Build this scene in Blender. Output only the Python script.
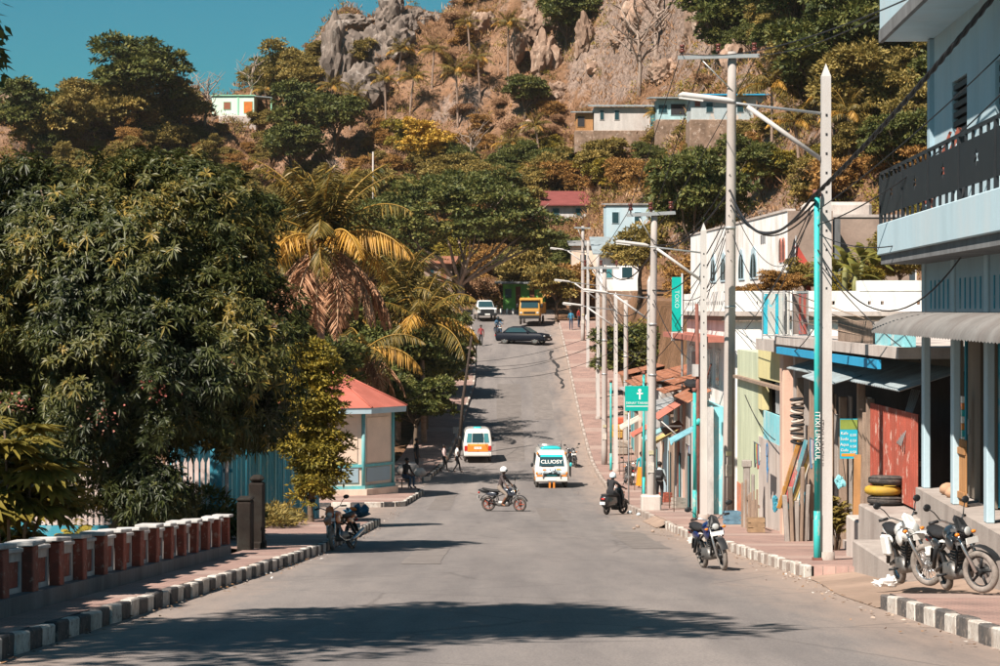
import bpy, bmesh, math, random
import numpy as np
from mathutils import Vector, Matrix, noise as mnoise

for o in list(bpy.data.objects):
    bpy.data.objects.remove(o, do_unlink=True)
scene = bpy.context.scene
COL = scene.collection
R = math.radians
RNG = random.Random(7)

# ------------------------------------------------------------------ camera
FPX = 2361.1                      # focal length in photo pixels (85 mm on 36 mm)
HY = 310.0                        # horizon row in the photo
cam_d = bpy.data.cameras.new("camera")
cam = bpy.data.objects.new("camera", cam_d); COL.objects.link(cam)
cam.location = (0, 0, 0); cam.rotation_euler = (R(90), 0, 0)
cam_d.sensor_width = 36; cam_d.lens = 85; cam_d.shift_y = -0.023
cam_d.clip_start = 0.5; cam_d.clip_end = 3000
scene.camera = cam
scene.render.resolution_x = 1024; scene.render.resolution_y = 682

# ------------------------------------------------------------------ sky and sun
LV = Vector((-1.0, -1.25, 1.80)).normalized()          # towards the sun
world = bpy.data.worlds.new("World"); scene.world = world
world.use_nodes = True
wn = world.node_tree.nodes; wl = world.node_tree.links
wn.clear()
sky = wn.new("ShaderNodeTexSky"); sky.sky_type = 'NISHITA'; sky.sun_disc = False
sky.sun_elevation = math.asin(LV.z); sky.sun_rotation = math.atan2(LV.x, LV.y)
sky.air_density = 1.0; sky.dust_density = 0.9; sky.ozone_density = 2.0; sky.altitude = 300
tint = wn.new("ShaderNodeMix"); tint.data_type = 'RGBA'; tint.blend_type = 'MULTIPLY'
tint.inputs[0].default_value = 1.0
tint.inputs[7].default_value = (0.145, 0.45, 0.47, 1)
bg = wn.new("ShaderNodeBackground"); bg.inputs[1].default_value = 0.075
wo = wn.new("ShaderNodeOutputWorld")
wl.new(sky.outputs[0], tint.inputs[6]); wl.new(tint.outputs[2], bg.inputs[0]); wl.new(bg.outputs[0], wo.inputs[0])

sun_d = bpy.data.lights.new("sun", 'SUN'); sun = bpy.data.objects.new("sun", sun_d); COL.objects.link(sun)
sun_d.energy = 5.0; sun_d.angle = R(0.55); sun_d.color = (1.0, 0.90, 0.80)
sun.rotation_euler = LV.to_track_quat('Z', 'Y').to_euler(); sun.location = (-40, -40, 60)

scene.view_settings.view_transform = 'Standard'; scene.view_settings.look = 'None'
scene.view_settings.exposure = 0.94; scene.view_settings.gamma = 1.0
scene.view_settings.use_curve_mapping = False

# ------------------------------------------------------------------ materials
MATS = {}
def nodes_of(name):
    m = bpy.data.materials.new(name); m.use_nodes = True
    nt = m.node_tree; b = nt.nodes["Principled BSDF"]
    return m, nt, nt.nodes, nt.links, b

def M(name, col=None, rough=0.8, var=0.18, scale=3.0, bump=0.15, metal=0.0, spec=0.3, streak=False, coat=0.0, dirt=None, wear=None):
    """painted / plastered / stone surface: base colour with two scales of noise, optional stains and chipped wear"""
    if name in MATS: return MATS[name]
    m, nt, N, L, b = nodes_of(name)
    tc = N.new("ShaderNodeNewGeometry")
    src = tc.outputs["Position"]
    mp = N.new("ShaderNodeMapping"); L.new(src, mp.inputs[0])
    mp.inputs["Scale"].default_value = (scale, scale, scale * (0.25 if streak else 1))
    n1 = N.new("ShaderNodeTexNoise"); n1.inputs["Scale"].default_value = 1.0; n1.inputs["Detail"].default_value = 7; n1.inputs["Roughness"].default_value = .65
    L.new(mp.outputs[0], n1.inputs["Vector"])
    n2 = N.new("ShaderNodeTexNoise"); n2.inputs["Scale"].default_value = scale * 14; n2.inputs["Detail"].default_value = 4
    L.new(src, n2.inputs["Vector"])
    r1 = N.new("ShaderNodeMapRange"); L.new(n1.outputs[0], r1.inputs[0])
    r1.inputs[1].default_value = .3; r1.inputs[2].default_value = .7
    r1.inputs[3].default_value = 1 - var; r1.inputs[4].default_value = 1 + var * .6
    r2 = N.new("ShaderNodeMapRange"); L.new(n2.outputs[0], r2.inputs[0])
    r2.inputs[3].default_value = 1 - var * .5; r2.inputs[4].default_value = 1 + var * .5
    mu = N.new("ShaderNodeMath"); mu.operation = 'MULTIPLY'; L.new(r1.outputs[0], mu.inputs[0]); L.new(r2.outputs[0], mu.inputs[1])
    mx = N.new("ShaderNodeMix"); mx.data_type = 'RGBA'; mx.blend_type = 'MULTIPLY'; mx.inputs[0].default_value = 1
    mx.inputs[6].default_value = (*col, 1); L.new(mu.outputs[0], mx.inputs[7])
    out = mx.outputs[2]
    for extra, lo, hi, sc in ((dirt, .47, .70, scale * .7), (wear, .56, .62, scale * 2.3)):
        if extra is None: continue
        n3 = N.new("ShaderNodeTexNoise"); n3.inputs["Scale"].default_value = sc; n3.inputs["Detail"].default_value = 9; n3.inputs["Roughness"].default_value = .7
        mp3 = N.new("ShaderNodeMapping"); mp3.inputs["Location"].default_value = (7.3, 2.1, 4.4 + sc)
        mp3.inputs["Scale"].default_value = (1, 1, .35 if streak else 1)
        L.new(src, mp3.inputs[0]); L.new(mp3.outputs[0], n3.inputs["Vector"])
        r3 = N.new("ShaderNodeMapRange"); L.new(n3.outputs[0], r3.inputs[0]); r3.inputs[1].default_value = lo; r3.inputs[2].default_value = hi
        m3 = N.new("ShaderNodeMix"); m3.data_type = 'RGBA'; L.new(r3.outputs[0], m3.inputs[0]); L.new(out, m3.inputs[6]); m3.inputs[7].default_value = (*extra, 1)
        out = m3.outputs[2]
    L.new(out, b.inputs["Base Color"])
    b.inputs["Roughness"].default_value = rough; b.inputs["Metallic"].default_value = metal
    b.inputs["Specular IOR Level"].default_value = spec; b.inputs["Coat Weight"].default_value = coat
    if bump > 0:
        bp = N.new("ShaderNodeBump"); bp.inputs["Strength"].default_value = bump; bp.inputs["Distance"].default_value = .02
        L.new(n2.outputs[0], bp.inputs["Height"]); L.new(bp.outputs[0], b.inputs["Normal"])
    MATS[name] = m
    return m

def leafmat(name, cols, rough=.5, trans=.22):
    """foliage: each leaf takes its own tone from a random value stored on it"""
    if name in MATS: return MATS[name]
    m, nt, N, L, b = nodes_of(name)
    at = N.new("ShaderNodeAttribute"); at.attribute_name = "rnd"
    cr = N.new("ShaderNodeValToRGB"); e = cr.color_ramp.elements
    e[0].color = (*cols[0], 1); e[0].position = .05
    e[1].color = (*cols[-1], 1); e[1].position = .97
    for i, c in enumerate(cols[1:-1]):
        k = e.new((i + 1) / (len(cols) - 1)); k.color = (*c, 1)
    L.new(at.outputs["Fac"], cr.inputs[0]); L.new(cr.outputs[0], b.inputs["Base Color"])
    b.inputs["Roughness"].default_value = rough; b.inputs["Specular IOR Level"].default_value = .35
    tr = N.new("ShaderNodeBsdfTranslucent"); L.new(cr.outputs[0], tr.inputs[0])
    ms = N.new("ShaderNodeMixShader"); ms.inputs[0].default_value = trans
    L.new(b.outputs[0], ms.inputs[1]); L.new(tr.outputs[0], ms.inputs[2])
    L.new(ms.outputs[0], N["Material Output"].inputs[0])
    MATS[name] = m
    return m

def glassmat(name, col=(.02, .05, .06), rough=.08):
    if name in MATS: return MATS[name]
    m, nt, N, L, b = nodes_of(name)
    b.inputs["Base Color"].default_value = (*col, 1); b.inputs["Roughness"].default_value = rough
    b.inputs["Specular IOR Level"].default_value = .3; b.inputs["IOR"].default_value = 1.5
    n = N.new("ShaderNodeTexNoise"); n.inputs["Scale"].default_value = 3; n.inputs["Detail"].default_value = 5
    r = N.new("ShaderNodeMapRange"); r.inputs[3].default_value = rough * .6; r.inputs[4].default_value = rough + .15
    L.new(n.outputs[0], r.inputs[0]); L.new(r.outputs[0], b.inputs["Roughness"])
    MATS[name] = m
    return m

# ------------------------------------------------------------------ mesh builder
class MB:
    def __init__(s): s.v = []; s.f = []; s.mi = []; s.sm = []
    def _add(s, vs, fs, mi=0, sm=False):
        o = len(s.v); s.v += [tuple(p) for p in vs]
        for f in fs: s.f.append(tuple(i + o for i in f)); s.mi.append(mi); s.sm.append(sm)
        return s
    def box(s, x0, x1, y0, y1, z0, z1, mi=0, mat=None):
        vs = [Vector((x, y, z)) for z in (z0, z1) for y in (y0, y1) for x in (x0, x1)]
        if mat is not None: vs = [mat @ p for p in vs]
        return s._add(vs, [(0, 2, 3, 1), (4, 5, 7, 6), (0, 1, 5, 4), (2, 6, 7, 3), (0, 4, 6, 2), (1, 3, 7, 5)], mi)
    def cbox(s, x0, x1, y0, y1, z0, z1, c=.01, mi=0, mat=None):
        "box with chamfered edges"
        X = (x0, x1); Y = (y0, y1); Z = (z0, z1); vs = []; idx = {}
        for i in (0, 1):
            for j in (0, 1):
                for k in (0, 1):
                    sx, sy, sz = (1 - 2 * i) * c, (1 - 2 * j) * c, (1 - 2 * k) * c
                    for a, d in enumerate(((0, sy, sz), (sx, 0, sz), (sx, sy, 0))):
                        idx[i, j, k, a] = len(vs); vs.append(Vector((X[i] + d[0], Y[j] + d[1], Z[k] + d[2])))
        g = lambda i, j, k, a: idx[i, j, k, a]
        fs = []
        for i in (0, 1):
            q = [g(i, 0, 0, 0), g(i, 1, 0, 0), g(i, 1, 1, 0), g(i, 0, 1, 0)]; fs.append(q if i else q[::-1])
            q = [g(0, i, 0, 1), g(0, i, 1, 1), g(1, i, 1, 1), g(1, i, 0, 1)]; fs.append(q if i else q[::-1])
            q = [g(0, 0, i, 2), g(1, 0, i, 2), g(1, 1, i, 2), g(0, 1, i, 2)]; fs.append(q if i else q[::-1])
        for a in (0, 1):
            for b_ in (0, 1):
                fs.append((g(a, b_, 0, 0), g(a, b_, 1, 0), g(a, b_, 1, 1), g(a, b_, 0, 1)))
                fs.append((g(a, 0, b_, 0), g(a, 1, b_, 0), g(a, 1, b_, 2), g(a, 0, b_, 2)))
                fs.append((g(0, a, b_, 1), g(1, a, b_, 1), g(1, a, b_, 2), g(0, a, b_, 2)))
        for i in (0, 1):
            for j in (0, 1):
                for k in (0, 1): fs.append((g(i, j, k, 0), g(i, j, k, 1), g(i, j, k, 2)))
        if mat is not None: vs = [mat @ p for p in vs]
        return s._add(vs, fs, mi)
    def tube(s, pts, rad, n=8, mi=0, cap=True, sm=True, squash=None):
        pts = [Vector(p) for p in pts]
        if not hasattr(rad, '__len__'): rad = [rad] * len(pts)
        vs = []; up = Vector((0, 0, 1)); prev = None
        for i, p in enumerate(pts):
            d = (pts[min(i + 1, len(pts) - 1)] - pts[max(i - 1, 0)])
            if d.length < 1e-9: d = Vector((0, 0, 1))
            d.normalize()
            if prev is None:
                a = d.cross(up if abs(d.z) < .95 else Vector((1, 0, 0))).normalized()
            else:
                a = (prev - d * prev.dot(d)).normalized()
            prev = a; b = d.cross(a)
            q = squash or 1.0
            for k in range(n):
                t = 2 * math.pi * k / n
                vs.append(p + a * (math.cos(t) * rad[i]) + b * (math.sin(t) * rad[i] * q))
        fs = []
        for i in range(len(pts) - 1):
            for k in range(n):
                fs.append((i * n + k, i * n + (k + 1) % n, (i + 1) * n + (k + 1) % n, (i + 1) * n + k))
        s._add(vs, fs, mi, sm)
        if cap:
            o = len(s.v) - len(vs)
            s.f.append(tuple(o + k for k in range(n))[::-1]); s.mi.append(mi); s.sm.append(False)
            s.f.append(tuple(o + (len(pts) - 1) * n + k for k in range(n))); s.mi.append(mi); s.sm.append(False)
        return s
    def cyl(s, c, r, z0, z1, n=12, mi=0, r1=None):
        return s.tube([(c[0], c[1], z0), (c[0], c[1], z1)], [r, r if r1 is None else r1], n, mi)
    def ell(s, c, r, nu=10, nv=7, mi=0, mat=None, zmin=-1.0, zmax=1.0):
        vs = []; fs = []
        for j in range(nv + 1):
            zz = zmin + (zmax - zmin) * .5 * (1 - math.cos(math.pi * j / nv)) if (zmin, zmax) == (-1., 1.) else zmin + (zmax - zmin) * j / nv
            q = math.sqrt(max(0, 1 - zz * zz))
            for i in range(nu):
                t = 2 * math.pi * i / nu
                vs.append(Vector((c[0] + r[0] * q * math.cos(t), c[1] + r[1] * q * math.sin(t), c[2] + r[2] * zz)))
        for j in range(nv):
            for i in range(nu):
                fs.append((j * nu + i, j * nu + (i + 1) % nu, (j + 1) * nu + (i + 1) % nu, (j + 1) * nu + i))
        if mat is not None: vs = [mat @ p for p in vs]
        return s._add(vs, fs, mi, True)
    def torus(s, c, Rr, r, axis='y', nu=20, nv=8, mi=0, sq=1.0):
        vs = []; fs = []
        for i in range(nu):
            t = 2 * math.pi * i / nu
            for j in range(nv):
                p = 2 * math.pi * j / nv
                d = Rr + r * math.cos(p); h = r * math.sin(p) * sq
                a, b = d * math.cos(t), d * math.sin(t)
                q = (a, h, b) if axis == 'y' else ((h, a, b) if axis == 'x' else (a, b, h))
                vs.append((c[0] + q[0], c[1] + q[1], c[2] + q[2]))
        for i in range(nu):
            for j in range(nv):
                fs.append((i * nv + j, ((i + 1) % nu) * nv + j, ((i + 1) % nu) * nv + (j + 1) % nv, i * nv + (j + 1) % nv))
        return s._add(vs, fs, mi, True)
    def quad(s, a, b, c, d, mi=0): return s._add([a, b, c, d], [(0, 1, 2, 3)], mi)
    def prism(s, poly, d, mi=0):
        "extrude a 3-D polygon by vector d"
        n = len(poly); d = Vector(d)
        vs = [Vector(p) for p in poly] + [Vector(p) + d for p in poly]
        fs = [tuple(range(n))[::-1], tuple(range(n, 2 * n))] + [(i, (i + 1) % n, n + (i + 1) % n, n + i) for i in range(n)]
        return s._add(vs, fs, mi)
    def rows(s, rows, r=.12, n=4, mi=0, sm=True):
        "loft of rounded rectangles stacked in z; row = (z, x_rear, x_front, half_width)"
        vs = []; k = 4 * (n + 1)
        for z, xr, xf, w in rows:
            rr = min(r, w * .9, (xf - xr) * .45)
            for cx, cy, a0 in ((xf - rr, w - rr, 0), (xr + rr, w - rr, 90), (xr + rr, -w + rr, 180), (xf - rr, -w + rr, 270)):
                for i in range(n + 1):
                    t = R(a0 + 90 * i / n); vs.append((cx + rr * math.cos(t), cy + rr * math.sin(t), z))
        fs = []
        for j in range(len(rows) - 1):
            for i in range(k): fs.append((j * k + i, j * k + (i + 1) % k, (j + 1) * k + (i + 1) % k, (j + 1) * k + i))
        s._add(vs, fs, mi, sm); o = len(s.v) - len(vs)
        s.f.append(tuple(o + i for i in range(k))[::-1]); s.mi.append(mi); s.sm.append(False)
        s.f.append(tuple(o + (len(rows) - 1) * k + i for i in range(k))); s.mi.append(mi); s.sm.append(sm)
        return s
    def sheet(s, o, u, v, nu, period_amp, mi=0, thick=.004, prof='round'):
        "corrugated sheet: origin o, corrugations step along u, run along v"
        o, u, v = Vector(o), Vector(u), Vector(v); nrm = u.cross(v).normalized()
        per, amp = period_amp; k = max(2, int(u.length / per)) * 4; vs = []; fs = []
        for i in range(k + 1):
            ph = i % 4
            h = (0, 1, 0, -1)[ph] * amp if prof == 'round' else (amp if ph in (1, 2) else 0)
            p = o + u * (i / k) + nrm * h
            vs += [p, p + v]
        for i in range(k): fs.append((2 * i, 2 * i + 2, 2 * i + 3, 2 * i + 1))
        return s._add(vs, fs, mi, prof == 'round')
    def data(s, name, mats):
        me = bpy.data.meshes.new(name); me.from_pydata(s.v, [], s.f)
        for m in (mats if isinstance(mats, (list, tuple)) else [mats]): me.materials.append(m)
        me.polygons.foreach_set("material_index", s.mi); me.polygons.foreach_set("use_smooth", s.sm)
        me.update()
        return me
    def build(s, name, mats, parent=None, loc=(0, 0, 0), rot=(0, 0, 0)):
        return link(name, s.data(name, mats), parent, loc, rot)

def link(name, me, parent=None, loc=(0, 0, 0), rot=(0, 0, 0), scale=None):
    o = bpy.data.objects.new(name, me); COL.objects.link(o)
    o.location = loc; o.rotation_euler = rot
    if scale is not None: o.scale = scale if hasattr(scale, '__len__') else (scale,) * 3
    if parent is not None: o.parent = parent
    return o

def tag(o, label=None, cat=None, group=None, kind=None):
    if label: o["label"] = label
    if cat: o["category"] = cat
    if group: o["group"] = group
    if kind: o["kind"] = kind
    return o

def thing(name, label, cat, loc=(0, 0, 0), rz=0, group=None, rot=None):
    o = bpy.data.objects.new(name, None); COL.objects.link(o); o.empty_display_size = .3
    o.location = loc; o.rotation_euler = rot if rot else (0, 0, rz)
    return tag(o, label, cat, group)

KIDS = {}
def copy_tree(o, loc=None, rz=None, scale=None, label=None, parent=None, group=None):
    c = o.copy(); COL.objects.link(c); c.parent = parent
    if loc is not None: c.location = loc
    if rz is not None: c.rotation_euler.z = rz
    if scale is not None: c.scale = scale if hasattr(scale, '__len__') else (scale,) * 3
    if label: c["label"] = label
    if group: c["group"] = group
    for ch in list(o.children): copy_tree(ch, parent=c)
    return c

def bx(parent, name, mat, *boxes, c=0):
    m = MB()
    for b in boxes: (m.cbox(*b, c=c) if c else m.box(*b))
    return m.build(name, mat, parent)

def text_mesh(body, size, extrude=.004, align='CENTER', spacing=1.0):
    cu = bpy.data.curves.new("lettering", 'FONT'); cu.body = body; cu.size = size; cu.extrude = extrude
    cu.align_x = align; cu.align_y = 'CENTER'; cu.space_character = spacing; cu.resolution_u = 2
    o = bpy.data.objects.new("lettering_tmp", cu); COL.objects.link(o)
    dg = bpy.context.evaluated_depsgraph_get(); dg.update()
    me = bpy.data.meshes.new_from_object(o.evaluated_get(dg))
    bpy.data.objects.remove(o, do_unlink=True)
    return me
def text(body, size, mat, parent, loc, rot, name="lettering", extrude=.004, spacing=1.0):
    me = text_mesh(body, size, extrude, spacing=spacing); me.materials.clear(); me.materials.append(mat)
    return link(name, me, parent, loc, rot)
FACE_CAM = (R(90), 0, 0)               # lettering facing the street's lower end (-Y)
FACE_ROAD = (R(90), 0, R(-90))         # lettering facing -X

# ------------------------------------------------------------------ lie of the land
PY = np.array([-60, -30, 0, 31, 44.5, 60, 75, 86, 92, 102, 112, 122, 131, 145, 160, 175, 186, 205, 220, 240, 300.])
PZ = np.array([2.6, .46, -1.7, -3.93, -4.9, -5.93, -6.82, -7.45, -7.8, -8.2, -8.45, -8.55, -8.4, -7.3, -5.75, -4.05, -2.85, -1.1, -.2, .5, 1.5])
_h = np.diff(PY); _d = np.diff(PZ) / _h; _m = np.zeros(len(PY)); _m[0] = _d[0]; _m[-1] = _d[-1]
_m[1:-1] = (_d[:-1] * _h[1:] + _d[1:] * _h[:-1]) / (_h[1:] + _h[:-1])
def zr(y):
    "height of the road surface along the street"
    y = min(max(y, -60), 300)
    i = int(min(max(np.searchsorted(PY, y) - 1, 0), len(PY) - 2)); t = (y - PY[i]) / _h[i]
    return float((2 * t**3 - 3 * t**2 + 1) * PZ[i] + (t**3 - 2 * t**2 + t) * _h[i] * _m[i] + (-2 * t**3 + 3 * t**2) * PZ[i + 1] + (t**3 - t**2) * _h[i] * _m[i + 1])
KH = .2                                 # kerb height
def zp(y): return zr(y) + KH            # pavement height
def ss(a, b, x):
    t = min(max((x - a) / (b - a), 0), 1); return t * t * (3 - 2 * t)
def lerp(a, b, t): return a + (b - a) * t
def interp(x, pts):
    if x <= pts[0][0]: return pts[0][1]
    for (a, va), (b, vb) in zip(pts, pts[1:]):
        if x <= b: return va + (vb - va) * (x - a) / (b - a)
    return pts[-1][1]
LEFT = [(-40, -4.9), (20, -4.75), (54, -4.02), (75, -3.8), (98, -4.3), (108, -3.9), (118, -3.7), (130, -3.0), (145, -2.4), (165, -1.75), (186, -1.9), (215, -3.0)]
RIGHT = [(-40, 5.1), (200, 5.0)]
def xl(y): return interp(y, LEFT)
def xr(y): return 5.0 + (.3 * ss(34, 40, y) * (1 - ss(55, 66, y)))
SKY = [(-90, 19), (-68, 24), (-50, 26), (-36, 27), (-31, 30), (-27, 36), (-23, 41), (-8, 43), (-3, 46), (6, 52), (25, 57), (60, 58), (100, 54), (200, 40)]
G = [(0, 0), (.22, .155), (.45, .30), (.62, .42), (.70, .52), (.80, .70), (.88, .85), (1, 1), (1.2, 1.0), (1.8, .8)]
def hill_t(X, Y):
    yb = 225 - 75 * ss(9, 34, X) - 25 * ss(-25, -70, X)
    return (Y - yb) / 115.0
def terrain(X, Y, rough=True):
    z = zr(Y) - .1
    if X > 8:
        w = max(ss(96, 101, Y) * ss(8.8, 10.0, X), ss(60, 100, Y) * ss(16, 24, X))
        if w > 0:
            zt = interp(Y, [(60, -4), (95, -1.2), (140, -.3), (170, 1), (225, 2.5), (300, 4)])
            z = lerp(z, max(zt, z), w)
    t = hill_t(X, Y)
    if t > 0:
        zs = interp(X * 340 / max(Y, 150), SKY) if Y < 340 else interp(X, SKY)
        z = z + (zs - .5) * interp(t, G) * ss(0, .05, t)
        if rough and t > .05:
            a = ss(.05, .5, t)
            p = Vector((X * .045, Y * .045, 3.1))
            z += a * (mnoise.fractal(p, .9, 2.1, 5) * 2.6 + (abs(mnoise.noise(Vector((X * .16, Y * .10, 9)))) - .25) * 2.2)
            if t > .5: z += ss(.5, .72, t) * (1 - ss(.98, 1.1, t)) * (2.6 * mnoise.noise(Vector((X * .30, Y * .16, 1.5))) + 2.4 * (abs(mnoise.noise(Vector((X * .13 + 4, Y * .26, 6.5)))) - .2) + 1.0 * mnoise.noise(Vector((X * .8, Y * .5, 3.5))))
    return z
def px(x, y, Y):
    "photo pixel -> point at depth Y"
    return Vector(((x - 500) / FPX * Y, Y, (HY - y) / FPX * Y))
def thit(x, y, y0=150):
    "where the line of sight of a photo pixel meets the land"
    Y = y0
    while Y < 420:
        p = px(x, y, Y)
        if terrain(p.x, Y) >= p.z: return Vector((p.x, Y, terrain(p.x, Y)))
        Y += .7
    p = px(x, y, 338); return Vector((p.x, 338, terrain(p.x, 338)))
# ------------------------------------------------------------------ surfaces of the setting
def pos_noise(N, L, scale, detail=6, rough=.6, sc3=None, loc=None):
    g = N.new("ShaderNodeNewGeometry"); mp = N.new("ShaderNodeMapping"); L.new(g.outputs["Position"], mp.inputs[0])
    if sc3: mp.inputs["Scale"].default_value = sc3
    if loc: mp.inputs["Location"].default_value = loc
    n = N.new("ShaderNodeTexNoise"); n.inputs["Scale"].default_value = scale; n.inputs["Detail"].default_value = detail; n.inputs["Roughness"].default_value = rough
    L.new(mp.outputs[0], n.inputs["Vector"]); return n
def ramp(N, L, src, stops):
    c = N.new("ShaderNodeValToRGB"); e = c.color_ramp.elements
    e[0].position, e[0].color = stops[0][0], (*stops[0][1], 1); e[1].position, e[1].color = stops[-1][0], (*stops[-1][1], 1)
    for p, k in stops[1:-1]: q = e.new(p); q.color = (*k, 1)
    L.new(src, c.inputs[0]); return c
def mixc(N, L, fac, a, b, mode='MIX'):
    m = N.new("ShaderNodeMix"); m.data_type = 'RGBA'; m.blend_type = mode
    for sock, v in ((0, fac), (6, a), (7, b)):
        if isinstance(v, (int, float)): m.inputs[sock].default_value = v
        elif isinstance(v, tuple): m.inputs[sock].default_value = (*v, 1)
        else: L.new(v, m.inputs[sock])
    return m.outputs[2]

def asphalt_mat():
    m, nt, N, L, b = nodes_of("worn_asphalt")
    big = pos_noise(N, L, .35, 6, .62, (1, .12, 1)); fine = pos_noise(N, L, 38, 3); mid = pos_noise(N, L, 2.2, 8, .7, (1, .16, 1))
    c1 = ramp(N, L, big.outputs[0], [(.3, (.158, .143, .137)), (.5, (.184, .166, .157)), (.7, (.218, .194, .180))])
    c2 = ramp(N, L, mid.outputs[0], [(.32, (.87, .87, .88)), (.5, (1, 1, 1)), (.68, (1.08, 1.07, 1.06))])
    c3 = ramp(N, L, fine.outputs[0], [(.3, (.72, .72, .74)), (.7, (1.25, 1.24, 1.22))])
    ln_ = pos_noise(N, L, 1.0, 3, .5, (.85, .012, 1), (2, 0, 0)); c4 = ramp(N, L, ln_.outputs[0], [(.36, (.86, .86, .87)), (.5, (1, 1, 1)), (.64, (1.1, 1.09, 1.08))])
    o = mixc(N, L, 1, c1.outputs[0], c2.outputs[0], 'MULTIPLY'); o = mixc(N, L, 1, o, c4.outputs[0], 'MULTIPLY'); o = mixc(N, L, 1, o, c3.outputs[0], 'MULTIPLY')
    # dust gathered along both kerbs
    g = N.new("ShaderNodeNewGeometry"); sx = N.new("ShaderNodeSeparateXYZ"); L.new(g.outputs["Position"], sx.inputs[0])
    ab = N.new("ShaderNodeMath"); ab.operation = 'ABSOLUTE'; L.new(sx.outputs[0], ab.inputs[0])
    ad = N.new("ShaderNodeMath"); ad.operation = 'MULTIPLY_ADD'; L.new(mid.outputs[0], ad.inputs[0]); ad.inputs[1].default_value = 2.4; L.new(ab.outputs[0], ad.inputs[2])
    dr = N.new("ShaderNodeMapRange"); L.new(ad.outputs[0], dr.inputs[0]); dr.inputs[1].default_value = 4.6; dr.inputs[2].default_value = 6.4; dr.inputs[4].default_value = .75
    o = mixc(N, L, dr.outputs[0], o, (.33, .245, .195))
    # hairline cracks and tar seams
    vo = N.new("ShaderNodeTexVoronoi"); vo.feature = 'DISTANCE_TO_EDGE'; vo.inputs["Scale"].default_value = .22
    wp = mixc(N, L, .25, g.outputs["Position"], mid.outputs["Color"], 'ADD'); L.new(wp, vo.inputs["Vector"])
    cr = N.new("ShaderNodeMapRange"); L.new(vo.outputs["Distance"], cr.inputs[0]); cr.inputs[1].default_value = .0; cr.inputs[2].default_value = .011; cr.inputs[3].default_value = .5; cr.inputs[4].default_value = 0
    o = mixc(N, L, cr.outputs[0], o, (.085, .075, .07))
    # oil drips down the middle of each lane
    oi = pos_noise(N, L, .9, 7, .7, (1.4, .12, 1), (3, 9, 0)); orr = N.new("ShaderNodeMapRange"); L.new(oi.outputs[0], orr.inputs[0]); orr.inputs[1].default_value = .60; orr.inputs[2].default_value = .74; orr.inputs[4].default_value = .3
    o = mixc(N, L, orr.outputs[0], o, (.12, .105, .095))
    L.new(o, b.inputs["Base Color"]); b.inputs["Roughness"].default_value = .92; b.inputs["Specular IOR Level"].default_value = .25
    bp = N.new("ShaderNodeBump"); bp.inputs["Strength"].default_value = .5; bp.inputs["Distance"].default_value = .012; L.new(fine.outputs[0], bp.inputs["Height"]); L.new(bp.outputs[0], b.inputs["Normal"])
    return m
def paving_mat(name, c0, c1, bands=True):
    m, nt, N, L, b = nodes_of(name)
    g = N.new("ShaderNodeNewGeometry"); br = N.new("ShaderNodeTexBrick"); L.new(g.outputs["Position"], br.inputs["Vector"])
    br.inputs["Scale"].default_value = 1; br.inputs["Brick Width"].default_value = .22; br.inputs["Row Height"].default_value = .11; br.inputs["Mortar Size"].default_value = .008
    br.inputs["Color1"].default_value = (*c0, 1); br.inputs["Color2"].default_value = (*c1, 1); br.inputs["Mortar"].default_value = (.16, .12, .10, 1); br.inputs["Bias"].default_value = -.1
    n = pos_noise(N, L, 1.1, 8, .68); d = pos_noise(N, L, 14, 4)
    r = ramp(N, L, n.outputs[0], [(.3, (.66, .67, .68)), (.52, (1, 1, 1)), (.7, (1.25, 1.22, 1.18))])
    o = mixc(N, L, 1, br.outputs[0], r.outputs[0], 'MULTIPLY')
    if bands:
        sx = N.new("ShaderNodeSeparateXYZ"); L.new(g.outputs["Position"], sx.inputs[0])
        mo = N.new("ShaderNodeMath"); mo.operation = 'MODULO'; L.new(sx.outputs[1], mo.inputs[0]); mo.inputs[1].default_value = 7.5
        lt = N.new("ShaderNodeMath"); lt.operation = 'LESS_THAN'; L.new(mo.outputs[0], lt.inputs[0]); lt.inputs[1].default_value = 1.6
        ml = N.new("ShaderNodeMath"); ml.operation = 'MULTIPLY'; L.new(lt.outputs[0], ml.inputs[0]); ml.inputs[1].default_value = .4
        o = mixc(N, L, ml.outputs[0], o, (.40, .31, .265))
    dr = N.new("ShaderNodeMapRange"); L.new(d.outputs[0], dr.inputs[0]); dr.inputs[1].default_value = .5; dr.inputs[2].default_value = .75; dr.inputs[4].default_value = .5
    o = mixc(N, L, dr.outputs[0], o, (.36, .27, .22))
    L.new(o, b.inputs["Base Color"]); b.inputs["Roughness"].default_value = .93
    bp = N.new("ShaderNodeBump"); bp.inputs["Strength"].default_value = .4; bp.inputs["Distance"].default_value = .01; L.new(br.outputs["Fac"], bp.inputs["Height"]); bp.invert = True; L.new(bp.outputs[0], b.inputs["Normal"])
    return m
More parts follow.
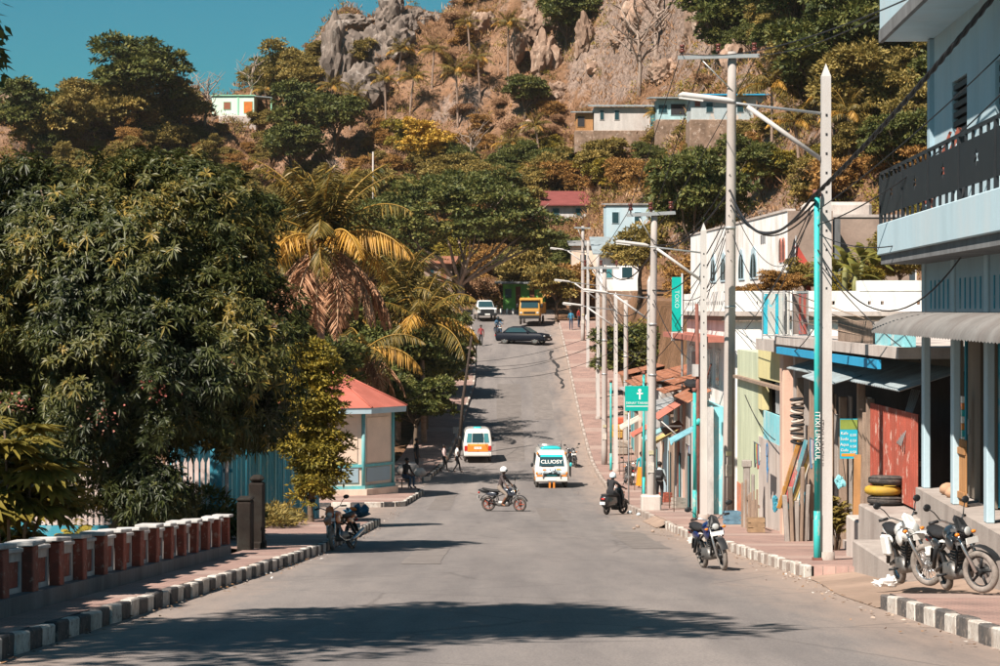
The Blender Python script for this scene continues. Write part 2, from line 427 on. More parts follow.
def hill_mat():
    m, nt, N, L, b = nodes_of("dry_hillside")
    a = pos_noise(N, L, .07, 9, .65); f = pos_noise(N, L, 1.6, 6, .7); s_ = pos_noise(N, L, .5, 8, .7, (1, 1, .35), (5, 5, 5))
    c = ramp(N, L, a.outputs[0], [(.3, (.075, .050, .022)), (.44, (.155, .085, .046)), (.55, (.225, .128, .076)), (.7, (.32, .205, .14))])
    c2 = ramp(N, L, f.outputs[0], [(.3, (.5, .5, .5)), (.52, (1, 1, 1)), (.7, (1.35, 1.28, 1.2))])
    o = mixc(N, L, 1, c.outputs[0], c2.outputs[0], 'MULTIPLY')
    g = N.new("ShaderNodeNewGeometry"); sx = N.new("ShaderNodeSeparateXYZ"); L.new(g.outputs["Normal"], sx.inputs[0])
    ad = N.new("ShaderNodeMath"); ad.operation = 'MULTIPLY_ADD'; L.new(s_.outputs[0], ad.inputs[0]); ad.inputs[1].default_value = 1.1; L.new(sx.outputs[2], ad.inputs[2])
    rk = N.new("ShaderNodeMapRange"); L.new(ad.outputs[0], rk.inputs[0]); rk.inputs[1].default_value = 1.16; rk.inputs[2].default_value = 1.02; rk.inputs[4].default_value = .85
    rc = ramp(N, L, f.outputs[0], [(.35, (.13, .095, .078)), (.6, (.34, .255, .21))])
    o = mixc(N, L, rk.outputs[0], o, rc.outputs[0])
    L.new(o, b.inputs["Base Color"]); b.inputs["Roughness"].default_value = .95; b.inputs["Specular IOR Level"].default_value = .1
    bp = N.new("ShaderNodeBump"); bp.inputs["Strength"].default_value = .9; bp.inputs["Distance"].default_value = .5; L.new(f.outputs[0], bp.inputs["Height"]); L.new(bp.outputs[0], b.inputs["Normal"])
    return m
MAT_ROAD = asphalt_mat(); MAT_PAVE = paving_mat("pink_paving", (.33, .205, .172), (.26, .16, .136)); MAT_HILL = hill_mat()
MAT_DIRT = M("dusty_ground", (.33, .235, .18), .95, .3, .6, .4, dirt=(.22, .16, .12))
MAT_SOIL = M("garden_soil", (.15, .11, .075), .95, .35, .5, .4, dirt=(.09, .085, .03))

def grid(name, xs, ys, fz, mat, kind="structure", xf=None):
    nx, ny = len(xs), len(ys); vs = []
    for y in ys:
        for x in xs:
            X = xf(x, y) if xf else x
            vs.append((X, y, fz(X, y)))
    fs = [(j * nx + i, j * nx + i + 1, (j + 1) * nx + i + 1, (j + 1) * nx + i) for j in range(ny - 1) for i in range(nx - 1)]
    m = MB(); m._add(vs, fs, 0, True)
    return tag(m.build(name, mat), kind=kind)
ar = lambda a, b, s: list(np.arange(a, b, s))
XS = [-900, -500, -300, -200, -150, -120, -100] + ar(-90, 91, 1.5) + [100, 120, 150, 200, 300, 500, 900]
grid("ground", XS, ar(-60, 128, 4) + [128], terrain, MAT_SOIL)
grid("hill", XS, ar(128, 352, 1.5) + [356, 366, 380, 400, 430, 480, 600, 900, 1500], terrain, MAT_HILL)

YS = ar(-50, 219, 1.0)
cross = [0, .05, .2, .4, .6, .8, .95, 1]
grid("road", cross, YS, lambda x, y: zr(y) + .015 * (1 - ((x - .4) / 5) ** 2), MAT_ROAD, xf=lambda t, y: lerp(xl(y), xr(y), t))
grid("side_street", [-16, -12, -9, -6, -3.7], ar(75.5, 96, 1), lambda x, y: zr(y) + .006, MAT_ROAD)
grid("alley", [-16, -12, -8, -5, -3.6], ar(107.5, 118.6, 1), lambda x, y: zr(y) + .004, MAT_ROAD)
grid("far_road", [-14, -8, -3, 5], ar(208, 232, 1.5), lambda x, y: zr(y) - .02, MAT_DIRT)

def pave(name, ya, yb, xin, xout, mat=MAT_PAVE):
    return grid(name, [0, .25, .5, .75, 1], [ya - .01] + ar(ya, yb, 1.0) + [yb, yb + .01], lambda x, y: zp(y) if ya <= y <= yb else zp(y) - .5, mat, xf=lambda t, y: lerp(xin(y), xout(y), t))
pave("left_pavement", -20, 75.4, lambda y: -5.42 - 1.6 * ss(50, 53, y), lambda y: xl(y) - .15)
def corner_x(y):
    if y < 96.4: return -5.3 + math.sqrt(max(0, 1.4 ** 2 - (96.4 - y) ** 2)) - .05
    if y > 108: return -4.9 + math.sqrt(max(0, 1.1 ** 2 - (y - 108) ** 2)) - .05
    return -3.95 + .0375 * max(0, y - 97.4) * (1 - ss(105, 108, y)) + .15 * ss(105, 108, y)
pave("corner_pavement", 95, 109, lambda y: -12.0, corner_x)
pave("upper_left_pavement", 117, 205, lambda y: xl(y) - 2.6, lambda y: xl(y) - .15)
pave("right_near_pavement", -20, 31.2, lambda y: xr(y) + .15, lambda y: 8.6)
pave("right_pavement", 41, 205, lambda y: xr(y) + .15, lambda y: 9.2)
grid("dirt_apron", [0, .2, .5, 1], ar(31.2, 41.01, .7) + [41], lambda x, y: zr(y) + .012 + ss(5.2, 6.9, x) * (KH - .02), MAT_DIRT, xf=lambda t, y: lerp(xr(y) - .02, 9, t))

grid("kerb_ramp", [4.72, 4.9, 5.05, 5.22], [71.6] + ar(72, 78.4, .8) + [78.4], lambda x, y: zr(y) + .018 + (KH - .012) * ss(4.75, 5.2, x), MAT_DIRT)
# old trench repairs and worn patches in the asphalt
def patch(name, cx, cy, w, l, col, seed):
    rg = random.Random(seed); m = MB(); n = 9; lf = []; rt = []
    for i in range(n + 1):
        y = cy - l / 2 + l * i / n; tp = 1.0
        for arr, s in ((lf, -1), (rt, 1)):
            x = cx + s * w / 2 * tp + rg.uniform(-.04, .04); arr.append((x, y, zr(y) + .015 * (1 - ((x - .4) / 5) ** 2) + .006))
    m._add(lf + rt, [(i, n + 1 + i, n + 2 + i, i + 1) for i in range(n)])
    return tag(m.build(name, M(name + str(seed), col, .92, .28, 2.5, .5, dirt=tuple(c * .72 for c in col))), kind="structure")
for i, (cx, cy, w, l, c) in enumerate([(-1.6, 54, .8, 14, 1.05), (3.6, 62, .9, 12, .95), (1.8, 86, .8, 16, .96), (-2.4, 100, .9, 16, .96), (.6, 148, 1.6, 34, .93), (2.8, 160, 1.2, 22, 1.04)]):
    patch("road_patch", cx, cy, w, l, (.186 * c, .163 * c, .150 * c), i)

# ------------------------------------------------------------------ painted kerbs, stone by stone
KW = M("kerb_white", (.56, .52, .47), .85, .25, 6, .3, wear=(.24, .20, .17), dirt=(.34, .27, .22))
KB = M("kerb_black", (.055, .055, .058), .8, .3, 6, .3, wear=(.17, .145, .125), dirt=(.13, .11, .10))
KG = M("kerb_faded_grey", (.30, .24, .205), .9, .3, 6, .3, dirt=(.22, .17, .14), wear=(.4, .34, .3))
KP = M("kerb_pale", (.42, .36, .32), .9, .25, 6, .3, dirt=(.3, .25, .21))
KF = M("kerb_faded_black", (.085, .08, .078), .85, .3, 6, .3, wear=(.28, .24, .21), dirt=(.2, .165, .14))
def stone_mesh(name, mat, ln, h=KH + .2):
    return MB().cbox(-.075, .075, -ln / 2 + .008, ln / 2 - .008, -.2, h - .2 + .012, .018).data(name, mat)
def kerb(label, ya, yb, xf, ln, mats, side, curve=None):
    k = thing("kerb", label, "kerb", (xf((ya + yb) / 2), (ya + yb) / 2, zr((ya + yb) / 2)), group=None)
    base = k.location.copy(); ms = [stone_mesh("kerb_stone", m, ln) for m in mats]
    pts = curve or [(xf(y), y) for y in np.arange(ya + ln / 2, yb, ln)]
    for i, (x, y) in enumerate(pts):
        a = pts[max(i - 1, 0)]; b = pts[min(i + 1, len(pts) - 1)]
        rz = math.atan2(-(b[0] - a[0]), b[1] - a[1]); sl = math.atan2(zr(y + .5) - zr(y - .5), 1.0) * math.cos(rz)
        link("kerb_stone", ms[i % len(ms)], k, Vector((x + side * .075 + RNG.uniform(-.014, .014), y, zr(y) + RNG.uniform(-.02, .012))) - base, (sl + RNG.uniform(-.012, .012), RNG.uniform(-.02, .02), rz + RNG.uniform(-.02, .02)))
    return k
def arc(cx, cy, r, a0, a1, ln):
    n = max(2, int(abs(R(a1 - a0)) * r / ln)); return [(cx + r * math.cos(R(lerp(a0, a1, i / n))), cy + r * math.sin(R(lerp(a0, a1, i / n)))) for i in range(n + 1)]
kerb("black and white painted kerb along the balustrade pavement", 8, 75.2, xl, .62, [KW, KB], -1)
kerb("short kerb end returning beside the blue bundle", 0, 0, lambda y: 0, .6, [KB, KW], 0, curve=[(-4.3 - .55 * i, 75.4) for i in range(5)])
kerb("black and white kerb curving round the red roofed kiosk", 0, 0, lambda y: 0, .8, [KW, KB], 0,
     curve=[(-9.6 + .8 * i, 95.0) for i in range(6)] + arc(-5.3, 96.4, 1.4, -80, -5, .6) + [(-3.9 + .03 * i, 97.4 + .8 * i) for i in range(13)] + arc(-4.9, 108, 1.1, 10, 85, .6))
kerb("black and white kerb beside the walking children", 0, 0, lambda y: 0, .8, [KW, KB], 0, curve=[(-6.6 + .75 * i, 117 + .06 * i) for i in range(4)] + [(xl(y), y) for y in np.arange(118, 128, .8)])
kerb("plain worn kerb under the left street trees", 128, 204, xl, .9, [KG, KG, KW], -1)
kerb("bold black and white kerb below the two parked motorcycles", 8, 31.2, xr, .64, [KW, KF], 1)
kerb("faded brown and white kerb behind the parked blue motorcycle", 41.2, 72, xr, .62, [KW, KG], 1)
kerb("pale kerb running uphill past the lamp poles", 78, 203, xr, .8, [KG, KP, KG, KG, KP], 1)
# ------------------------------------------------------------------ foliage
def nrm(a): return a / np.maximum(np.linalg.norm(a, axis=-1, keepdims=True), 1e-9)
def leaf_mesh(name, P, D, Nn, ln, wd, rnd, mat, fold=.12, droop=.0, tipw=.38):
    """leaves: base P, direction D, facing Nn, length ln, width wd. Each leaf is a folded kite of two faces"""
    n = len(P); D = nrm(D); S = nrm(np.cross(D, Nn)); U = np.cross(S, D)
    ln = np.broadcast_to(np.asarray(ln, float), (n,))[:, None]; wd = np.broadcast_to(np.asarray(wd, float), (n,))[:, None]
    tip = P + D * ln; tip[:, 2] -= droop * ln[:, 0]
    mid = P + D * ln * tipw; mid[:, 2] -= droop * .2 * ln[:, 0]
    a = mid + S * wd * .5 + U * wd * fold; b = mid - S * wd * .5 + U * wd * fold
    V = np.stack([P, a, tip, b], 1).reshape(-1, 3)
    k = np.arange(n)[:, None] * 4
    F = np.concatenate([k + np.array([[0, 1, 2]]), k + np.array([[0, 2, 3]])], 1).reshape(-1)
    me = bpy.data.meshes.new(name)
    me.vertices.add(len(V)); me.vertices.foreach_set("co", V.astype(np.float32).ravel())
    me.loops.add(len(F)); me.loops.foreach_set("vertex_index", F.astype(np.int32))
    nf = 2 * n
    me.polygons.add(nf); me.polygons.foreach_set("loop_start", np.arange(nf, dtype=np.int32) * 3)
    me.materials.append(mat)
    at = me.attributes.new("rnd", 'FLOAT', 'POINT'); at.data.foreach_set("value", np.repeat(np.clip(rnd, 0, 1), 4).astype(np.float32))
    me.update(calc_edges=True); me.validate()
    return me
def rdir(rng, n): return nrm(rng.normal(size=(n, 3)))
def crown(name, blobs, mat, K=220, m=40, rc=.55, leaf=(.34, .2), seed=0, flat=.6, inner=.12, up=.35):
    """crown of leaf clumps: K clumps of m leaves spread over the lobes' shells, some inside"""
    rng = np.random.default_rng(seed)
    C = np.array([b[0] for b in blobs], float); Q = np.array([b[1] for b in blobs], float)
    w = np.array([(q[0] * q[1] + q[0] * q[2] + q[1] * q[2]) for q in Q]); pick = rng.choice(len(blobs), K, p=w / w.sum())
    d = rdir(rng, K); d[:, 2] = np.where(d[:, 2] < -.45, -d[:, 2] * .6, d[:, 2]); d = nrm(d)
    rr = np.where(rng.random(K) < inner, rng.uniform(.25, .7, K), rng.uniform(.72, 1.10, K))
    rr = rr * (1 + .3 * np.array([mnoise.noise(Vector(v) * 1.9 + Vector((float(p_) * 3.1, seed, 0))) for v, p_ in zip(d, pick)]))
    cc = C[pick] + d * Q[pick] * rr[:, None]
    cs = rng.uniform(.65, 1.35, K) * rc; ct = rng.normal(0, .16, K)
    idx = np.repeat(np.arange(K), m); n = K * m
    e = rdir(rng, n); e[:, 2] = np.abs(e[:, 2]) * .9 - .25
    P = cc[idx] + e * (cs[idx] * rng.uniform(.35, 1.0, n) ** .6)[:, None] * np.array([1, 1, flat])
    D = nrm(e * .8 + rdir(rng, n) * .8 + d[idx] * .5 + np.array([0, 0, -.15]))
    Nn = nrm(rdir(rng, n) * .75 + np.array([0, 0, up + .4]) + d[idx] * .5)
    ln = leaf[0] * rng.uniform(.6, 1.3, n); wd = leaf[1] * rng.uniform(.7, 1.2, n)
    rnd = np.clip(.5 + ct[idx] + rng.normal(0, .17, n), 0, 1)
    return leaf_mesh(name, P, D, Nn, ln, wd, rnd, mat)
BARK = M("grey_brown_bark", (.16, .115, .08), .95, .35, 5, .8, streak=True, dirt=(.09, .065, .05))
PALEBARK = M("pale_bark", (.34, .26, .21), .95, .3, 5, .7, streak=True, dirt=(.2, .15, .12))
def wob(a, b, n, amp, rng):
    a, b = Vector(a), Vector(b); out = []
    for i in range(n + 1):
        t = i / n; p = a.lerp(b, t)
        if 0 < i < n: p += Vector((rng.uniform(-1, 1), rng.uniform(-1, 1), rng.uniform(-.5, .5))) * amp
        out.append(p)
    return out
def trunk(mat, h, r, targets, seed=0, lean=(0, 0), twigs=2):
    rng = random.Random(seed); m = MB(); top = Vector((lean[0], lean[1], h))
    m.tube([(0, 0, -.5), (0, 0, .02)] + wob((0, 0, .3), top, 4, r * .5, rng), [r * 1.5, r * 1.3, r * 1.1, r, r * .92, r * .85, r * .8], 9)
    for t in targets:
        t = Vector(t); st = Vector((0, 0, .3)).lerp(top, rng.uniform(.75, .98))
        pts = wob(st, t, 4, (t - st).length * .07, rng); q = r * rng.uniform(.42, .6)
        m.tube(pts, [q, q * .8, q * .62, q * .42, q * .2], 6)
        for _ in range(twigs):
            s2 = pts[rng.randint(1, 3)]; e2 = s2 + (t - st) * rng.uniform(.3, .5) + Vector((rng.uniform(-1, 1), rng.uniform(-1, 1), rng.uniform(-.2, .8))) * (t - st).length * .3
            m.tube(wob(s2, e2, 2, .05, rng), [q * .4, q * .25, q * .1], 5)
    return m.data("trunk", mat)
L_MANGO = leafmat("mango_leaves", [(.015, .022, .007), (.038, .048, .013), (.070, .078, .021), (.125, .115, .030), (.27, .19, .04)], .45, .2)
L_DARK = leafmat("dark_green_leaves", [(.034, .048, .013), (.080, .096, .022), (.14, .142, .034), (.225, .195, .048)], .6)
L_OLIVE = leafmat("olive_leaves", [(.09, .076, .022), (.19, .148, .038), (.29, .212, .055), (.40, .275, .075)], .65)
L_YEL = leafmat("yellow_green_leaves", [(.09, .084, .014), (.19, .158, .024), (.30, .225, .032), (.42, .29, .038)], .55)
L_GOLD = leafmat("golden_blossom_leaves", [(.22, .14, .025), (.46, .29, .04), (.62, .38, .06), (.68, .45, .10)], .6)
L_RUST = leafmat("rusty_dry_leaves", [(.11, .066, .024), (.25, .132, .038), (.38, .195, .05), (.48, .28, .09)], .7)
L_BRUSH = leafmat("dry_brush", [(.12, .066, .030), (.22, .115, .055), (.32, .175, .092), (.43, .28, .165)], .85, .1)
L_PALM = leafmat("palm_leaflets", [(.05, .052, .014), (.12, .096, .022), (.23, .155, .032), (.42, .24, .045)], .45)
L_PALMY = leafmat("yellowing_palm_leaflets", [(.22, .12, .02), (.42, .22, .03), (.56, .30, .045), (.60, .38, .10)], .5)
L_PALMD = leafmat("dead_palm_leaflets", [(.18, .085, .04), (.34, .17, .088), (.48, .27, .155), (.55, .36, .23)], .8)
L_REED = leafmat("banana_leaf", [(.06, .07, .014), (.12, .12, .024), (.2, .17, .035)], .45)

# --- the big mango tree behind the balustrade: rosettes of long drooping leaves
def mango_crown(blobs, K, seed, mat, leaf=.185):
    rng = np.random.default_rng(seed); C = np.array([b[0] for b in blobs], float); Q = np.array([b[1] for b in blobs], float)
    w = np.array([q[0] * q[2] for q in Q]); pick = rng.choice(len(blobs), K, p=w / w.sum())
    d = rdir(rng, K); rr = np.where(rng.random(K) < .25, rng.uniform(.45, .85, K), rng.uniform(.86, 1.06, K))
    rr = rr * (1 + .16 * np.array([mnoise.noise(Vector(v) * 2.6 + Vector((p_, 0, 0))) for v, p_ in zip(d, pick)]))
    cc = C[pick] + d * Q[pick] * rr[:, None]
    keep = np.ones(K, bool)
    hole = np.array([mnoise.noise(Vector(c) * .62) + .45 * mnoise.noise(Vector(c) * 1.7) for c in cc]); keep &= ~((hole > .12) & (rr > .74))
    for c_, q_ in zip(C, Q):            # bury nothing in the hearts of the lobes
        keep &= ~((((cc - c_) / q_) ** 2).sum(1) < .16)
    cc = cc[keep]; d = d[keep]; K = len(cc); m = 13; n = K * m; idx = np.repeat(np.arange(K), m)
    ax = nrm(d + rdir(rng, K) * .45 + np.array([0, 0, .55]))
    t1 = nrm(np.cross(ax, rdir(rng, K))); t2 = np.cross(ax, t1)
    ang = np.tile(np.arange(m) * 2.4, K) + rng.uniform(0, 6, K)[idx]
    el = rng.uniform(-.55, .8, n)
    D = nrm((t1[idx] * np.cos(ang)[:, None] + t2[idx] * np.sin(ang)[:, None]) * np.cos(el)[:, None] + ax[idx] * np.sin(el)[:, None])
    P = cc[idx] + ax[idx] * (el * .07)[:, None]
    tone = np.array([mnoise.noise(Vector(c) * .55 + Vector((4, 2, 8))) for c in cc])
    rnd = .42 + tone[idx] * .6 + rng.normal(0, .12, n) + (rng.random(K) < .05)[idx] * .45
    return leaf_mesh("crown", P, D, ax[idx] + rdir(rng, n) * .2, leaf * (rng.uniform(.65, 1.35, K)[idx]) * rng.uniform(.7, 1.25, n), leaf * .26 * rng.uniform(.8, 1.2, n), rnd, mat, fold=.22, droop=.32, tipw=.5)
mg = Vector((-8.5, 53.5, terrain(-8.5, 53.5)))
mango = thing("mango_tree", "huge dark mango tree with drooping leaf rosettes behind the balustrade", "tree", mg)
zz = 5.9
mb = [((0, 0, zz + .2), (3.3, 3.2, 2.9)), ((-2.4, .3, zz - .6), (2.3, 2.6, 2.2)), ((2.3, -.6, zz - 1.2), (1.9, 2.3, 1.9)), ((1.2, .4, zz + 1.6), (2.1, 2.2, 1.6)), ((-1.6, -.6, zz + 1.4), (2.1, 2.2, 1.7)),
      ((.2, -1.8, zz - 1.5), (2.6, 1.9, 2.0)), ((2.7, .6, zz - 2.1), (1.2, 1.6, 1.4)), ((-4.0, 0, zz + .4), (2.0, 2.4, 2.3)), ((1.5, -1.2, zz - 2.6), (1.5, 1.4, 1.1)), ((-2.6, -1.2, zz - 2.4), (1.5, 1.5, 1.1)),
      ((-.6, -1.6, zz - 3.5), (1.7, 1.3, 1.1)), ((.9, -1.9, zz - 4.2), (1.0, .9, .8)), ((-3.4, -1.2, zz - 3.3), (1.6, 1.2, 1.0))]
link("crown", mango_crown(mb, 27000, 3, L_MANGO), mango)
link("trunk", trunk(BARK, 3.0, .34, [b[0] for b in mb], 5), mango)
# flower panicles in the mango crown
pk = leafmat("pink_blossom", [(.45, .12, .10), (.6, .2, .16), (.5, .28, .2)], .7)
rng0 = np.random.default_rng(11); pp = []
for cx, cy, cz in ((-1.9, -3.0, zz - 2.3), (1.2, -3.3, zz - 2.0), (-3.4, -2.2, zz - 1.9), (2.4, -2.6, zz - 1.5), (.1, -3.4, zz - 2.6)):
    for _ in range(34): pp.append((cx + rng0.normal(0, .22), cy + rng0.normal(0, .18), cz + rng0.normal(0, .16)))
pp = np.array(pp); o = link("blossom", leaf_mesh("blossom", pp, rdir(rng0, len(pp)), rdir(rng0, len(pp)), .07, .05, rng0.random(len(pp)), pk), mango); o["kind"] = "stuff"

# --- tree off to the left of the viewer whose boughs shade the foreground
ng = Vector((-10.0, 17.6, terrain(-10.0, 17.6)))
near = thing("street_tree", "leafy bough and overhanging tree shading the foreground road", "tree", ng)
nb = [((2.9, 2.6, 9.3), (3.0, 2.9, 1.5)), ((4.6, 4.0, 9.4), (1.8, 1.7, 1.0)), ((5.3, 5.0, 9.2), (1.2, .8, .7)), ((.3, .5, 9.5), (3.2, 3.2, 1.8)), ((3.6, 5.3, 9.4), (2.2, 1.7, 1.0)), ((5.0, 1.9, 9.6), (2.0, 1.5, 1.0))]
link("crown", crown("crown", nb, L_DARK, 620, 40, .5, (.26, .13), 5, inner=.35), near)
link("trunk", trunk(BARK, 4.6, .3, [(b[0][0], b[0][1], b[0][2] - .3) for b in nb], 8), near)
tipc = px(-4, 36, 23) - ng
bsp = MB(); bsp.tube(wob((1.2, 1.2, 8.0), (tipc.x - .05, tipc.y, tipc.z + .5), 5, .12, random.Random(4)) + [tipc + Vector((-.03, 0, .25)), tipc], [.06, .05, .04, .03, .02, .014, .01, .006], 6); bsp.build("hanging_branch", BARK, near)
rng0 = np.random.default_rng(5); n = 60
P = np.array(tipc) + rng0.normal(size=(n, 3)) * np.array([.035, .12, .22])
link("hanging_spray", leaf_mesh("hanging_spray", P, nrm(rdir(rng0, n) * .6 + np.array([.5, 0, -.6])), rdir(rng0, n), .15, .06, rng0.random(n) * .5, L_DARK), near)

# --- generic trees, a handful of crowns shared by all
def tree_proto(kind, seed, mat, blobs, K, m, rc, leaf, h, r, bark=BARK, **kw):
    return (crown("crown", blobs, mat, K, m, rc, leaf, seed, **kw), trunk(bark, h, r, [b[0] for b in blobs][:7], seed))
def lobes(seed, n, rx, rz, zc, size=.55):
    rng = random.Random(seed); out = [((0, 0, zc), (rx * .62, rx * .62, rz * .72))]
    for i in range(n):
        a = i * 2.4 + rng.uniform(-.4, .4); q = rng.uniform(.45, .8)
        out.append(((rx * q * math.cos(a), rx * q * math.sin(a), zc + rz * rng.uniform(-.55, .65)), (rx * size * rng.uniform(.7, 1.15), rx * size * rng.uniform(.7, 1.15), rz * size * rng.uniform(.6, 1.0))))
    return out
PROT = {}
for s_ in range(3):
    PROT["dark", s_] = tree_proto("dark", 20 + s_, L_DARK, lobes(20 + s_, 9, 2.5, 2.2, 3.9, .45), 330, 44, .42, (.25, .15), 2.4, .16)
    PROT["olive", s_] = tree_proto("olive", 30 + s_, L_OLIVE, lobes(30 + s_, 9, 2.3, 2.0, 3.4, .45), 300, 40, .42, (.25, .14), 2.0, .14)
    PROT["rust", s_] = tree_proto("rust", 40 + s_, L_RUST, lobes(40 + s_, 8, 1.9, 1.6, 2.3, .5), 240, 34, .4, (.23, .12), 1.4, .1, inner=.3)
    PROT["gold", s_] = tree_proto("gold", 50 + s_, L_GOLD, lobes(50 + s_, 8, 1.9, 1.7, 2.8, .5), 240, 36, .36, (.22, .15), 1.7, .12)
    PROT["yellow", s_] = tree_proto("yellow", 60 + s_, L_YEL, lobes(60 + s_, 8, 1.9, 1.8, 2.9, .5), 250, 38, .38, (.23, .14), 1.7, .12)
    PROT["brushy", s_] = tree_proto("brushy", 70 + s_, L_BRUSH, lobes(70 + s_, 7, 1.6, 1.0, .9), 230, 26, .45, (.34, .07), .6, .06, inner=.5)
    # leafless tree
    rg = random.Random(80 + s_); mm = MB(); mm.tube(wob((0, 0, -.3), (.3, 0, 3.2), 4, .1, rg), [.14, .12, .1, .085, .07], 6)
    for k in range(9):
        a = k * 2.4; st = Vector((.1 * k / 3, 0, 1.4 + .22 * k)); en = st + Vector((math.cos(a) * 1.6, math.sin(a) * 1.6, rg.uniform(.9, 2.2)))
        pts = wob(st, en, 4, .16, rg); mm.tube(pts, [.07, .055, .04, .028, .012], 5)
        for q in range(4):
            s2 = pts[1 + q % 3]; mm.tube(wob(s2, s2 + Vector((rg.uniform(-.9, .9), rg.uniform(-.9, .9), rg.uniform(.2, 1.0))), 2, .08, rg), [.03, .02, .008], 4)
    PROT["bare", s_] = (None, mm.data("trunk", PALEBARK))
TREELABEL = {
    "dark": ("dark_tree", "dense dark green tree growing on the dry hillside"), "olive": ("olive_tree", "olive green bushy tree growing on the dry hillside"),
    "rust": ("dry_tree", "rusty orange half dry small tree on the hillside"), "gold": ("golden_tree", "bright golden yellow tree standing out on the hillside"),
    "yellow": ("light_green_tree", "yellowish green bushy tree on the hillside"), "brushy": ("dry_bush", "low straw coloured dry bush on the hillside"), "bare": ("bare_tree", "leafless pale grey branching tree on the hillside")}
def tree(kind, loc, sc=1.0, seed=0, label=None, name=None, group=None, rz=None, where=False):
    cr, tr = PROT[kind, seed % 3]; nm, lb = TREELABEL[kind]
    if where:
        mk = min(MARKS, key=lambda q: (q[1] - loc[0]) ** 2 + (q[2] - loc[1]) ** 2)
        rel = "above" if loc[1] > mk[2] + 9 else "below" if loc[1] < mk[2] - 9 else "beside"
        s0 = sc if not hasattr(sc, '__len__') else sc[0]
        lb = ("large " if s0 > 1.15 else "small " if s0 < .8 else "") + lb.split(" growing")[0].split(" on the")[0].split(" standing")[0] + " on the slope " + rel + " the " + mk[0]
    t = thing(name or nm, label or lb, "bush" if kind == "brushy" else "tree", loc, RNG.uniform(0, 6.28) if rz is None else rz, group or (None if label else "hillside " + nm.replace('_', ' ') + ("es" if nm.endswith("bush") else "s")))
    t.scale = sc if hasattr(sc, '__len__') else (sc, sc, sc)
    if cr: link("crown", cr, t)
    link("trunk", tr, t)
    return t

# --- palms
def frond_mesh(mat, elev, droop, ln=3.4, seed=0, hang=.55, lw=.06, lmax=.75, npair=44):
    rng = np.random.default_rng(seed); pts = []; p = np.zeros(3); a = R(elev); st = 18
    for i in range(st + 1):
        pts.append(p.copy()); q = a - R(droop) * (i / st) ** 1.4
        p = p + np.array([math.cos(q), 0, math.sin(q)]) * ln / st
    pts = np.array(pts); P = []; D = []; Nn = []; LL = []
    for i in range(npair):
        t = .1 + .9 * i / (npair - 1); f = t * st; k = min(int(f), st - 1); b = pts[k] * (1 - f + k) + pts[k + 1] * (f - k); d = nrm(pts[k + 1] - pts[k])
        lw_ = lmax * (math.sin(math.pi * min(1, .18 + t * .8)) ** .7)
        for s in (-1, 1):
            dd = d * .55 + np.array([0, s * .9, 0]) + rng.normal(0, .12, 3); dd[2] -= hang * rng.uniform(.5, 1.3)
            P.append(b); D.append(dd); Nn.append(np.array([0, 0, 1.]) + rng.normal(0, .3, 3)); LL.append(lw_ * rng.uniform(.8, 1.15))
    n = len(P); LL = np.array(LL)
    me = leaf_mesh("frond", np.array(P), np.array(D), np.array(Nn), LL, lw, np.clip(rng.normal(.45, .2, n), 0, 1), mat, fold=.1, droop=.3, tipw=.4)
    # join the midrib
    bm = bmesh.new(); bm.from_mesh(me); m = MB(); m.tube(pts, list(np.linspace(.045, .008, st + 1)), 4)
    me2 = m.data("rib", mat); at = me2.attributes.new("rnd", 'FLOAT', 'POINT'); at.data.foreach_set("value", np.full(len(me2.vertices), .85, np.float32))
    bm.from_mesh(me2); bm.to_mesh(me); bm.free()
    return me
FR = {"up": [frond_mesh(L_PALM, 72, 50, 3.3, s, .45) for s in (1, 2)], "mid": [frond_mesh(L_PALM, 42, 85, 3.5, s, .7) for s in (3, 4)], "low": [frond_mesh(L_PALM, 8, 75, 3.3, s, .8) for s in (5, 6)],
      "yel": [frond_mesh(L_PALMY, 22, 92, 3.4, s, .9) for s in (7, 8)], "dead": [frond_mesh(L_PALMD, -38, 48, 3.2, s, .5, .07, .6, 50) for s in (9, 10)]}
PTRUNK = M("palm_trunk_bark", (.30, .21, .16), .95, .35, 8, .7, dirt=(.18, .12, .09))
COCO = M("coconut_husk", (.42, .26, .06), .6, .2, 8, .2)
coco_me = MB().ell((0, 0, 0), (.12, .12, .15), 8, 6).data("coconut", COCO)
def palm(loc, h, plan, sc=1.0, label="", seed=0, nuts=0, lean=(0.3, 0), r=.16, group=None):
    rg = random.Random(seed); t = thing("coconut_palm", label, "palm tree", loc, 0, group)
    pts = [(lean[0] * (i / 9) ** 1.6, lean[1] * (i / 9) ** 1.6, -.4 + (h + .4) * i / 9) for i in range(10)]; m = MB()
    fine = []; rad = []
    for i in range(28):
        f = i / 27; q = f * 9; k = min(int(q), 8); p = Vector(pts[k]).lerp(Vector(pts[k + 1]), q - k); fine.append(p); rad.append(r * (1.45 - .6 * f ** .4) * (1.0 + .06 * (i % 2)))
    m.tube(fine, rad, 8); m.build("trunk", PTRUNK, t)
    top = fine[-1]
    for kind, n, a0 in plan:
        for i in range(n):
            az = R(a0) + 2 * math.pi * i / n + rg.uniform(-.22, .22)
            link("frond", FR[kind][rg.randint(0, 1)], t, top + Vector((math.cos(az), math.sin(az), 0)) * .06, (rg.uniform(-.25, .25), rg.uniform(-.14, .14), az), sc * rg.uniform(.85, 1.1))
    for i in range(nuts):
        a = i * 2.4; link("coconut", coco_me, t, top + Vector((.24 * math.cos(a), .24 * math.sin(a), -.2 - .05 * (i % 3))))
    return t

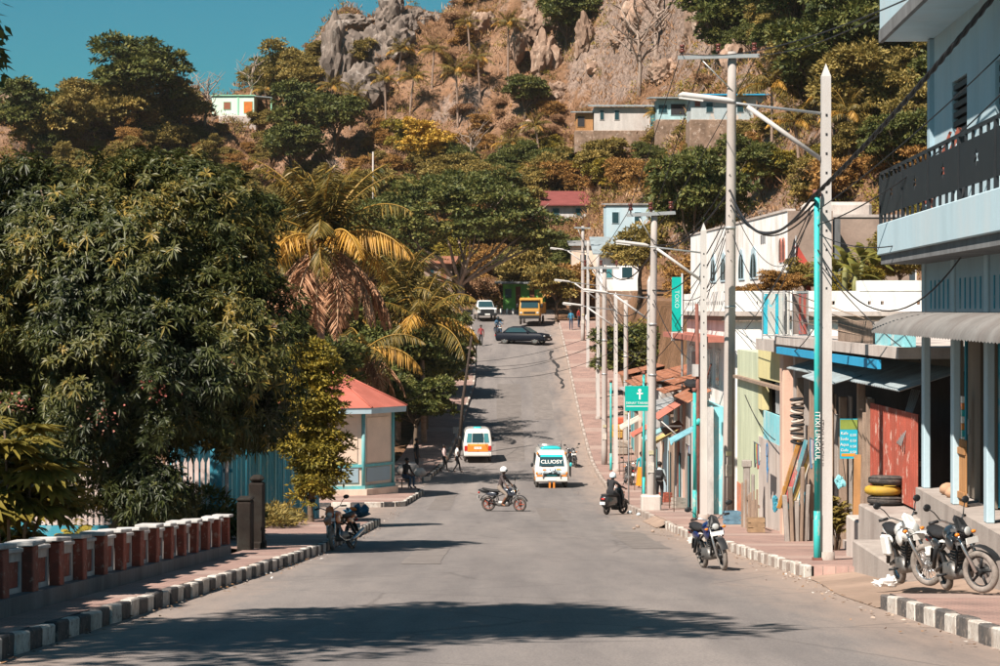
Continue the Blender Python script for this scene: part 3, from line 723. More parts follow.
# the palms above the kiosk
p = px(318, 0, 112); zc = (HY - 243) / FPX * 112
palm((p.x, 112, terrain(p.x, 112)), zc - terrain(p.x, 112), [("up", 13, 20), ("mid", 5, 50), ("yel", 9, 10), ("dead", 22, 0), ("low", 2, 100)], 1.55, "tall coconut palm with yellow and dead brown hanging fronds above kiosk", 3, 9, (.3, 0), .17)
p = px(424, 0, 138); zc = (HY - 322) / FPX * 138
palm((p.x, 138, terrain(p.x, 138)), zc - terrain(p.x, 138), [("mid", 7, 5), ("yel", 4, 0), ("low", 5, 30), ("up", 4, 60)], 1.3, "low spreading palm with arching fronds hanging towards the upper road", 6, 4, (-.2, -.2), .14)
p = px(398, 0, 141); zc = (HY - 306) / FPX * 141
palm((p.x, 141, terrain(p.x, 141)), zc - terrain(p.x, 141), [("up", 12, 0), ("mid", 5, 30), ("dead", 5, 10), ("yel", 3, 0)], 1.2, "young palm with upright olive fronds between two other palms", 9, 0, (.1, 0), .14)
p = px(362, 0, 122); zc = (HY - 350) / FPX * 122
palm((p.x, 122, terrain(p.x, 122)), zc - terrain(p.x, 122), [("dead", 12, 0), ("low", 4, 30), ("yel", 4, 80), ("mid", 3, 0)], 1.1, "short palm shrouded in dead brown fronds behind the kiosk roof", 12, 0, (.1, 0), .14)
p = px(275, 0, 125); zc = (HY - 262) / FPX * 125
palm((p.x, 125, terrain(p.x, 125)), zc - terrain(p.x, 125), [("mid", 5, 0), ("low", 3, 40), ("up", 5, 10)], .85, "palm half hidden between mango crown and tall palm", 15, 0, (.1, 0), .14)

# yellow-green columnar tree beside the kiosk
sg = Vector((-5.72, 71.5, terrain(-5.72, 71.5)))
t = thing("columnar_tree", "yellow green columnar tree in front of the red roofed kiosk", "tree", sg)
link("crown", crown("crown", [((0, 0, 3.2), (.95, .9, 2.0)), ((.1, 0, 4.7), (.8, .8, 1.2)), ((.25, -.1, 2.0), (.8, .7, 1.1)), ((-.3, 0, 3.9), (.8, .8, 1.2)), ((.15, -.1, 1.4), (.6, .6, .8)), ((.3, 0, 3.2), (.6, .6, 1.0)), ((.2, 0, 2.3), (.6, .6, .8)), ((0, 0, 1.15), (.5, .5, .6)), ((-.45, 0, 2.6), (.6, .6, 1.0))], L_YEL, 900, 44, .26, (.15, .065), 77, inner=.35), t)
link("trunk", trunk(BARK, 1.5, .09, [(0, 0, 3), (.2, 0, 4.4), (-.3, 0, 3.8), (.1, 0, 2)], 4), t)

# broad rain tree at the top of the street
tg = Vector((-3.7, 216, terrain(-3.7, 216)))
t = thing("rain_tree", "broad green rain tree with forked pale limbs at top of street", "tree", tg)
tb = [((-7, 0, 8.6), (4.0, 3.8, 2.4)), ((-2.5, -1, 10), (4.2, 4, 2.5)), ((2.8, -.5, 9.8), (4.0, 3.8, 2.3)), ((6.0, 0, 8.3), (3.0, 3.2, 2.2)), ((-4.5, -2.5, 7.4), (3.2, 2.8, 1.8)), ((1.5, -3, 7.6), (3.4, 2.8, 1.7)), ((5.6, -1, 7.2), (2.3, 2.2, 1.3)), ((-8.5, 1, 6.6), (2.4, 2.6, 1.8)), ((0, 2, 11.2), (3.6, 3.4, 1.8)), ((7.3, 1.0, 6.7), (2.0, 2.2, 1.5))]
link("crown", crown("crown", tb, L_DARK, 620, 46, .75, (.36, .24), 31, flat=.5, inner=.08), t)
link("trunk", trunk(PALEBARK, 3.4, .4, [b[0] for b in tb], 14), t)

# street-side trees, labelled by where they stand
for kind, X, Y, sc, sd, lb in [
    ("dark", -9.2, 127, (1.25, 1.25, 1.2), 0, "dark shady tree behind the kiosk on the lower bend"), ("dark", -6.6, 138, (1.2, 1.2, 1.2), 1, "dark shady tree overhanging the parked left van"),
    ("olive", -6.6, 147, 1.25, 2, "olive tree between two dark trees beside the upper road"), ("dark", -6.3, 157, 1.15, 2, "dark tree whose boughs brush the upper left kerb"),
    ("olive", -5.9, 169, 1.1, 0, "olive tree on the upper left kerb below the pickup"), ("yellow", -8.0, 152, 1.35, 1, "yellowish leafy tree behind the low spreading palm"), ("dark", -11, 140, 1.6, 1, "large dark tree hidden behind the palms"),
    ("olive", -6.6, 184, 1.1, 1, "leafy tree beside the pickup at the top of street"), ("dark", -10, 118, 1.2, 2, "dark tree to the left of the kiosk roof"), ("yellow", -8.8, 112, .8, 0, "small yellowish tree under the tall coconut palm"),
    ("dark", -4.9, 136, (.8, .8, .75), 0, "low dark tree beside the leaning pole"), ("dark", -4.5, 143.5, (.85, .85, .8), 1, "low dark tree overhanging the pavement above the leaning pole"), ("olive", -4.2, 151, (.8, .8, .75), 2, "low olive tree crowding the upper left pavement"), ("dark", -3.8, 159, (.8, .8, .75), 2, "low dark tree halfway up the left pavement"), ("dark", -3.6, 168, (.8, .8, .8), 0, "low dark tree near the top of left pavement"), ("dark", -6.9, 131, (.9, .9, .8), 2, "low dark tree behind the rubble heap"),
    ("olive", 4.9, 206, (1.0, 1.0, .95), 2, "rounded olive brown tree beside the yellow truck"), ("rust", 6.6, 212, 1.35, 1, "rusty leaved tree behind the yellow truck"),
    ("dark", 9.0, 150, (1.2, 1.2, .92), 0, "tall dark tree behind the crossarm pole and the vertical banner"), ("olive", 8.4, 158, .95, 1, "tall olive tree behind the far lamp poles"),
    ("dark", 13.6, 166, (1.3, 1.3, 1.7), 2, "big dark tree above the long white house"), ("rust", 11.4, 139, .9, 0, "reddish brown small tree at the end of the white house"), ("olive", 10.2, 172, 1.05, 0, "olive tree on the bank behind the far poles")]:
    tree(kind, (X, Y, terrain(X, Y)), sc, sd, lb)
for X, Y, k, sc in [(-14, 75, "dark", 1.2), (-17, 88, "dark", 1.3), (-13, 96, "dark", 1.1), (-20, 105, "dark", 1.6), (-16, 118, "dark", 1.3), (-24, 122, "dark", 1.7), (-19, 138, "dark", 1.8), (-28, 145, "dark", 1.6), (-15, 152, "dark", 1.5), (-22, 165, "dark", 2.0), (-33, 170, "olive", 2.0), (-14, 178, "dark", 1.8), (-26, 188, "olive", 2.0), (-18, 198, "dark", 2.0), (-38, 200, "dark", 2.2), (-30, 210, "olive", 2.0), (-12, 215, "olive", 1.7), (-46, 190, "olive", 2.0), (-19, 40, "olive", 1.2), (-22, 52, "dark", 1.4), (-18, 63, "olive", 1.2), (-24, 72, "dark", 1.5), (-17, 30, "dark", 1.1)]:
    tree(k, (X, Y, terrain(X, Y)), sc, int(X * 7), "bushy valley tree crowded behind the mango tree and palms", name="valley_tree", group="valley trees behind the mango")

# --- hillside: single trees scattered over the slope, the kinds changing with height
rs = random.Random(19); placed = 0; taken = []; tries = 0
CLEAR = [(574, 766, 94, 128), (212, 262, 94, 120), (548, 612, 197, 214), (606, 656, 203, 236), (335, 435, 10, 95), (500, 690, 0, 80), (600, 636, 250, 285), (694, 880, 211, 285)]
MARKS = [('mint house', -37, 335), ('limestone crag', -18, 322), ('golden tree', -9, 290), ('bare cliff', 14, 315), ('grey hillside shack', 13, 285), ('patchwork shack', 26, 270), ('red roofed house', 8, 245), ('long white house', 18, 150), ('big right slope palm', 25, 215), ('rain tree', -4, 225), ('palm above the kiosk', -22, 240), ('far left ridge rock', -62, 318), ('upper right cliff', 34, 290)]
while placed < 760 and tries < 40000:
    tries += 1
    X = rs.uniform(-84, 84); Y = rs.uniform(150, 345); t_ = hill_t(X, Y)
    if not (.02 < t_ < 1.02) or abs(X) > Y * .26: continue
    q = rs.random(); low = t_ < .5
    nn = mnoise.noise(Vector((X * .06, Y * .06, 2)))
    if X > 9 and t_ > .42 and X < 26 and q > .35: continue                      # the bare cliff
    if t_ > .6 and -30 < X < 6 and q > .6: continue
    zz_ = terrain(X, Y)
    pxx = 500 + FPX * X / Y; pyy = HY - FPX * zz_ / Y
    if any((X - a) ** 2 + (Y - b) ** 2 < 5.5 for a, b in taken): continue
    taken.append((X, Y))
    if low: k = "dark" if q < .20 else "olive" if q < .48 else "yellow" if q < .66 else "rust" if q < .92 else "brushy"
    else: k = "brushy" if q < .34 else "rust" if q < .60 else "olive" if q < .84 else "dark" if q < .93 else "bare"
    if X < -20 and k == "brushy": k = "olive"
    if X > 22 and k in ("brushy", "rust") and q < .8: k = "dark" if q < .3 else "olive"
    sz_ = rs.uniform(.6, 1.25) * (1.05 if low else .8)
    if k == "brushy" or k == "bare": hw, hh = 2, 2
    else: hw, hh = 2.6, 6.0 if k == "dark" else 5.2 if k == "olive" else 4.3
    hw *= sz_ * FPX / Y; hh *= sz_ * FPX / Y; hid = False
    for a0, a1, b0, b1 in CLEAR:          # keep the ground open before the hillside houses and the crag
        if pxx + hw > a0 and pxx - hw < a1 and pyy > b0 and pyy - hh < b1: hid = True
    if hid: continue
    tree(k, (X, Y, zz_ - (.15 if k in ("brushy", "bare") else 1.35 * sz_)), sz_, rs.randint(0, 2), where=True); placed += 1
# particular ones that the eye picks out
for x, y, k, s in [(428, 176, "gold", 1.6), (405, 150, "yellow", 1.2), (306, 150, "dark", 1.8), (292, 180, "dark", 1.5), (335, 155, "dark", 1.5), (140, 118, "dark", 2.3), (120, 140, "olive", 1.9), (60, 150, "olive", 1.8), (30, 150, "dark", 1.9), (180, 130, "olive", 1.6), (90, 128, "olive", 1.6),
                   (292, 92, "olive", 1.7), (306, 104, "olive", 1.5), (278, 70, "dark", 1.5), (355, 75, "olive", 1.1), (566, 50, "dark", 1.5), (575, 25, "dark", 1.5), (745, 30, "dark", 2.3), (720, 60, "dark", 1.9), (790, 60, "dark", 2.0), (850, 30, "dark", 2.2), (860, 140, "olive", 1.7), (820, 120, "dark", 1.8), (700, 230, "olive", 1.6), (715, 218, "dark", 1.3), (650, 196, "rust", 1.3), (560, 188, "rust", 1.3), (600, 182, "olive", 1.2), (625, 184, "rust", 1.2), (580, 176, "rust", 1.0), (597, 150, "olive", .55), (640, 152, "rust", .5), (668, 140, "rust", .5), (700, 146, "olive", .6), (738, 146, "olive", .55), (757, 142, "rust", .5), (578, 142, "rust", .5), (612, 141, "olive", .42), (626, 143, "rust", .45), (655, 144, "olive", .5), (683, 138, "olive", .45), (690, 152, "rust", .6), (715, 142, "rust", .5), (726, 140, "rust", .45), (748, 138, "olive", .45), (770, 140, "olive", .6), (222, 128, "rust", .5), (258, 130, "olive", .6), (525, 115, "dark", 1.1), (870, 90, "dark", 2.0), (840, 200, "rust", 1.4),
                   (10, 85, "rust", 1.3), (640, 90, "bare", 2.4), (655, 60, "bare", 2.4), (470, 165, "bare", 1.3), (205, 118, "bare", 1.6), (250, 100, "bare", 1.6), (190, 118, "bare", 1.5), (760, 205, "dark", 1.2)]:
    p = thit(x, y + 6); tree(k, (p.x, p.y, p.z - (.2 if k in ("bare", "gold") else .9 * s)), s, int(x + y), where=True)
for x, y, hgt, s, lb in [(508, 92, 8.5, .8, "tall palm on the dry slope above the grey hillside shack"), (458, 128, 7.5, .85, "palm with drooping crown beside the golden tree"), (386, 125, 6, .7, "slim palm below the limestone crag"), (432, 90, 5, .75, "short palm high on the slope under the boulders"), (305, 112, 4.5, .8, "stocky palm left of the limestone crag"), (398, 85, 4.5, .7, "small palm at the foot of the boulders"), (268, 120, 4, .6, "small palm beside the mint house"), (772, 168, 7.0, 1.15, "big palm behind the lamp arm on the right slope"), (733, 140, 3.6, .7, "small palm beside the blue hillside shack"), (775, 80, 7, .9, "palm high above the big right slope palm"), (510, 178, 4, .7, "small palm above the red roofed house"), (835, 150, 4.5, .7, "palm beside the corner house's upper wall"), (800, 185, 5.0, .8, "palm behind the teal pipe pole"), (480, 110, 5.5, .75, "leaning palm between the tall slope palm and golden tree"), (350, 130, 4.5, .75, "palm at the foot of the lower limestone face"), (330, 118, 4, .7, "low palm left of the lower limestone face"), (470, 60, 4.5, .6, "little palm under the cliff top"), (410, 118, 5, .75, "palm just above the golden tree"), (540, 165, 4.5, .75, "palm above the maroon roof"), (590, 155, 4, .6, "small palm below the grey shack"), (655, 150, 4, .6, "small palm below the turquoise shack"), (850, 175, 5, .8, "palm above the bare end wall"), (860, 60, 6, .9, "palm high beside the corner house roof")]:
    p = thit(x, y); palm((p.x, p.y, p.z - .1), hgt, [("up", 6, 10), ("mid", 7, 30), ("low", 5, 0), ("yel", 3, 50)], s, lb, int(x), 0, (RNG.uniform(-.6, .6), 0), .13)

# leafy undergrowth, one tangled mass over the lower slope
rng0 = np.random.default_rng(14); PP = []; TN = []
while len(PP) < 13500:
    X = rng0.uniform(-86, 86); Y = rng0.uniform(150, 346); t_ = hill_t(X, Y)
    if t_ < .02 or t_ > 1.02 or abs(X) > Y * .27: continue
    v = mnoise.noise(Vector((X * .07, Y * .07, 12))) + .5 * mnoise.noise(Vector((X * .2, Y * .2, 3)))
    if rng0.random() > (.75 - .35 * t_ + v * .8) or (8 < X < 26 and t_ > .55 and v < .15): continue
    PP.append((X, Y, terrain(X, Y))); TN.append(v)
PP = np.array(PP); TN = np.array(TN); m_ = 24; n = len(PP) * m_; idx = np.repeat(np.arange(len(PP)), m_); sz = (rng0.uniform(.4, 1.2, len(PP)) ** 1.3)[idx]
e = rdir(rng0, n); e[:, 2] = np.abs(e[:, 2]); e *= (rng0.uniform(.3, 1, n) * sz)[:, None] * np.array([1.1, 1.1, 1.0])
for nm_, mt_, sel in (("green_undergrowth", L_OLIVE, 0), ("rusty_undergrowth", L_RUST, 1), ("straw_undergrowth", L_YEL, 2)):
    cat_ = np.where(rng0.random(len(PP)) < .0, 0, np.digitize(TN + rng0.normal(0, .35, len(PP)), [-.18, .22])); q_ = cat_[idx] == (1, 0, 2)[sel]
    ug = link(nm_, leaf_mesh(nm_, (PP[idx] + e)[q_], nrm(e + rdir(rng0, n) * .6)[q_], nrm(rdir(rng0, n) + np.array([0, 0, .9]))[q_], (.26 * rng0.uniform(.6, 1.3, n))[q_], (.14 * rng0.uniform(.7, 1.2, n))[q_], np.clip(.45 + rng0.normal(0, .16, len(PP))[idx] + rng0.normal(0, .14, n), 0, 1)[q_], mt_))
    tag(ug, "tangled %s low shrubs over the hillside" % ("olive green", "rusty brown", "yellowish green")[sel], "undergrowth", kind="stuff")

# dry grass and scrub all over the slope
rng0 = np.random.default_rng(4); PP = []; TN = []
while len(PP) < 26000:
    X = rng0.uniform(-86, 86); Y = rng0.uniform(150, 346)
    t_ = hill_t(X, Y)
    if t_ < .03 or t_ > 1.03 or abs(X) > Y * .27: continue
    PP.append((X, Y, terrain(X, Y) - .05)); TN.append(mnoise.noise(Vector((X * .09, Y * .09, 7))))
PP = np.array(PP); TN = np.array(TN); m_ = 8; n = len(PP) * m_; idx = np.repeat(np.arange(len(PP)), m_)
e = rng0.normal(size=(n, 3)) * np.array([.42, .42, .0]); sz = rng0.uniform(.55, 1.3, len(PP))[idx]
D = nrm(rng0.normal(size=(n, 3)) * np.array([.6, .6, .2]) + np.array([0, 0, .9]))
br = link("dry_scrub", leaf_mesh("dry_scrub", PP[idx] + e * sz[:, None], D, rdir(rng0, n), sz * .75 * rng0.uniform(.6, 1.2, n), .11 * sz, np.clip(.5 + TN[idx] * .55 + rng0.normal(0, .18, n), 0, 1), L_BRUSH))
tag(br, "straw coloured dry grass and scrub covering the hillside", "dry grass", kind="stuff")

# limestone crag and boulders on the crest
ROCK = M("grey_limestone", (.185, .145, .12), .95, .45, .35, .9, streak=True, dirt=(.075, .06, .052), wear=(.27, .23, .20))
ROCKT = M("tan_cliff_rock", (.30, .20, .145), .95, .45, .35, .9, streak=True, dirt=(.15, .095, .065), wear=(.42, .32, .25))
def boulder(loc, r, seed, label, group=None, amp=.28, cat="rock"):
    bm = bmesh.new(); bmesh.ops.create_icosphere(bm, subdivisions=4, radius=1.0); off = Vector((seed * 3.7, seed * 1.3, 0))
    for v in bm.verts:
        d = v.co.normalized(); e_ = Vector((d.x, d.y, d.z * .55)); v1 = mnoise.voronoi(e_ * 1.7 + off)[0]; v2 = mnoise.voronoi(e_ * 4.3 + off)[0]
        k = .80 + amp * mnoise.noise(d * 1.3 + off) + amp * 1.7 * (v1[1] - v1[0]) + amp * .9 * (v2[1] - v2[0])
        v.co = Vector((d.x * r[0], d.y * r[1], d.z * r[2])) * k
    me = bpy.data.meshes.new("boulder"); bm.to_mesh(me); bm.free(); me.materials.append(ROCK if seed < 11 else ROCKT)
    o = link("boulder", me, None, loc); return tag(o, label, cat, group)
for i, (x, y, Y, r, lb) in enumerate([
    (352, 24, 335, (2.9, 2.4, 1.3), "flat topped grey boulder at the left end of the crest"), (391, 14, 334, (2.3, 2.2, 2.9), "tallest upright grey boulder on the crest"), (405, 26, 333, (1.7, 2, 1.9), "leaning boulder against the tallest crest boulder"), (414, 17, 336, (1.4, 1.6, 1.4), "middle sized boulder right of the tallest one"), (424, 20, 336, (1.4, 1.5, 1.2), "small rounded boulder in the crest row"), (437, 20, 337, (1.1, 1.3, 1.0), "last small boulder at the right end of the crest"),
    (338, 66, 322, (2.8, 3.5, 6.6), "tall pale limestone buttress under the flat boulder"), (377, 52, 325, (3.2, 3.4, 3.6), "grey limestone face under the tallest boulder"), (362, 92, 318, (3.0, 3.4, 4.0), "lower limestone face at the foot of the crag"), (398, 46, 326, (2.6, 3, 2.9), "limestone face under the small crest boulders"),
    (545, 60, 310, (2.0, 2.6, 3.6), "pale rock rib on the bare cliff"), (533, 28, 316, (1.8, 2.4, 2.8), "pale rock ledge high on the bare cliff"), (620, 42, 312, (1.4, 2.0, 1.4), "small white rock patch on the bare cliff"), (585, 40, 314, (1.5, 2.2, 3.2), "narrow rock rib right of the cliff trees"), (697, 25, 300, (1.6, 2.4, 4.0), "pale rock pillar on the upper right cliff"), (800, 20, 260, (2.4, 2.6, 3.0), "pale rock outcrop above the right palms"), (560, 20, 316, (2.6, 3, 3.2), "broad tan rock face at the cliff top"), (640, 20, 312, (2.8, 3, 3.0), "broken tan rock face above the bare tree"), (665, 75, 300, (2.2, 3, 2.0), "low tan ledge above the turquoise shack"), (600, 72, 305, (2.4, 3, 2.2), "low tan ledge above the grey shack"), (480, 30, 322, (2.4, 3, 2.6), "tan outcrop right of the crest boulders"), (560, 95, 296, (1.8, 2.4, 1.6), "small tan outcrop above the annex"), (740, 60, 280, (2.4, 3, 3.0), "shaded rock face behind the tallest pole"), (530, 132, 285, (1.3, 1.6, 1.4), "grey boulder left of the hillside shack"), (517, 45, 312, (1.2, 2, 2.4), "cracked rock face above the tall slope palm"), (10, 105, 310, (2.6, 2.5, 1.8), "brown rock at the far left of the ridge"), (855, 110, 240, (1.6, 1.8, 1.2), "pale rock patch among the right slope trees")]):
    p = px(x, y, Y); q = thit(x, y + r[2] * 2.4, 150)
    if abs(q.y - Y) > 4: k_ = q.y / Y; p = px(x, y, q.y + (.45 * r[1] if i > 5 else -1)); r = tuple(v * min(1.15, max(.75, k_)) for v in r)
    boulder(p, r, i + 1, lb)
# ------------------------------------------------------------------ paints and plasters
WHITE = M("white_plaster", (.83, .80, .77), .9, .12, 1.2, .2, streak=True, dirt=(.50, .44, .39))
CREAM = M("cream_plaster", (.72, .58, .47), .9, .14, 1.5, .2, streak=True, dirt=(.5, .37, .3))
BLUEW = M("pale_blue_plaster", (.29, .40, .46), .85, .12, 1.2, .15, streak=True, dirt=(.30, .40, .44))
BLUEWH = M("blue_white_paint", (.40, .53, .59), .85, .12, 1.2, .15, streak=True, dirt=(.45, .52, .55))
TEAL = M("teal_paint", (.035, .40, .38), .6, .18, 3, .1, streak=True, wear=(.25, .36, .33))
TEALD = M("teal_trim", (.12, .42, .45), .7, .2, 3, .1, streak=True, dirt=(.2, .3, .3))
CYAN = M("sky_cyan_paint", (.22, .56, .62), .75, .2, 1.5, .15, streak=True, dirt=(.36, .5, .5), wear=(.55, .6, .58))
BLUEF = M("blue_fence_paint", (.05, .30, .40), .7, .25, 2, .2, streak=True, dirt=(.04, .2, .28), wear=(.2, .36, .4))
BRIGHTB = M("bright_blue_board", (.03, .32, .55), .6, .15, 2, .1, streak=True)
PINKW = M("pinkish_white_picket", (.62, .50, .46), .85, .2, 2, .2, streak=True, dirt=(.42, .33, .3))
BRICKRED = M("brick_red_paint", (.27, .075, .05), .85, .3, 4, .25, dirt=(.15, .06, .045), wear=(.36, .22, .17))
GREYW = M("weathered_white", (.50, .48, .46), .9, .25, 3, .25, dirt=(.28, .26, .25), streak=True)
CONC = M("grey_concrete", (.36, .315, .285), .95, .25, 1.6, .35, streak=True, dirt=(.24, .2, .18))
CONCL = M("pale_concrete", (.50, .44, .40), .95, .2, 1.6, .3, streak=True, dirt=(.34, .28, .25))
CONCD = M("dark_plinth", (.16, .165, .17), .95, .3, 1.6, .3, streak=True, dirt=(.09, .09, .09))
BROWNC = M("bare_render", (.31, .23, .185), .97, .25, 1.0, .4, dirt=(.22, .16, .13))
WOOD = M("weathered_wood", (.31, .225, .17), .95, .35, 5, .5, streak=True, dirt=(.18, .125, .095))
WOODO = M("orange_plank", (.38, .195, .08), .85, .25, 5, .3, streak=True)
WOODG = M("grey_board", (.34, .30, .27), .95, .35, 5, .5, streak=True, dirt=(.2, .17, .15))
DOORB = M("brown_shutter", (.17, .145, .115), .85, .2, 3, .25, streak=True)
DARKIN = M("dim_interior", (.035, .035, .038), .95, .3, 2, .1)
MAROON = M("dark_maroon_roof", (.20, .055, .05), .8, .2, 1, .2)
RUST = M("rusty_iron_sheet", (.30, .12, .065), .9, .4, 2, .4, streak=True, dirt=(.16, .07, .045), wear=(.4, .24, .18))
REDGATE = M("red_painted_iron", (.38, .085, .055), .8, .3, 3, .3, streak=True, wear=(.52, .34, .28), dirt=(.26, .08, .055))
ZINC = M("zinc_sheet", (.36, .37, .37), .65, .25, 2, .2, metal=.3, streak=True, dirt=(.24, .2, .18))
ZINCB = M("blue_grey_zinc", (.27, .32, .34), .7, .25, 2, .2, streak=True, dirt=(.18, .2, .2))
REDROOF = M("red_painted_roof", (.42, .125, .09), .75, .16, 1.4, .15, dirt=(.35, .10, .07))
REDFAS = M("faded_red_fascia", (.42, .15, .11), .85, .2, 2, .2, dirt=(.3, .12, .09))
YELW = M("pale_yellow_wall", (.62, .55, .28), .9, .15, 1.4, .2, streak=True, dirt=(.45, .4, .24))
GREENW = M("pale_green_wall", (.52, .56, .40), .9, .15, 1.4, .2, streak=True, dirt=(.36, .4, .28))
ORANGEW = M("orange_dado", (.55, .20, .11), .9, .25, 2, .25, dirt=(.36, .18, .13), wear=(.5, .36, .3))
PINKC = M("pink_column", (.60, .40, .31), .9, .15, 2, .2, streak=True, dirt=(.44, .3, .24))
MINT = M("mint_wall", (.60, .76, .64), .9, .1, 1.0, .15, streak=True)
MINTF = M("mint_trim", (.3, .62, .42), .85, .1, 1.0, .1)
LIMEG = M("bright_green_wall", (.26, .60, .14), .85, .2, 1, .2, streak=True, dirt=(.12, .36, .09))
BROWND = M("red_brown_door", (.26, .10, .06), .85, .2, 2, .2)
BLACKM = M("black_iron", (.022, .026, .030), .55, .2, 3, .1, metal=.3)
STEEL = M("galvanised_steel", (.45, .46, .46), .45, .15, 4, .1, metal=.6)
INSUL = M("brown_insulator", (.13, .035, .025), .3, .2, 6, .05, coat=.4)
PIPEBR = M("rust_brown_pipe", (.20, .08, .06), .8, .3, 6, .2)
DARKST = M("mossy_dark_stone", (.020, .014, .011), .95, .4, 4, .6, dirt=(.03, .03, .025))
GLASS = glassmat("dark_glass"); GLASST = glassmat("teal_tinted_glass", (.06, .20, .22))
TARPBLK = M("black_cloth", (.02, .02, .022), .9, .2, 4, .2)
OFFW = M("offwhite_paint", (.80, .78, .74), .7, .08, 2, .05)

# ------------------------------------------------------------------ left: balustrade wall
bw = thing("balustrade_wall", "low balustrade wall with brick red piers and white copings under mango tree", "wall", (-5.6, 36, zp(36)))
B0 = bw.location.copy(); bay = 1.64; ys = [19.35 + bay * i for i in range(18)]
def wl_(y): return -5.42 + .0 * y
pier = MB().cbox(-.02, .115, -.16, .16, .0, .56, .012).data("pier", BRICKRED)
cap = MB().cbox(-.20, .15, -.42, .42, 0, .055, .012).data("coping", GREYW)
panelm = MB()
panelm.box(-.05, .05, -.66, .66, 0, .10).box(-.05, .05, -.66, .66, .40, .50).box(-.05, .05, -.66, -.54, .10, .40).box(-.05, .05, .54, .66, .10, .40)
panel = panelm.data("panel_frame", GREYW); inset = MB().cbox(-.03, .03, -.54, .54, .10, .40, .01).data("panel_inset", BRICKRED); cap2 = MB().cbox(-.12, .12, -.44, .44, 0, .05, .01).data("rail_slab", GREYW)
pl = MB()
for i, y in enumerate(ys):
    if i < 17: pl.prism([(-5.75 - B0.x, y - B0.y, zp(y) - .4 - B0.z), (-5.38 - B0.x, y - B0.y, zp(y) - .4 - B0.z), (-5.38 - B0.x, y - B0.y, zp(y) + .20 - B0.z), (-5.75 - B0.x, y - B0.y, zp(y) + .20 - B0.z)], (0, bay, zp(y + bay) - zp(y)))
pl.build("plinth", CONCD, bw)
for i, y in enumerate(ys):
    b = Vector((-5.53, y, zp(y) + .18 + RNG.uniform(-.012, .01))) - B0
    link("pier", pier, bw, b, (RNG.uniform(-.015, .015), RNG.uniform(-.015, .015), RNG.uniform(-.03, .03))); sl = math.atan2(zr(y + 1) - zr(y), 1)
    link("coping", cap, bw, b + Vector((RNG.uniform(-.015, .015), RNG.uniform(-.03, .03), .56)), (sl + RNG.uniform(-.02, .02), RNG.uniform(-.02, .02), RNG.uniform(-.03, .03)))
    if i < 17:
        c = Vector((-5.60, y + bay / 2, zp(y + bay / 2) + .16)) - B0
        pn = link("panel_frame", panel, bw, c, (sl, 0, 0)); link("panel_inset", inset, pn); link("rail_slab", cap2, bw, c + Vector((0, 0, .51)), (sl, 0, 0))
# old gate pillars
g1 = thing("gate_pillar", "tall dark weathered stone gate pillar at end of the balustrade", "pillar", (-5.25, 51.0, zp(51)))
bx(g1, "shaft", DARKST, (-.16, .16, -.22, .22, -.3, 1.42), c=.03); bx(g1, "cap_stone", DARKST, (-.15, .15, -.20, .20, 1.42, 1.58), c=.07); bx(g1, "foot", DARKST, (-.19, .19, -.25, .25, -.3, .16), c=.03)
g2 = thing("gate_pillar", "shorter squat dark gate pillar joined to the balustrade", "pillar", (-5.36, 50.0, zp(50)))
bx(g2, "shaft", DARKST, (-.18, .12, -.3, .3, -.3, 1.04), c=.03); bx(g2, "cap_stone", DARKST, (-.19, .13, -.31, .31, 1.04, 1.12), c=.03)

# picket fence behind the mango
pf = thing("picket_fence", "pinkish white picket fence on dark blue plinth behind mango tree", "fence", (-10.5, 60, terrain(-10, 60)))
Bz = pf.location; bx(pf, "plinth", BLUEF, (-4.2, 3.7, -.12, .12, -.3, .55))
for z in (.75, 1.9): bx(pf, "rail", BLUEF, (-4.2, 3.7, .03, .09, z, z + .09))
pk_ = MB().prism([(-.05, -.02, .57), (.05, -.02, .57), (.05, -.02, 2.15), (0, -.02, 2.28), (-.05, -.02, 2.15)], (0, .035, 0)).data("picket", PINKW)
for i in range(52): link("picket", pk_, pf, (-4.1 + i * .15, -.02, RNG.uniform(-.01, .01)), (0, RNG.uniform(-.008, .008), 0))
for x in (-4.0, -1.6, .8, 3.3): bx(pf, "post", BLUEF, (x - .16, x + .16, -.17, .15, -.3, 2.5), c=.02)
# blue plank fence
A_, B_ = Vector((-9.0, 65.5, 0)), Vector((-5.85, 77, 0)); dv = (B_ - A_); ang = math.atan2(dv.y, dv.x)
bf = thing("plank_fence", "tall blue vertical plank fence beside the columnar tree", "fence", (A_.x, A_.y, terrain(A_.x, A_.y)), ang)
np_ = int(dv.length / .24)
plk = MB().box(-.10, .10, -.02, .015, -.9, 2.75).data("plank", BLUEF)
plk2 = MB().box(-.035, .035, -.05, -.02, -.9, 2.7).data("batten", CYAN)
for i in range(np_):
    zz_ = terrain(A_.x, A_.y + dv.y * i / np_) - bf.location.z
    link("plank", plk, bf, (.12 + i * .24, 0, zz_ + RNG.uniform(-.03, .06)), (0, RNG.uniform(-.006, .006), 0))
    if i % 3 == 1: link("batten", plk2, bf, (.24 + i * .24, 0, zz_))
for i in (0, 16, 32, 46): bx(bf, "post", BLUEF, (i * .24 - .07, i * .24 + .07, .02, .14, -1.6, 2.7 - .1 * (i > 20)))
# low wall + leaf heap in the shade behind the pavement
lw = thing("low_wall", "low shaded kerb wall between pavement and blue plank fence", "wall", (-6.9, 63, zp(63)))
for y0 in (54, 58, 62, 66, 70): bx(lw, "wall_block", CONCD, (-.12, .12, y0 - 63, y0 - 63 + 3.98, zp(y0 + 2) - zp(63) - .4, zp(y0 + 2) - zp(63) + .2), c=.02)

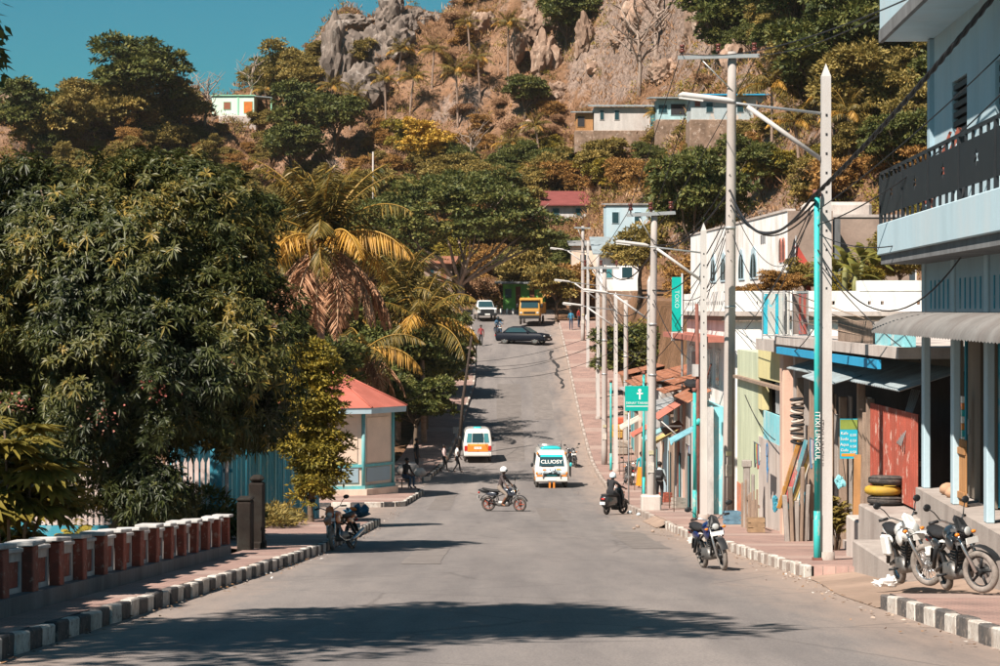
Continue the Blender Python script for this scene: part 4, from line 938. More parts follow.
# ------------------------------------------------------------------ red roofed octagonal kiosk
KX, KY, KR = -7.75, 104.4, 3.05
kz = zp(103)
ki = thing("kiosk", "octagonal cream and teal kiosk with red roof on the corner", "kiosk", (KX, KY, kz))
def octo(r, z, off=-7.5): return [Vector((r * math.cos(R(off + 45 * i)), r * math.sin(R(off + 45 * i)), z)) for i in range(8)]
def ring(m, r0, z0, r1, z1):
    a, b = octo(r0, z0), octo(r1, z1)
    for i in range(8): m.quad(a[i], a[(i + 1) % 8], b[(i + 1) % 8], b[i])
m = MB(); ring(m, KR + .25, -.6, KR + .25, .30); m._add(octo(KR + .25, .30), [tuple(range(8))]); m.build("base_step", CREAM, ki)
m = MB(); ring(m, KR + .12, .30, KR + .12, .44); m._add(octo(KR + .12, .44), [tuple(range(8))]); m.build("base_band", TEALD, ki)
a = octo(KR, 0); HW = 3.55
for i in range(8):
    p0, p1 = a[i], a[(i + 1) % 8]; mid = (p0 + p1) / 2; out = Vector((mid.x, mid.y, 0)).normalized(); al = (p1 - p0).normalized(); ln = (p1 - p0).length
    def slab(name, mat, u0, u1, z0, z1, d0, d1, par=ki):
        c0 = p0 + al * u0 * ln; c1 = p0 + al * u1 * ln
        m = MB(); m.prism([c0 + out * d0 + Vector((0, 0, z0)), c1 + out * d0 + Vector((0, 0, z0)), c1 + out * d0 + Vector((0, 0, z1)), c0 + out * d0 + Vector((0, 0, z1))], out * (d1 - d0)); return m.build(name, mat, par)
    door = out.x > .9
    if door:
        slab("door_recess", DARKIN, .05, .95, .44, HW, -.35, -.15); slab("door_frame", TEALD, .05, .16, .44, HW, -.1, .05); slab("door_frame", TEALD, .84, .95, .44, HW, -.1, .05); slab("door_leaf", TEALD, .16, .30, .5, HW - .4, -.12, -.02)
    else:
        w = slab("wall_panel", CREAM, .0, 1, .44, HW, -.2, -.02)
        slab("dado_panel", BLUEW, .10, .90, .58, 1.20, -.02, .025, ki); slab("dado_rail", TEALD, .02, .98, 1.24, 1.36, -.02, .05); slab("window_board", M("peach_board", (.74, .57, .45), .85, .1, 1.5, .1), .12, .88, 1.42, HW - .18, -.02, .012)
    m = MB(); m.tube([a[i] + Vector((0, 0, .44)), a[i] + Vector((0, 0, HW))], .085, 8); m.build("corner_post", TEALD, ki)
m = MB(); ring(m, KR + .02, HW, KR + .6, HW + .02); ring(m, KR + .60, HW + .02, KR + .62, HW + .27); m.build("eave_board", BLUEWH, ki)
m = MB(); ev, tp = octo(KR + .66, HW + .275), octo(.12, HW + 1.95)
for i in range(8): m.quad(ev[i], ev[(i + 1) % 8], tp[(i + 1) % 8], tp[i])
rf = m.build("roof", REDROOF, ki)
m = MB()
for i in range(8): m.tube([ev[i] + Vector((0, 0, .02)), tp[i] + Vector((0, 0, .02))], .045, 5)
m.build("hip_ridge", REDROOF, rf)

# ------------------------------------------------------------------ right: two-storey corner house
b1 = thing("corner_house", "pale blue two storey corner house with black balcony railing", "house", (5.63 + .0436 * 41.3, 41.3, zp(41.3)), math.atan(-.0436))
# local: x = into the plot, y = up the street (negative = towards the viewer), z from pavement
fz = lambda Z: Z - zp(41.3)               # absolute height -> local
Z = lambda a: a - zp(41.3)
bx(b1, "rear_mass", BLUEW, (1.4, 9, -18, -.06, -.6, Z(6.4)))
for k, y0 in enumerate((-2.4, -5.7, -9.0, -12.3, -15.6)):
    pass
PYL = [0, -3.45, -6.75, -10.0, -13.3, -16.6]
bx(b1, "plinth", CONC, (-.16, 9, -18, 0, -1.0, Z(-3.10)))
for y in PYL: bx(b1, "pilaster", BLUEWH, (-.06, .06, y - .30, y, Z(-3.10), Z(.96)), c=.015)
for i, y in enumerate(PYL[:-1]):
    y1 = y - .34; y0 = PYL[i + 1]
    bx(b1, "wall_above_awning", BLUEW, (-.02, .1, y0, y1, Z(-.35), Z(.96)))
    for j in range(5): bx(b1, "vent_slot", BLUEF, (-.035, -.021, y0 + .45 + j * .5, y0 + .53 + j * .5, Z(.02), Z(.50)))
    # folding shutters: leaf pieces standing open with a dark shop inside
    sh = (.18, .30)
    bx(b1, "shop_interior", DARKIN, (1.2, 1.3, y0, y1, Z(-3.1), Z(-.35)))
    d = bx(b1, "shutter_leaf", DOORB, (.42, .48, y1 - .95, y1 - .02, Z(-3.08), Z(-.4))); bx(d, "handle", STEEL, (.39, .42, y1 - .80, y1 - .76, Z(-2.05), Z(-1.8)))
    d = bx(b1, "shutter_leaf", DOORB, (.42, .48, y0 + .02, y0 + 1.3, Z(-3.08), Z(-.4))); bx(d, "handle", STEEL, (.39, .42, y0 + 1.1, y0 + 1.14, Z(-2.05), Z(-1.8)))
    d = MB().box(0, .05, 0, .8, Z(-3.06), Z(-.42)).build("shutter_leaf", BLUEF, b1, (.49, y1 - .95, 0), (0, 0, R(-65)))
    for q in range(5): bx(d, "slat", BLUEF, (-.012, 0, .08, .72, Z(-2.8) + q * .5, Z(-2.8) + q * .5 + .34))
# first-floor slab and balcony
bx(b1, "balcony_slab", BLUEWH, (-.80, 9, -18, .25, Z(.96), Z(1.50)), c=.015)
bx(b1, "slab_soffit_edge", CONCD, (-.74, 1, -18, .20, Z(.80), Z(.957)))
rl = thing("railing_tmp", "x", "x"); bpy.data.objects.remove(rl)
bal = bx(b1, "balcony_rail", BLACKM, (-.76, -.72, -18, .20, Z(2.37), Z(2.42)))
for i in range(6):
    y1 = .20 - i * 3.05; y0 = y1 - 3.05
    m = MB(); c = (y0 + y1) / 2; zc = Z(2.0); zb, zt = Z(1.66), Z(2.27)
    # sheet with a star shaped hole: built as a fan of quads round the hole
    hole = [(c + (.22 if k % 2 == 0 else .09) * math.cos(R(90 + 30 * k)), zc + (.13 if k % 2 == 0 else .06) * math.sin(R(90 + 30 * k))) for k in range(12)]
    outer = [(c, zt), (y0 + .02 + .77, zt), (y0 + .02, zt), (y0 + .02, zc), (y0 + .02, zb), (y0 + .79, zb), (c, zb), (y1 - .79, zb), (y1 - .02, zb), (y1 - .02, zc), (y1 - .02, zt), (y1 - .79, zt)]
    for k in range(12):
        k2 = (k + 1) % 12; m.prism([(-.75, *hole[k]), (-.75, *outer[k]), (-.75, *outer[k2]), (-.75, *hole[k2])], (.025, 0, 0))
    pn = m.build("railing_panel", BLACKM, b1)
    bx(b1, "railing_post", BLACKM, (-.77, -.71, y1 - .03, y1 + .03, Z(1.50), Z(2.37)))
    for q in (.6, 1.2, 1.85, 2.45): bx(b1, "railing_foot", BLACKM, (-.76, -.72, y1 - q - .02, y1 - q + .02, Z(1.50), Z(1.66))); bx(b1, "rail_stub", BLACKM, (-.76, -.72, y1 - q - .02, y1 - q + .02, Z(2.27), Z(2.37)))
# upper storey
up = [(-1.05, -.05), (-1.75, -2.9), (-3.5, -5.6), (-6.2, -9), (-9.6, -18)]
bx(b1, "upper_wall", BLUEWH, (.12, .3, -2.4, -.06, Z(1.50), Z(4.72))); bx(b1, "upper_wall", BLUEWH, (.12, .3, -6.7, -4.0, Z(1.50), Z(4.72))); bx(b1, "upper_wall", BLUEWH, (.12, .3, -18, -8.1, Z(1.50), Z(4.72)))
bx(b1, "upper_wall", BLUEWH, (.12, .3, -4.0, -2.4, Z(3.75), Z(4.72))); bx(b1, "upper_wall", BLUEWH, (.12, .3, -8.1, -6.7, Z(3.65), Z(4.72)))
bx(b1, "pilaster", BLUEW, (-.02, .16, -8.75, -8.3, Z(1.50), Z(4.7))); bx(b1, "pilaster", BLUEW, (.04, .16, -.30, 0, Z(1.50), Z(4.7)))
w = bx(b1, "window", DARKIN, (.22, .28, -4.0, -2.4, Z(1.5), Z(3.75)))
for q in range(6): bx(w, "louvre", BLACKM, (.14, .21, -3.97, -2.43, Z(2.85) + q * .15, Z(2.94) + q * .15))
w = bx(b1, "balcony_door", DARKIN, (.24, .29, -8.1, -6.7, Z(1.5), Z(3.65)))
for q in range(5): bx(w, "louvre", BLACKM, (.17, .23, -8.05, -6.75, Z(2.85) + q * .16, Z(2.94) + q * .16))
for q in range(3):
    m = MB(); m.box(-.03, .03, -.05, .05, 0, 1.5); m.build("leaning_board", [BRICKRED, BLUEW, BRICKRED][q], b1, (-.45, -2.7 - q * .45, Z(1.5)), (0, R(20), 0))
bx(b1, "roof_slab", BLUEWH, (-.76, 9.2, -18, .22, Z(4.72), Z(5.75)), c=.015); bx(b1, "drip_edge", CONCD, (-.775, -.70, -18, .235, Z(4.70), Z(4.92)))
# curved corrugated awning
m = MB(); seg = 7; n_ = 150
def aw(t): return Vector((-.03 - .87 * math.sin(R(8 + 82 * t)) * 1.0, 0, Z(-.04) - .36 * (1 - math.cos(R(90 * t)))))
n_ = 272; vs = []
for i in range(n_ + 1):
    y = .28 - 18.2 * i / n_; h = (0, 1, 0, -1)[i % 4] * .011
    for k in range(seg + 1): p = aw(k / seg); vs.append((p.x, y, p.z + h))
m._add(vs, [(i * (seg + 1) + k, (i + 1) * (seg + 1) + k, (i + 1) * (seg + 1) + k + 1, i * (seg + 1) + k + 1) for i in range(n_) for k in range(seg)], 0, True)
m.build("awning", M("weathered_awning", (.20, .19, .18), .8, .3, 1.2, .2, streak=True, dirt=(.13, .11, .1)), b1)
for y in []: m = MB(); m.tube([(.1, y - .17, Z(-1.0)), (-.85, y - .17, Z(-.46))], .02, 6).tube([(.1, y - .17, Z(-.3)), (-.85, y - .17, Z(-.46))], .018, 6); m.build("awning_bracket", BLACKM, b1)
# steps
st = thing("concrete_steps", "concrete block steps beneath the tyres and shutters", "steps", (6.9, 43.4, zp(43.4)))
bx(st, "upper_block", CONC, (-.22, 2.2, -2.7, .6, -.4, 1.02), c=.03); bx(st, "lower_block", CONCL, (-.1, 2, .63, 3.0, -.5, .60), c=.03); bx(st, "tread", CONC, (-.75, -.23, -6.8, -2.2, -.2, .62), c=.03)

# ------------------------------------------------------------------ red corrugated gate and boarded shop
FX = 7.4
def row(name, label, cat, y0): return thing(name, label, cat, (FX, y0, zp(y0)))
sh = row("boarded_shop", "boarded timber shop with blue fascia and sagging iron awning", "shop", 50)
S0 = zp(50); z_ = lambda py, Y: (HY - py) / FPX * Y - S0
rg_ = MB(); rg_.sheet((0, -8.2, z_(500, 44)), (0, 5.3, 0), (0, 0, z_(405, 46) - z_(500, 44)), 1, (.19, .022)); rg_.build("gate_sheet", REDGATE, sh)
bx(sh, "gate_frame", WOOD, (.04, .1, -8.1, -2.9, 1.1, 1.2), (.04, .1, -8.1, -2.9, 2.3, 2.4))
bx(sh, "slab", CONCL, (-.35, 7, -8.2, 10.6, z_(351, 50), z_(345, 50) + .08)); 
bx(sh, "fascia_board", BRIGHTB, (-.38, -.30, -6.0, 10.0, z_(362, 50), z_(354, 50)))
m = MB(); m.sheet((-.30, -8.0, z_(378, 50)), (0, 16.5, 0), (1.2, 0, .38), 1, (.2, .02)); m.build("awning_sheet", ZINCB, sh)
m = MB(); m.sheet((-.75, -2.0, z_(383, 50)), (0, 4.0, .08), (.7, 0, .22), 1, (.2, .02)); m.build("awning_sheet", ZINCB, sh)
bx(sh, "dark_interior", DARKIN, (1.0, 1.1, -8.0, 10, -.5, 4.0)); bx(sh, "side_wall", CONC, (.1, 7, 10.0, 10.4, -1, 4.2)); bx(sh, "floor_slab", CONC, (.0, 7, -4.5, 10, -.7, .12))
for y, w_, zt in [(-2.7, .14, 3.3), (-2.2, .10, 3.0), (-1.5, .16, 3.6), (1.1, .2, 3.2), (3.2, .24, 3.5), (6.0, .2, 3.4), (8.4, .16, 3.4)]: bx(sh, "post", WOOD, (-.06, .10, y - w_ / 2, y + w_ / 2, -.4, zt), c=.012)
rb_ = random.Random(5); y = -2.0; i = 0
while y < 9.4:
    w_ = rb_.uniform(.26, .5); zt_b = interp(y, [(-2, 3.2), (1, 3.1), (4, 2.9), (6, 2.3), (9.5, 1.9)]) + rb_.uniform(-.35, .25); mt = rb_.choice([WOODG, WOODG, WOOD, CONCL, WOOD, CYAN if 2 < y < 5 else WOODG]); i += 1
    if not (-.3 < y < .35): bx(sh, "board", mt, (.11 + .016 * (i % 3), .15 + .016 * (i % 3), y + .01, y + w_ - .01, -.4, zt_b), c=.006)
    y += w_
m = MB()
for q in range(5): m.tube([(-.1 + .02 * q, -7.0 + q * .22, 2.6), (.3, -6.7 + q * .2, 3.6)], .015, 5)
m.build("stacked_rods", STEEL, sh)
# horizontal tyre / rope coil stack hanging under the awning
cs = thing("coil_column", "striped column of stacked rubber coils hanging under the awning", "coil", (7.25, 57.6, zp(57.6) + 2.35))
for q in range(11): MB().torus((0, 0, 0), .13, .045, 'z', 14, 6, sq=.8).build("coil", M("pale_coil", (.5, .42, .36), .9) if q % 2 else TARPBLK, cs, (.02 * math.sin(q * 1.7), .015 * math.cos(q * 2.3), q * .105), (R(8 + 6 * math.sin(q * 3)), R(4 + 5 * math.cos(q * 2)), q))
# menu sign
sg_ = thing("price_board", "turquoise price board with orange strip hanging at the boarded shop", "sign", (7.15, 48.4, zp(48.4) + 1.9))
BC = M("turquoise_print", (.02, .37, .50), .5, .06, 2, 0); BG = M("olive_print", (.22, .28, .06), .5, .2, 4, 0); BO = M("orange_print", (.75, .27, .03), .5, .05, 2, 0)
bx(sg_, "board", BC, (-.18, .18, 0, .03, .02, .84)); bx(sg_, "header", BG, (-.178, .178, -.003, -.0005, .62, .82)); bx(sg_, "footer_strip", BO, (-.15, .13, -.004, -.001, .07, .125))
for k, t_ in enumerate(["Kafe", "Soda", "Aqua", "Gula"]): text(t_, .085, OFFW, sg_, (-.09, -.006, .54 - k * .115), FACE_CAM, extrude=.001); text("0.50", .075, OFFW, sg_, (.09, -.006, .50 - k * .115), FACE_CAM, extrude=.001)
for x in (-.12, .12): MB().tube([(x, .015, .02), (x * .4, .1, -.45)], .008, 5).build("stay", BLACKM, sg_)
pk2 = thing("orange_plank", "long bright orange plank leaning under the price board", "plank", (7.2, 47.8, zp(47.8))); bx(pk2, "plank_face", WOODO, (-.07, .07, -.02, .02, -.02, 2.0)); pk2.rotation_euler = (R(-6), R(2), 0)
def crumple(m, amp, fr, flat=True):
    for i, v in enumerate(m.v):
        v = Vector(v); m.v[i] = tuple(v * (1 + amp * mnoise.noise(v * fr) + amp * .6 * mnoise.noise(v * fr * 2.7)))
    if flat: m.sm = [False] * len(m.sm)
    return m
tb_ = tag(crumple(MB().ell((0, 0, 0), (.10, .07, .12), 14, 10), .7, 11).build("cloth_bundle", CYAN, None, (7.0, 48.6, zp(48.6) + 1.45)), "small turquoise cloth bundle hung below the price board", "cloth")

# upstairs of the boarded shop: unfinished terrace with framed tarpaulins
tr_ = row("roof_terrace", "unfinished roof terrace with painted tarpaulins and timber rails", "terrace", 50.01)
zt0 = z_(344, 50)
P1 = M("torn_blue_tarp", (.42, .43, .40), .8, .4, 2, .2, streak=True, wear=(.03, .42, .52)); P2 = M("torn_dark_tarp", (.20, .16, .14), .8, .5, 2, .2, streak=True, wear=(.36, .06, .05), dirt=(.06, .09, .12)); P3 = M("torn_pale_tarp", (.55, .54, .50), .8, .4, 2, .2, streak=True, wear=(.14, .3, .16))
BLU_ = M("tarp_blue", (.03, .40, .52), .8, .3, 3, .1, streak=True, wear=(.5, .52, .5)); RED_ = M("tarp_red", (.30, .07, .055), .8, .4, 3, .1, streak=True, wear=(.12, .13, .16))
for x0, x1, yq, mt, strips in ((-.72, -.16, 10.2, P1, ((.0, .22, BLU_), (.62, .78, BLU_))), (-.13, .0, 10.3, P3, ()), (.02, .44, 10.0, P2, ((.40, .56, RED_), (.72, .9, RED_)))):
    tp_ = bx(tr_, "tarpaulin", mt, (x0 + .03, x1 - .03, yq, yq + .02, zt0 + .10, zt0 + 1.14))
    for a_, b_, sm_ in strips: bx(tp_, "painted_stripe", sm_, (lerp(x0 + .03, x1 - .03, a_), lerp(x0 + .03, x1 - .03, b_), yq - .006, yq - .001, zt0 + .11, zt0 + 1.13))
    bx(tr_, "tarpaulin_frame", STEEL, (x0, x0 + .025, yq - .02, yq + .03, zt0 - .05, zt0 + 1.22), (x1 - .025, x1, yq - .02, yq + .03, zt0 - .05, zt0 + 1.22), (x0 + .025, x1 - .025, yq - .02, yq + .03, zt0 + 1.16, zt0 + 1.19), (x0 + .025, x1 - .025, yq - .02, yq + .03, zt0 + .05, zt0 + .08))
for q in range(4): MB().tube([(-.2, 9.6 - q * .3, zt0 + 1.2 - q * .24), (-.15, -3.0 - q * .2, zt0 + .55 - q * .12)], .012, 5).build("sloping_rail", WOOD, tr_)
for q in range(9): bx(tr_, "parapet_board", WOOD, (-.16, -.12, -4.6 + q * .58, -4.06 + q * .58, zt0 + .0, zt0 + .5))
bx(tr_, "parapet_wall", CYAN, (-.2, .0, -8.0, -4.7, zt0 + .0, zt0 + .42)); bx(tr_, "parapet_cap", CONCL, (-.25, .05, -8.1, -4.65, zt0 + .42, zt0 + .5))
bx(tr_, "slab_extension", CONCL, (-.36, 2.0, 10.65, 15.0, zt0 - .36, zt0 - .06))

# ------------------------------------------------------------------ pale yellow and green house
yh = row("yellow_green_house", "pale green and yellow house with orange dado beside tall pole", "house", 66)
Y0 = zp(66); zy = lambda py, Y: (HY - py) / FPX * Y - Y0
bx(yh, "green_wall", GREENW, (.1, 6, 2.6, 8.6, -1.0, zy(352, 70))); bx(yh, "dado", ORANGEW, (.085, .12, 5.6, 8.65, -1.0, zy(490, 71)))
bx(yh, "yellow_wall", YELW, (.1, 6, -3.6, 2.6, zy(383, 63), zy(350, 63))); bx(yh, "corner_column", PINKC, (-.12, .2, -5.2, -4.55, -.4, zy(350, 60)), c=.02)
bx(yh, "ledge", WOOD, (-.06, .12, -3.6, 8.4, zy(386, 66), zy(383, 66)))
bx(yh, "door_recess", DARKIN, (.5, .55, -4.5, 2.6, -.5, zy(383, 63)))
w = bx(yh, "roller_shutter", ZINC, (.2, .25, -3.4, -.9, zy(418, 62), zy(386, 62)))
for q in range(6): bx(w, "slat", ZINC, (.17, .20, -3.38 + q * .41, -3.2 + q * .41, zy(418, 62), zy(386, 62)))
bx(yh, "cyan_panel", CYAN, (.12, .18, -3.4, 1.4, zy(447, 63), zy(419, 62))); bx(yh, "stained_wall", CONCL, (.11, .2, -3.6, 2.6, -.6, zy(447, 63)))
for k, ch in enumerate("ORY"): text(ch, .62, M("blue_lettering", (.03, .22, .50), .7, .2), yh, (.095, .3 - k * .05, zy(454 + k * 12.5, 65)), FACE_ROAD, extrude=.004)
bx(yh, "yellow_jamb", YELW, (.1, .3, 1.6, 2.6, zy(419, 62), zy(384, 66)))
for q, (y, h) in enumerate([(-2.9, 1.3), (-2.5, 1.0), (-2.1, 1.2), (-1.7, .9), (-1.3, 1.1), (-.8, 1.0), (.0, 1.35), (.5, 1.1), (1.0, 1.2)]): bx(yh, "crate_slat", WOOD, (-.55, -.50, y, y + .07, -.2, h), c=.006)
bx(yh, "slat_rail", WOOD, (-.50, -.46, -3.0, 1.2, .3, .37), (-.50, -.46, -3.0, 1.2, .8, .87))
pst = thing("old_post", "grey split wooden post in front of green wall", "post", (6.95, 66.5, zp(66.5))); bx(pst, "shaft", WOODG, (-.09, .09, -.09, .09, -.2, 1.85), c=.02); bx(pst, "top_block", WOODG, (-.13, .13, -.12, .12, 1.7, 1.9), c=.02); bx(pst, "second_stake", WOODG, (.13, .22, -.06, .06, -.2, 1.5), c=.02)
pst = thing("old_post", "thick weathered stump post beside the leaning signboards", "post", (6.95, 55.6, zp(55.6))); 
for q, (x0, w_, zt_q, mq) in enumerate([(-.24, .11, 1.1, WOODG), (-.12, .09, 1.28, WOOD), (-.02, .12, .95, WOODG), (.11, .08, 1.75, WOOD), (.2, .1, 1.35, WOODG)]): MB().cbox(x0, x0 + w_, -.10 - .03 * (q % 2), .10, -.2, zt_q, .015).build("stave", mq, pst, (0, .05 * q, 0), (R(-2 + q), R(1.5 * (q - 2)), 0))
# leaning painted boards
lb_ = thing("leaning_signboards", "colourful painted boards and white sack leaning by the stump post", "signboard", (7.0, 57.8, zp(57.8) + .75))
cols = [(.50, .24, .05), (.62, .56, .42), (.5, .10, .10), (.10, .33, .40), (.62, .42, .08), (.40, .2, .36), (.66, .62, .56)]
for q, c in enumerate(cols): MB().cbox(-.05, .05, -.02, .02, 0, 1.75 - .1 * (q % 3), .006).build("painted_strip", M("strip_paint_%d" % q, tuple(v * .85 for v in c), .8, .4, 5, .1, streak=True, dirt=(.3, .24, .2), wear=(.5, .44, .38)), lb_, (-.22 + q * .068, -.3 + .02 * q + RNG.uniform(-.03, .03), RNG.uniform(-.1, .06)), (R(RNG.uniform(-4, 4)), R(17 + RNG.uniform(-3, 3)), RNG.uniform(-.2, .2)))
MB().cbox(-.16, .16, -.03, .03, 0, 1.4, .02).build("white_board", OFFW, lb_, (.24, -.05, .05), (0, R(14), 0)); crumple(MB().ell((0, 0, 0), (.08, .08, .19), 14, 10), .5, 9).build("dark_sack", BLUEF, lb_, (-.28, -.2, .12)); crumple(MB().ell((0, 0, 0), (.1, .1, .2), 14, 10), .5, 9).build("blue_sack", BLUEF, lb_, (.38, -.2, .2))
# ------------------------------------------------------------------ white parapet house
wh = thing("white_parapet_house", "white house with perforated parapet and faded red awning", "house", (7.6, 79, zp(79)))
W0 = zp(79); zw = lambda py, Y: (HY - py) / FPX * Y - W0
zt_, zl = zw(291, 79), zw(316, 79)
bx(wh, "wall", WHITE, (0, 9.5, 0, 17, -1.5, zl)); 
bx(wh, "ledge", CONCL, (-.30, 9.5, -.30, 17.2, zl, zl + .16)); bx(wh, "ledge_brown_board", BROWNC, (-.2, 9.5, -.2, 17.1, zl - .16, zl))  # pale ledge with a brown board set back beneath it
# parapet with square holes
m = MB(); m.box(-.12, 9.5, -.12, .03, zl + .16, zl + .38).box(-.12, 9.5, -.12, .03, zl + .50, zt_)
x = -.12
while x < 9.4: m.box(x, x + (.32 if int(x * 3) % 5 else 1.1), -.12, .03, zl + .38, zl + .50); x += (.32 if int(x * 3) % 5 else 1.1) + .11
m.build("parapet", WHITE, wh); bx(wh, "street_parapet", WHITE, (-.12, .03, .032, 17.0, zl + .16, zt_))
for q in range(20): bx(wh, "vent_hole", DARKIN, (-.125, -.118, .6 + q * .8, .8 + q * .8, zl + .38, zl + .50))
bx(wh, "raised_parapet", WHITE, (4.4, 9.5, -.14, 0.6, zt_ + .002, zt_ + .35))
bx(wh, "awning_fascia", REDFAS, (-.95, -.003, -.6, 17.3, zw(341, 82), zw(335.5, 82)))
for y, w_ in ((2.2, 1.4), (5.5, 1.6), (9.2, 1.4), (13, 1.6)):
    f = bx(wh, "window", OFFW, (-.06, -.003, y, y + w_, zw(385, 84), zw(349, 84))); bx(f, "pane", GLASS, (-.07, -.062, y + .1, y + w_ / 2 - .04, zw(383, 84), zw(351, 84))); bx(f, "pane", GLASST, (-.07, -.062, y + w_ / 2 + .04, y + w_ - .1, zw(383, 84), zw(351, 84)))
bx(wh, "meter_box", GREYW, (-.22, -.003, 11.6, 12.1, zw(372, 90), zw(352, 90)))
for q in range(9): MB().tube([(-.5, .5 + q * .5, zw(392 + q * 4.2, 82)), (-.5, .5 + q * .5, zw(365 + q * 4.2, 82))], .018, 5).build("stair_baluster", BLACKM, wh)
MB().tube([(-.5, .4, zw(364, 80)), (-.5, 4.9, zw(402, 84))], .03, 6).build("stair_rail", PIPEBR, wh)
# cyan doors on the street in front
cd = thing("cyan_shopfront", "flaking cyan double doors under a small rusty canopy", "shop", (7.05, 81, zp(81)))
for q in range(6): bx(cd, "door_board", CYAN, (.0 - .02 * (q % 2), .1, -1.5 + q * .95, -.57 + q * .95, -.3, 3.75 - .05 * (q % 2)))
bx(cd, "rear_wall", CYAN, (.1, .5, -1.5, 4.2, -.3, 3.7)); m = MB(); m.sheet((-.75, -1.8, 3.85), (0, 6.2, 0), (.8, 0, .42), 1, (.2, .025)); m.build("canopy", RUST, cd); bx(cd, "canopy_sack", TARPBLK, (-.5, .05, .8, 3.2, 4.2, 4.5), c=.1); bx(cd, "white_jamb", GREYW, (-.08, .12, -1.75, -1.5, -.3, 3.7))
for q in range(3): bx(cd, "bolt_plate", BLUEF, (-.035, -.021, -.9 + q * 1.9, -.75 + q * 1.9, 1.2 + .4 * q, 1.5 + .4 * q))

# shack row further up
def shack(label, X, y0, y1, h, mats, roofm, rooftype=0, extra=None):
    t = thing("street_shack", label, "shack", (X, (y0 + y1) / 2, zp((y0 + y1) / 2))); a, b = y0 - (y0 + y1) / 2, y1 - (y0 + y1) / 2; n = len(mats); w = (b - a) / n
    zb = -.2 - abs(zr(y1) - zr(y0))
    for i, mt in enumerate(mats): bx(t, "front_panel", mt, (-.02 * (i % 2), .12, a + i * w + .012, a + (i + 1) * w - .012, zb, h - .1 * (i % 3)))
    bx(t, "body", CONC, (.13, 4.5, a, b, zb, h - .12)); m = MB(); m.sheet((-.7, a - .2, h + .05), (0, b - a + .4, 0), (3.2, 0, .75), 1, (.22, .025)); m.build("roof_sheet", roofm, t)
    bx(t, "lintel", WOOD, (-.06, -.022, a, b, h - .25, h - .12))
    d = bx(t, "door", DARKIN, (-.045, -.023, a + .3 * w, a + .8 * w + .3, zb + .3, 2.1)); bx(d, "door_leaf", TEALD, (-.06, -.046, a + .3 * w + .06, a + .55 * w + .1, zb + .3, 2.0))
    return t
shack("narrow grey and maroon shack with tilted red awning", 7.0, 86.2, 90.5, 4.6, [GREYW, WOODG, PINKC], RUST)
shack("peeling white shack beside the man with backpack", 7.0, 91, 95, 4.4, [GREYW, BRICKRED, WOODG, GREYW], RUST)
shack("pale blue and cream shack behind the woman in orange skirt", 7.0, 96, 103, 3.8, [WOOD, BLUEWH, BLUEWH, CREAM], ZINC)
shack("white and teal shop beneath the green cross sign", 7.0, 104, 113, 4.9, [GREYW, TEALD, OFFW, TEALD], RUST)
shack("cream shed with rusty roof past the green sign", 7.2, 114, 123, 4.6, [CREAM, CONCL, CREAM], RUST)
shack("tan walled stall by the far lamp poles", 7.6, 126, 137, 3.6, [CREAM, BROWNC, TEALD], ZINC)
shack("small brown hut among goods on the rising pavement", 8.0, 141, 152, 3.0, [BROWNC, CREAM, WOOD], RUST)
aw_ = thing("red_awning", "tilted faded red awning jutting over the narrow shack", "awning", (6.85, 90, zp(90) + 3.5)); m = MB(); m.sheet((-.95, -1.8, -.1), (0, 3.2, 0), (1.0, 0, .65), 1, (.2, .02)); m.build("awning_sheet", REDFAS, aw_); m = MB(); m.sheet((-.6, -.6, -.75), (0, 2.4, .1), (.7, 0, .35), 1, (.2, .02)); m.build("lower_sheet", RUST, aw_)
for y in (-1.7, 1.2): MB().tube([(-.9, y, -.1), (0, y, -.9)], .025, 5).build("bracket", GREYW, aw_)
bx(aw_, "white_bracket", OFFW, (-.7, .0, -1.0, -.9, -.42, -.36))
# small awnings, cloths and crates that crowd the shopfronts
for i, (y, w_, c, lb) in enumerate([(83.5, 2.2, (.16, .36, .42), "faded blue cloth awning above the cyan doors"), (93.2, 2.4, (.50, .40, .16), "faded ochre cloth awning on the peeling white shack"), (99.5, 3.0, (.24, .42, .44), "pale turquoise cloth awning by the woman in orange skirt"), (108.0, 3.0, (.45, .13, .09), "faded red cloth awning on the white and teal shop"), (118.0, 3.4, (.48, .44, .38), "sagging pale cloth awning on the cream shed")]):
    t = thing("cloth_awning", lb, "awning", (7.0, y, zp(y) + 3.0)); m = MB(); vs = []; n = 6
    for a_ in range(n + 1):
        for b_ in range(5): u, v = a_ / n, b_ / 4; vs.append((-.95 * v, (u - .5) * w_, -.5 * v - .14 * math.sin(math.pi * u) * (.4 + v) * .8 + .03 * math.sin(9 * u + i)))
    m._add(vs, [(a_ * 5 + b_, (a_ + 1) * 5 + b_, (a_ + 1) * 5 + b_ + 1, a_ * 5 + b_ + 1) for a_ in range(n) for b_ in range(4)], 0, True); m.build("cloth", M("awning_cloth_%d" % i, c, .9, .35, 3, .2, dirt=tuple(k * .6 for k in c)), t)
    for s_ in (-.5, .5): MB().tube([(-.93, s_ * w_, -.5), (-.93, s_ * w_, -3.0)], .018, 5).build("prop", WOOD, t)
HC = [(.5, .48, .44), (.1, .2, .32), (.42, .1, .08), (.5, .36, .1), (.16, .3, .2), (.06, .06, .07), (.36, .24, .34)]
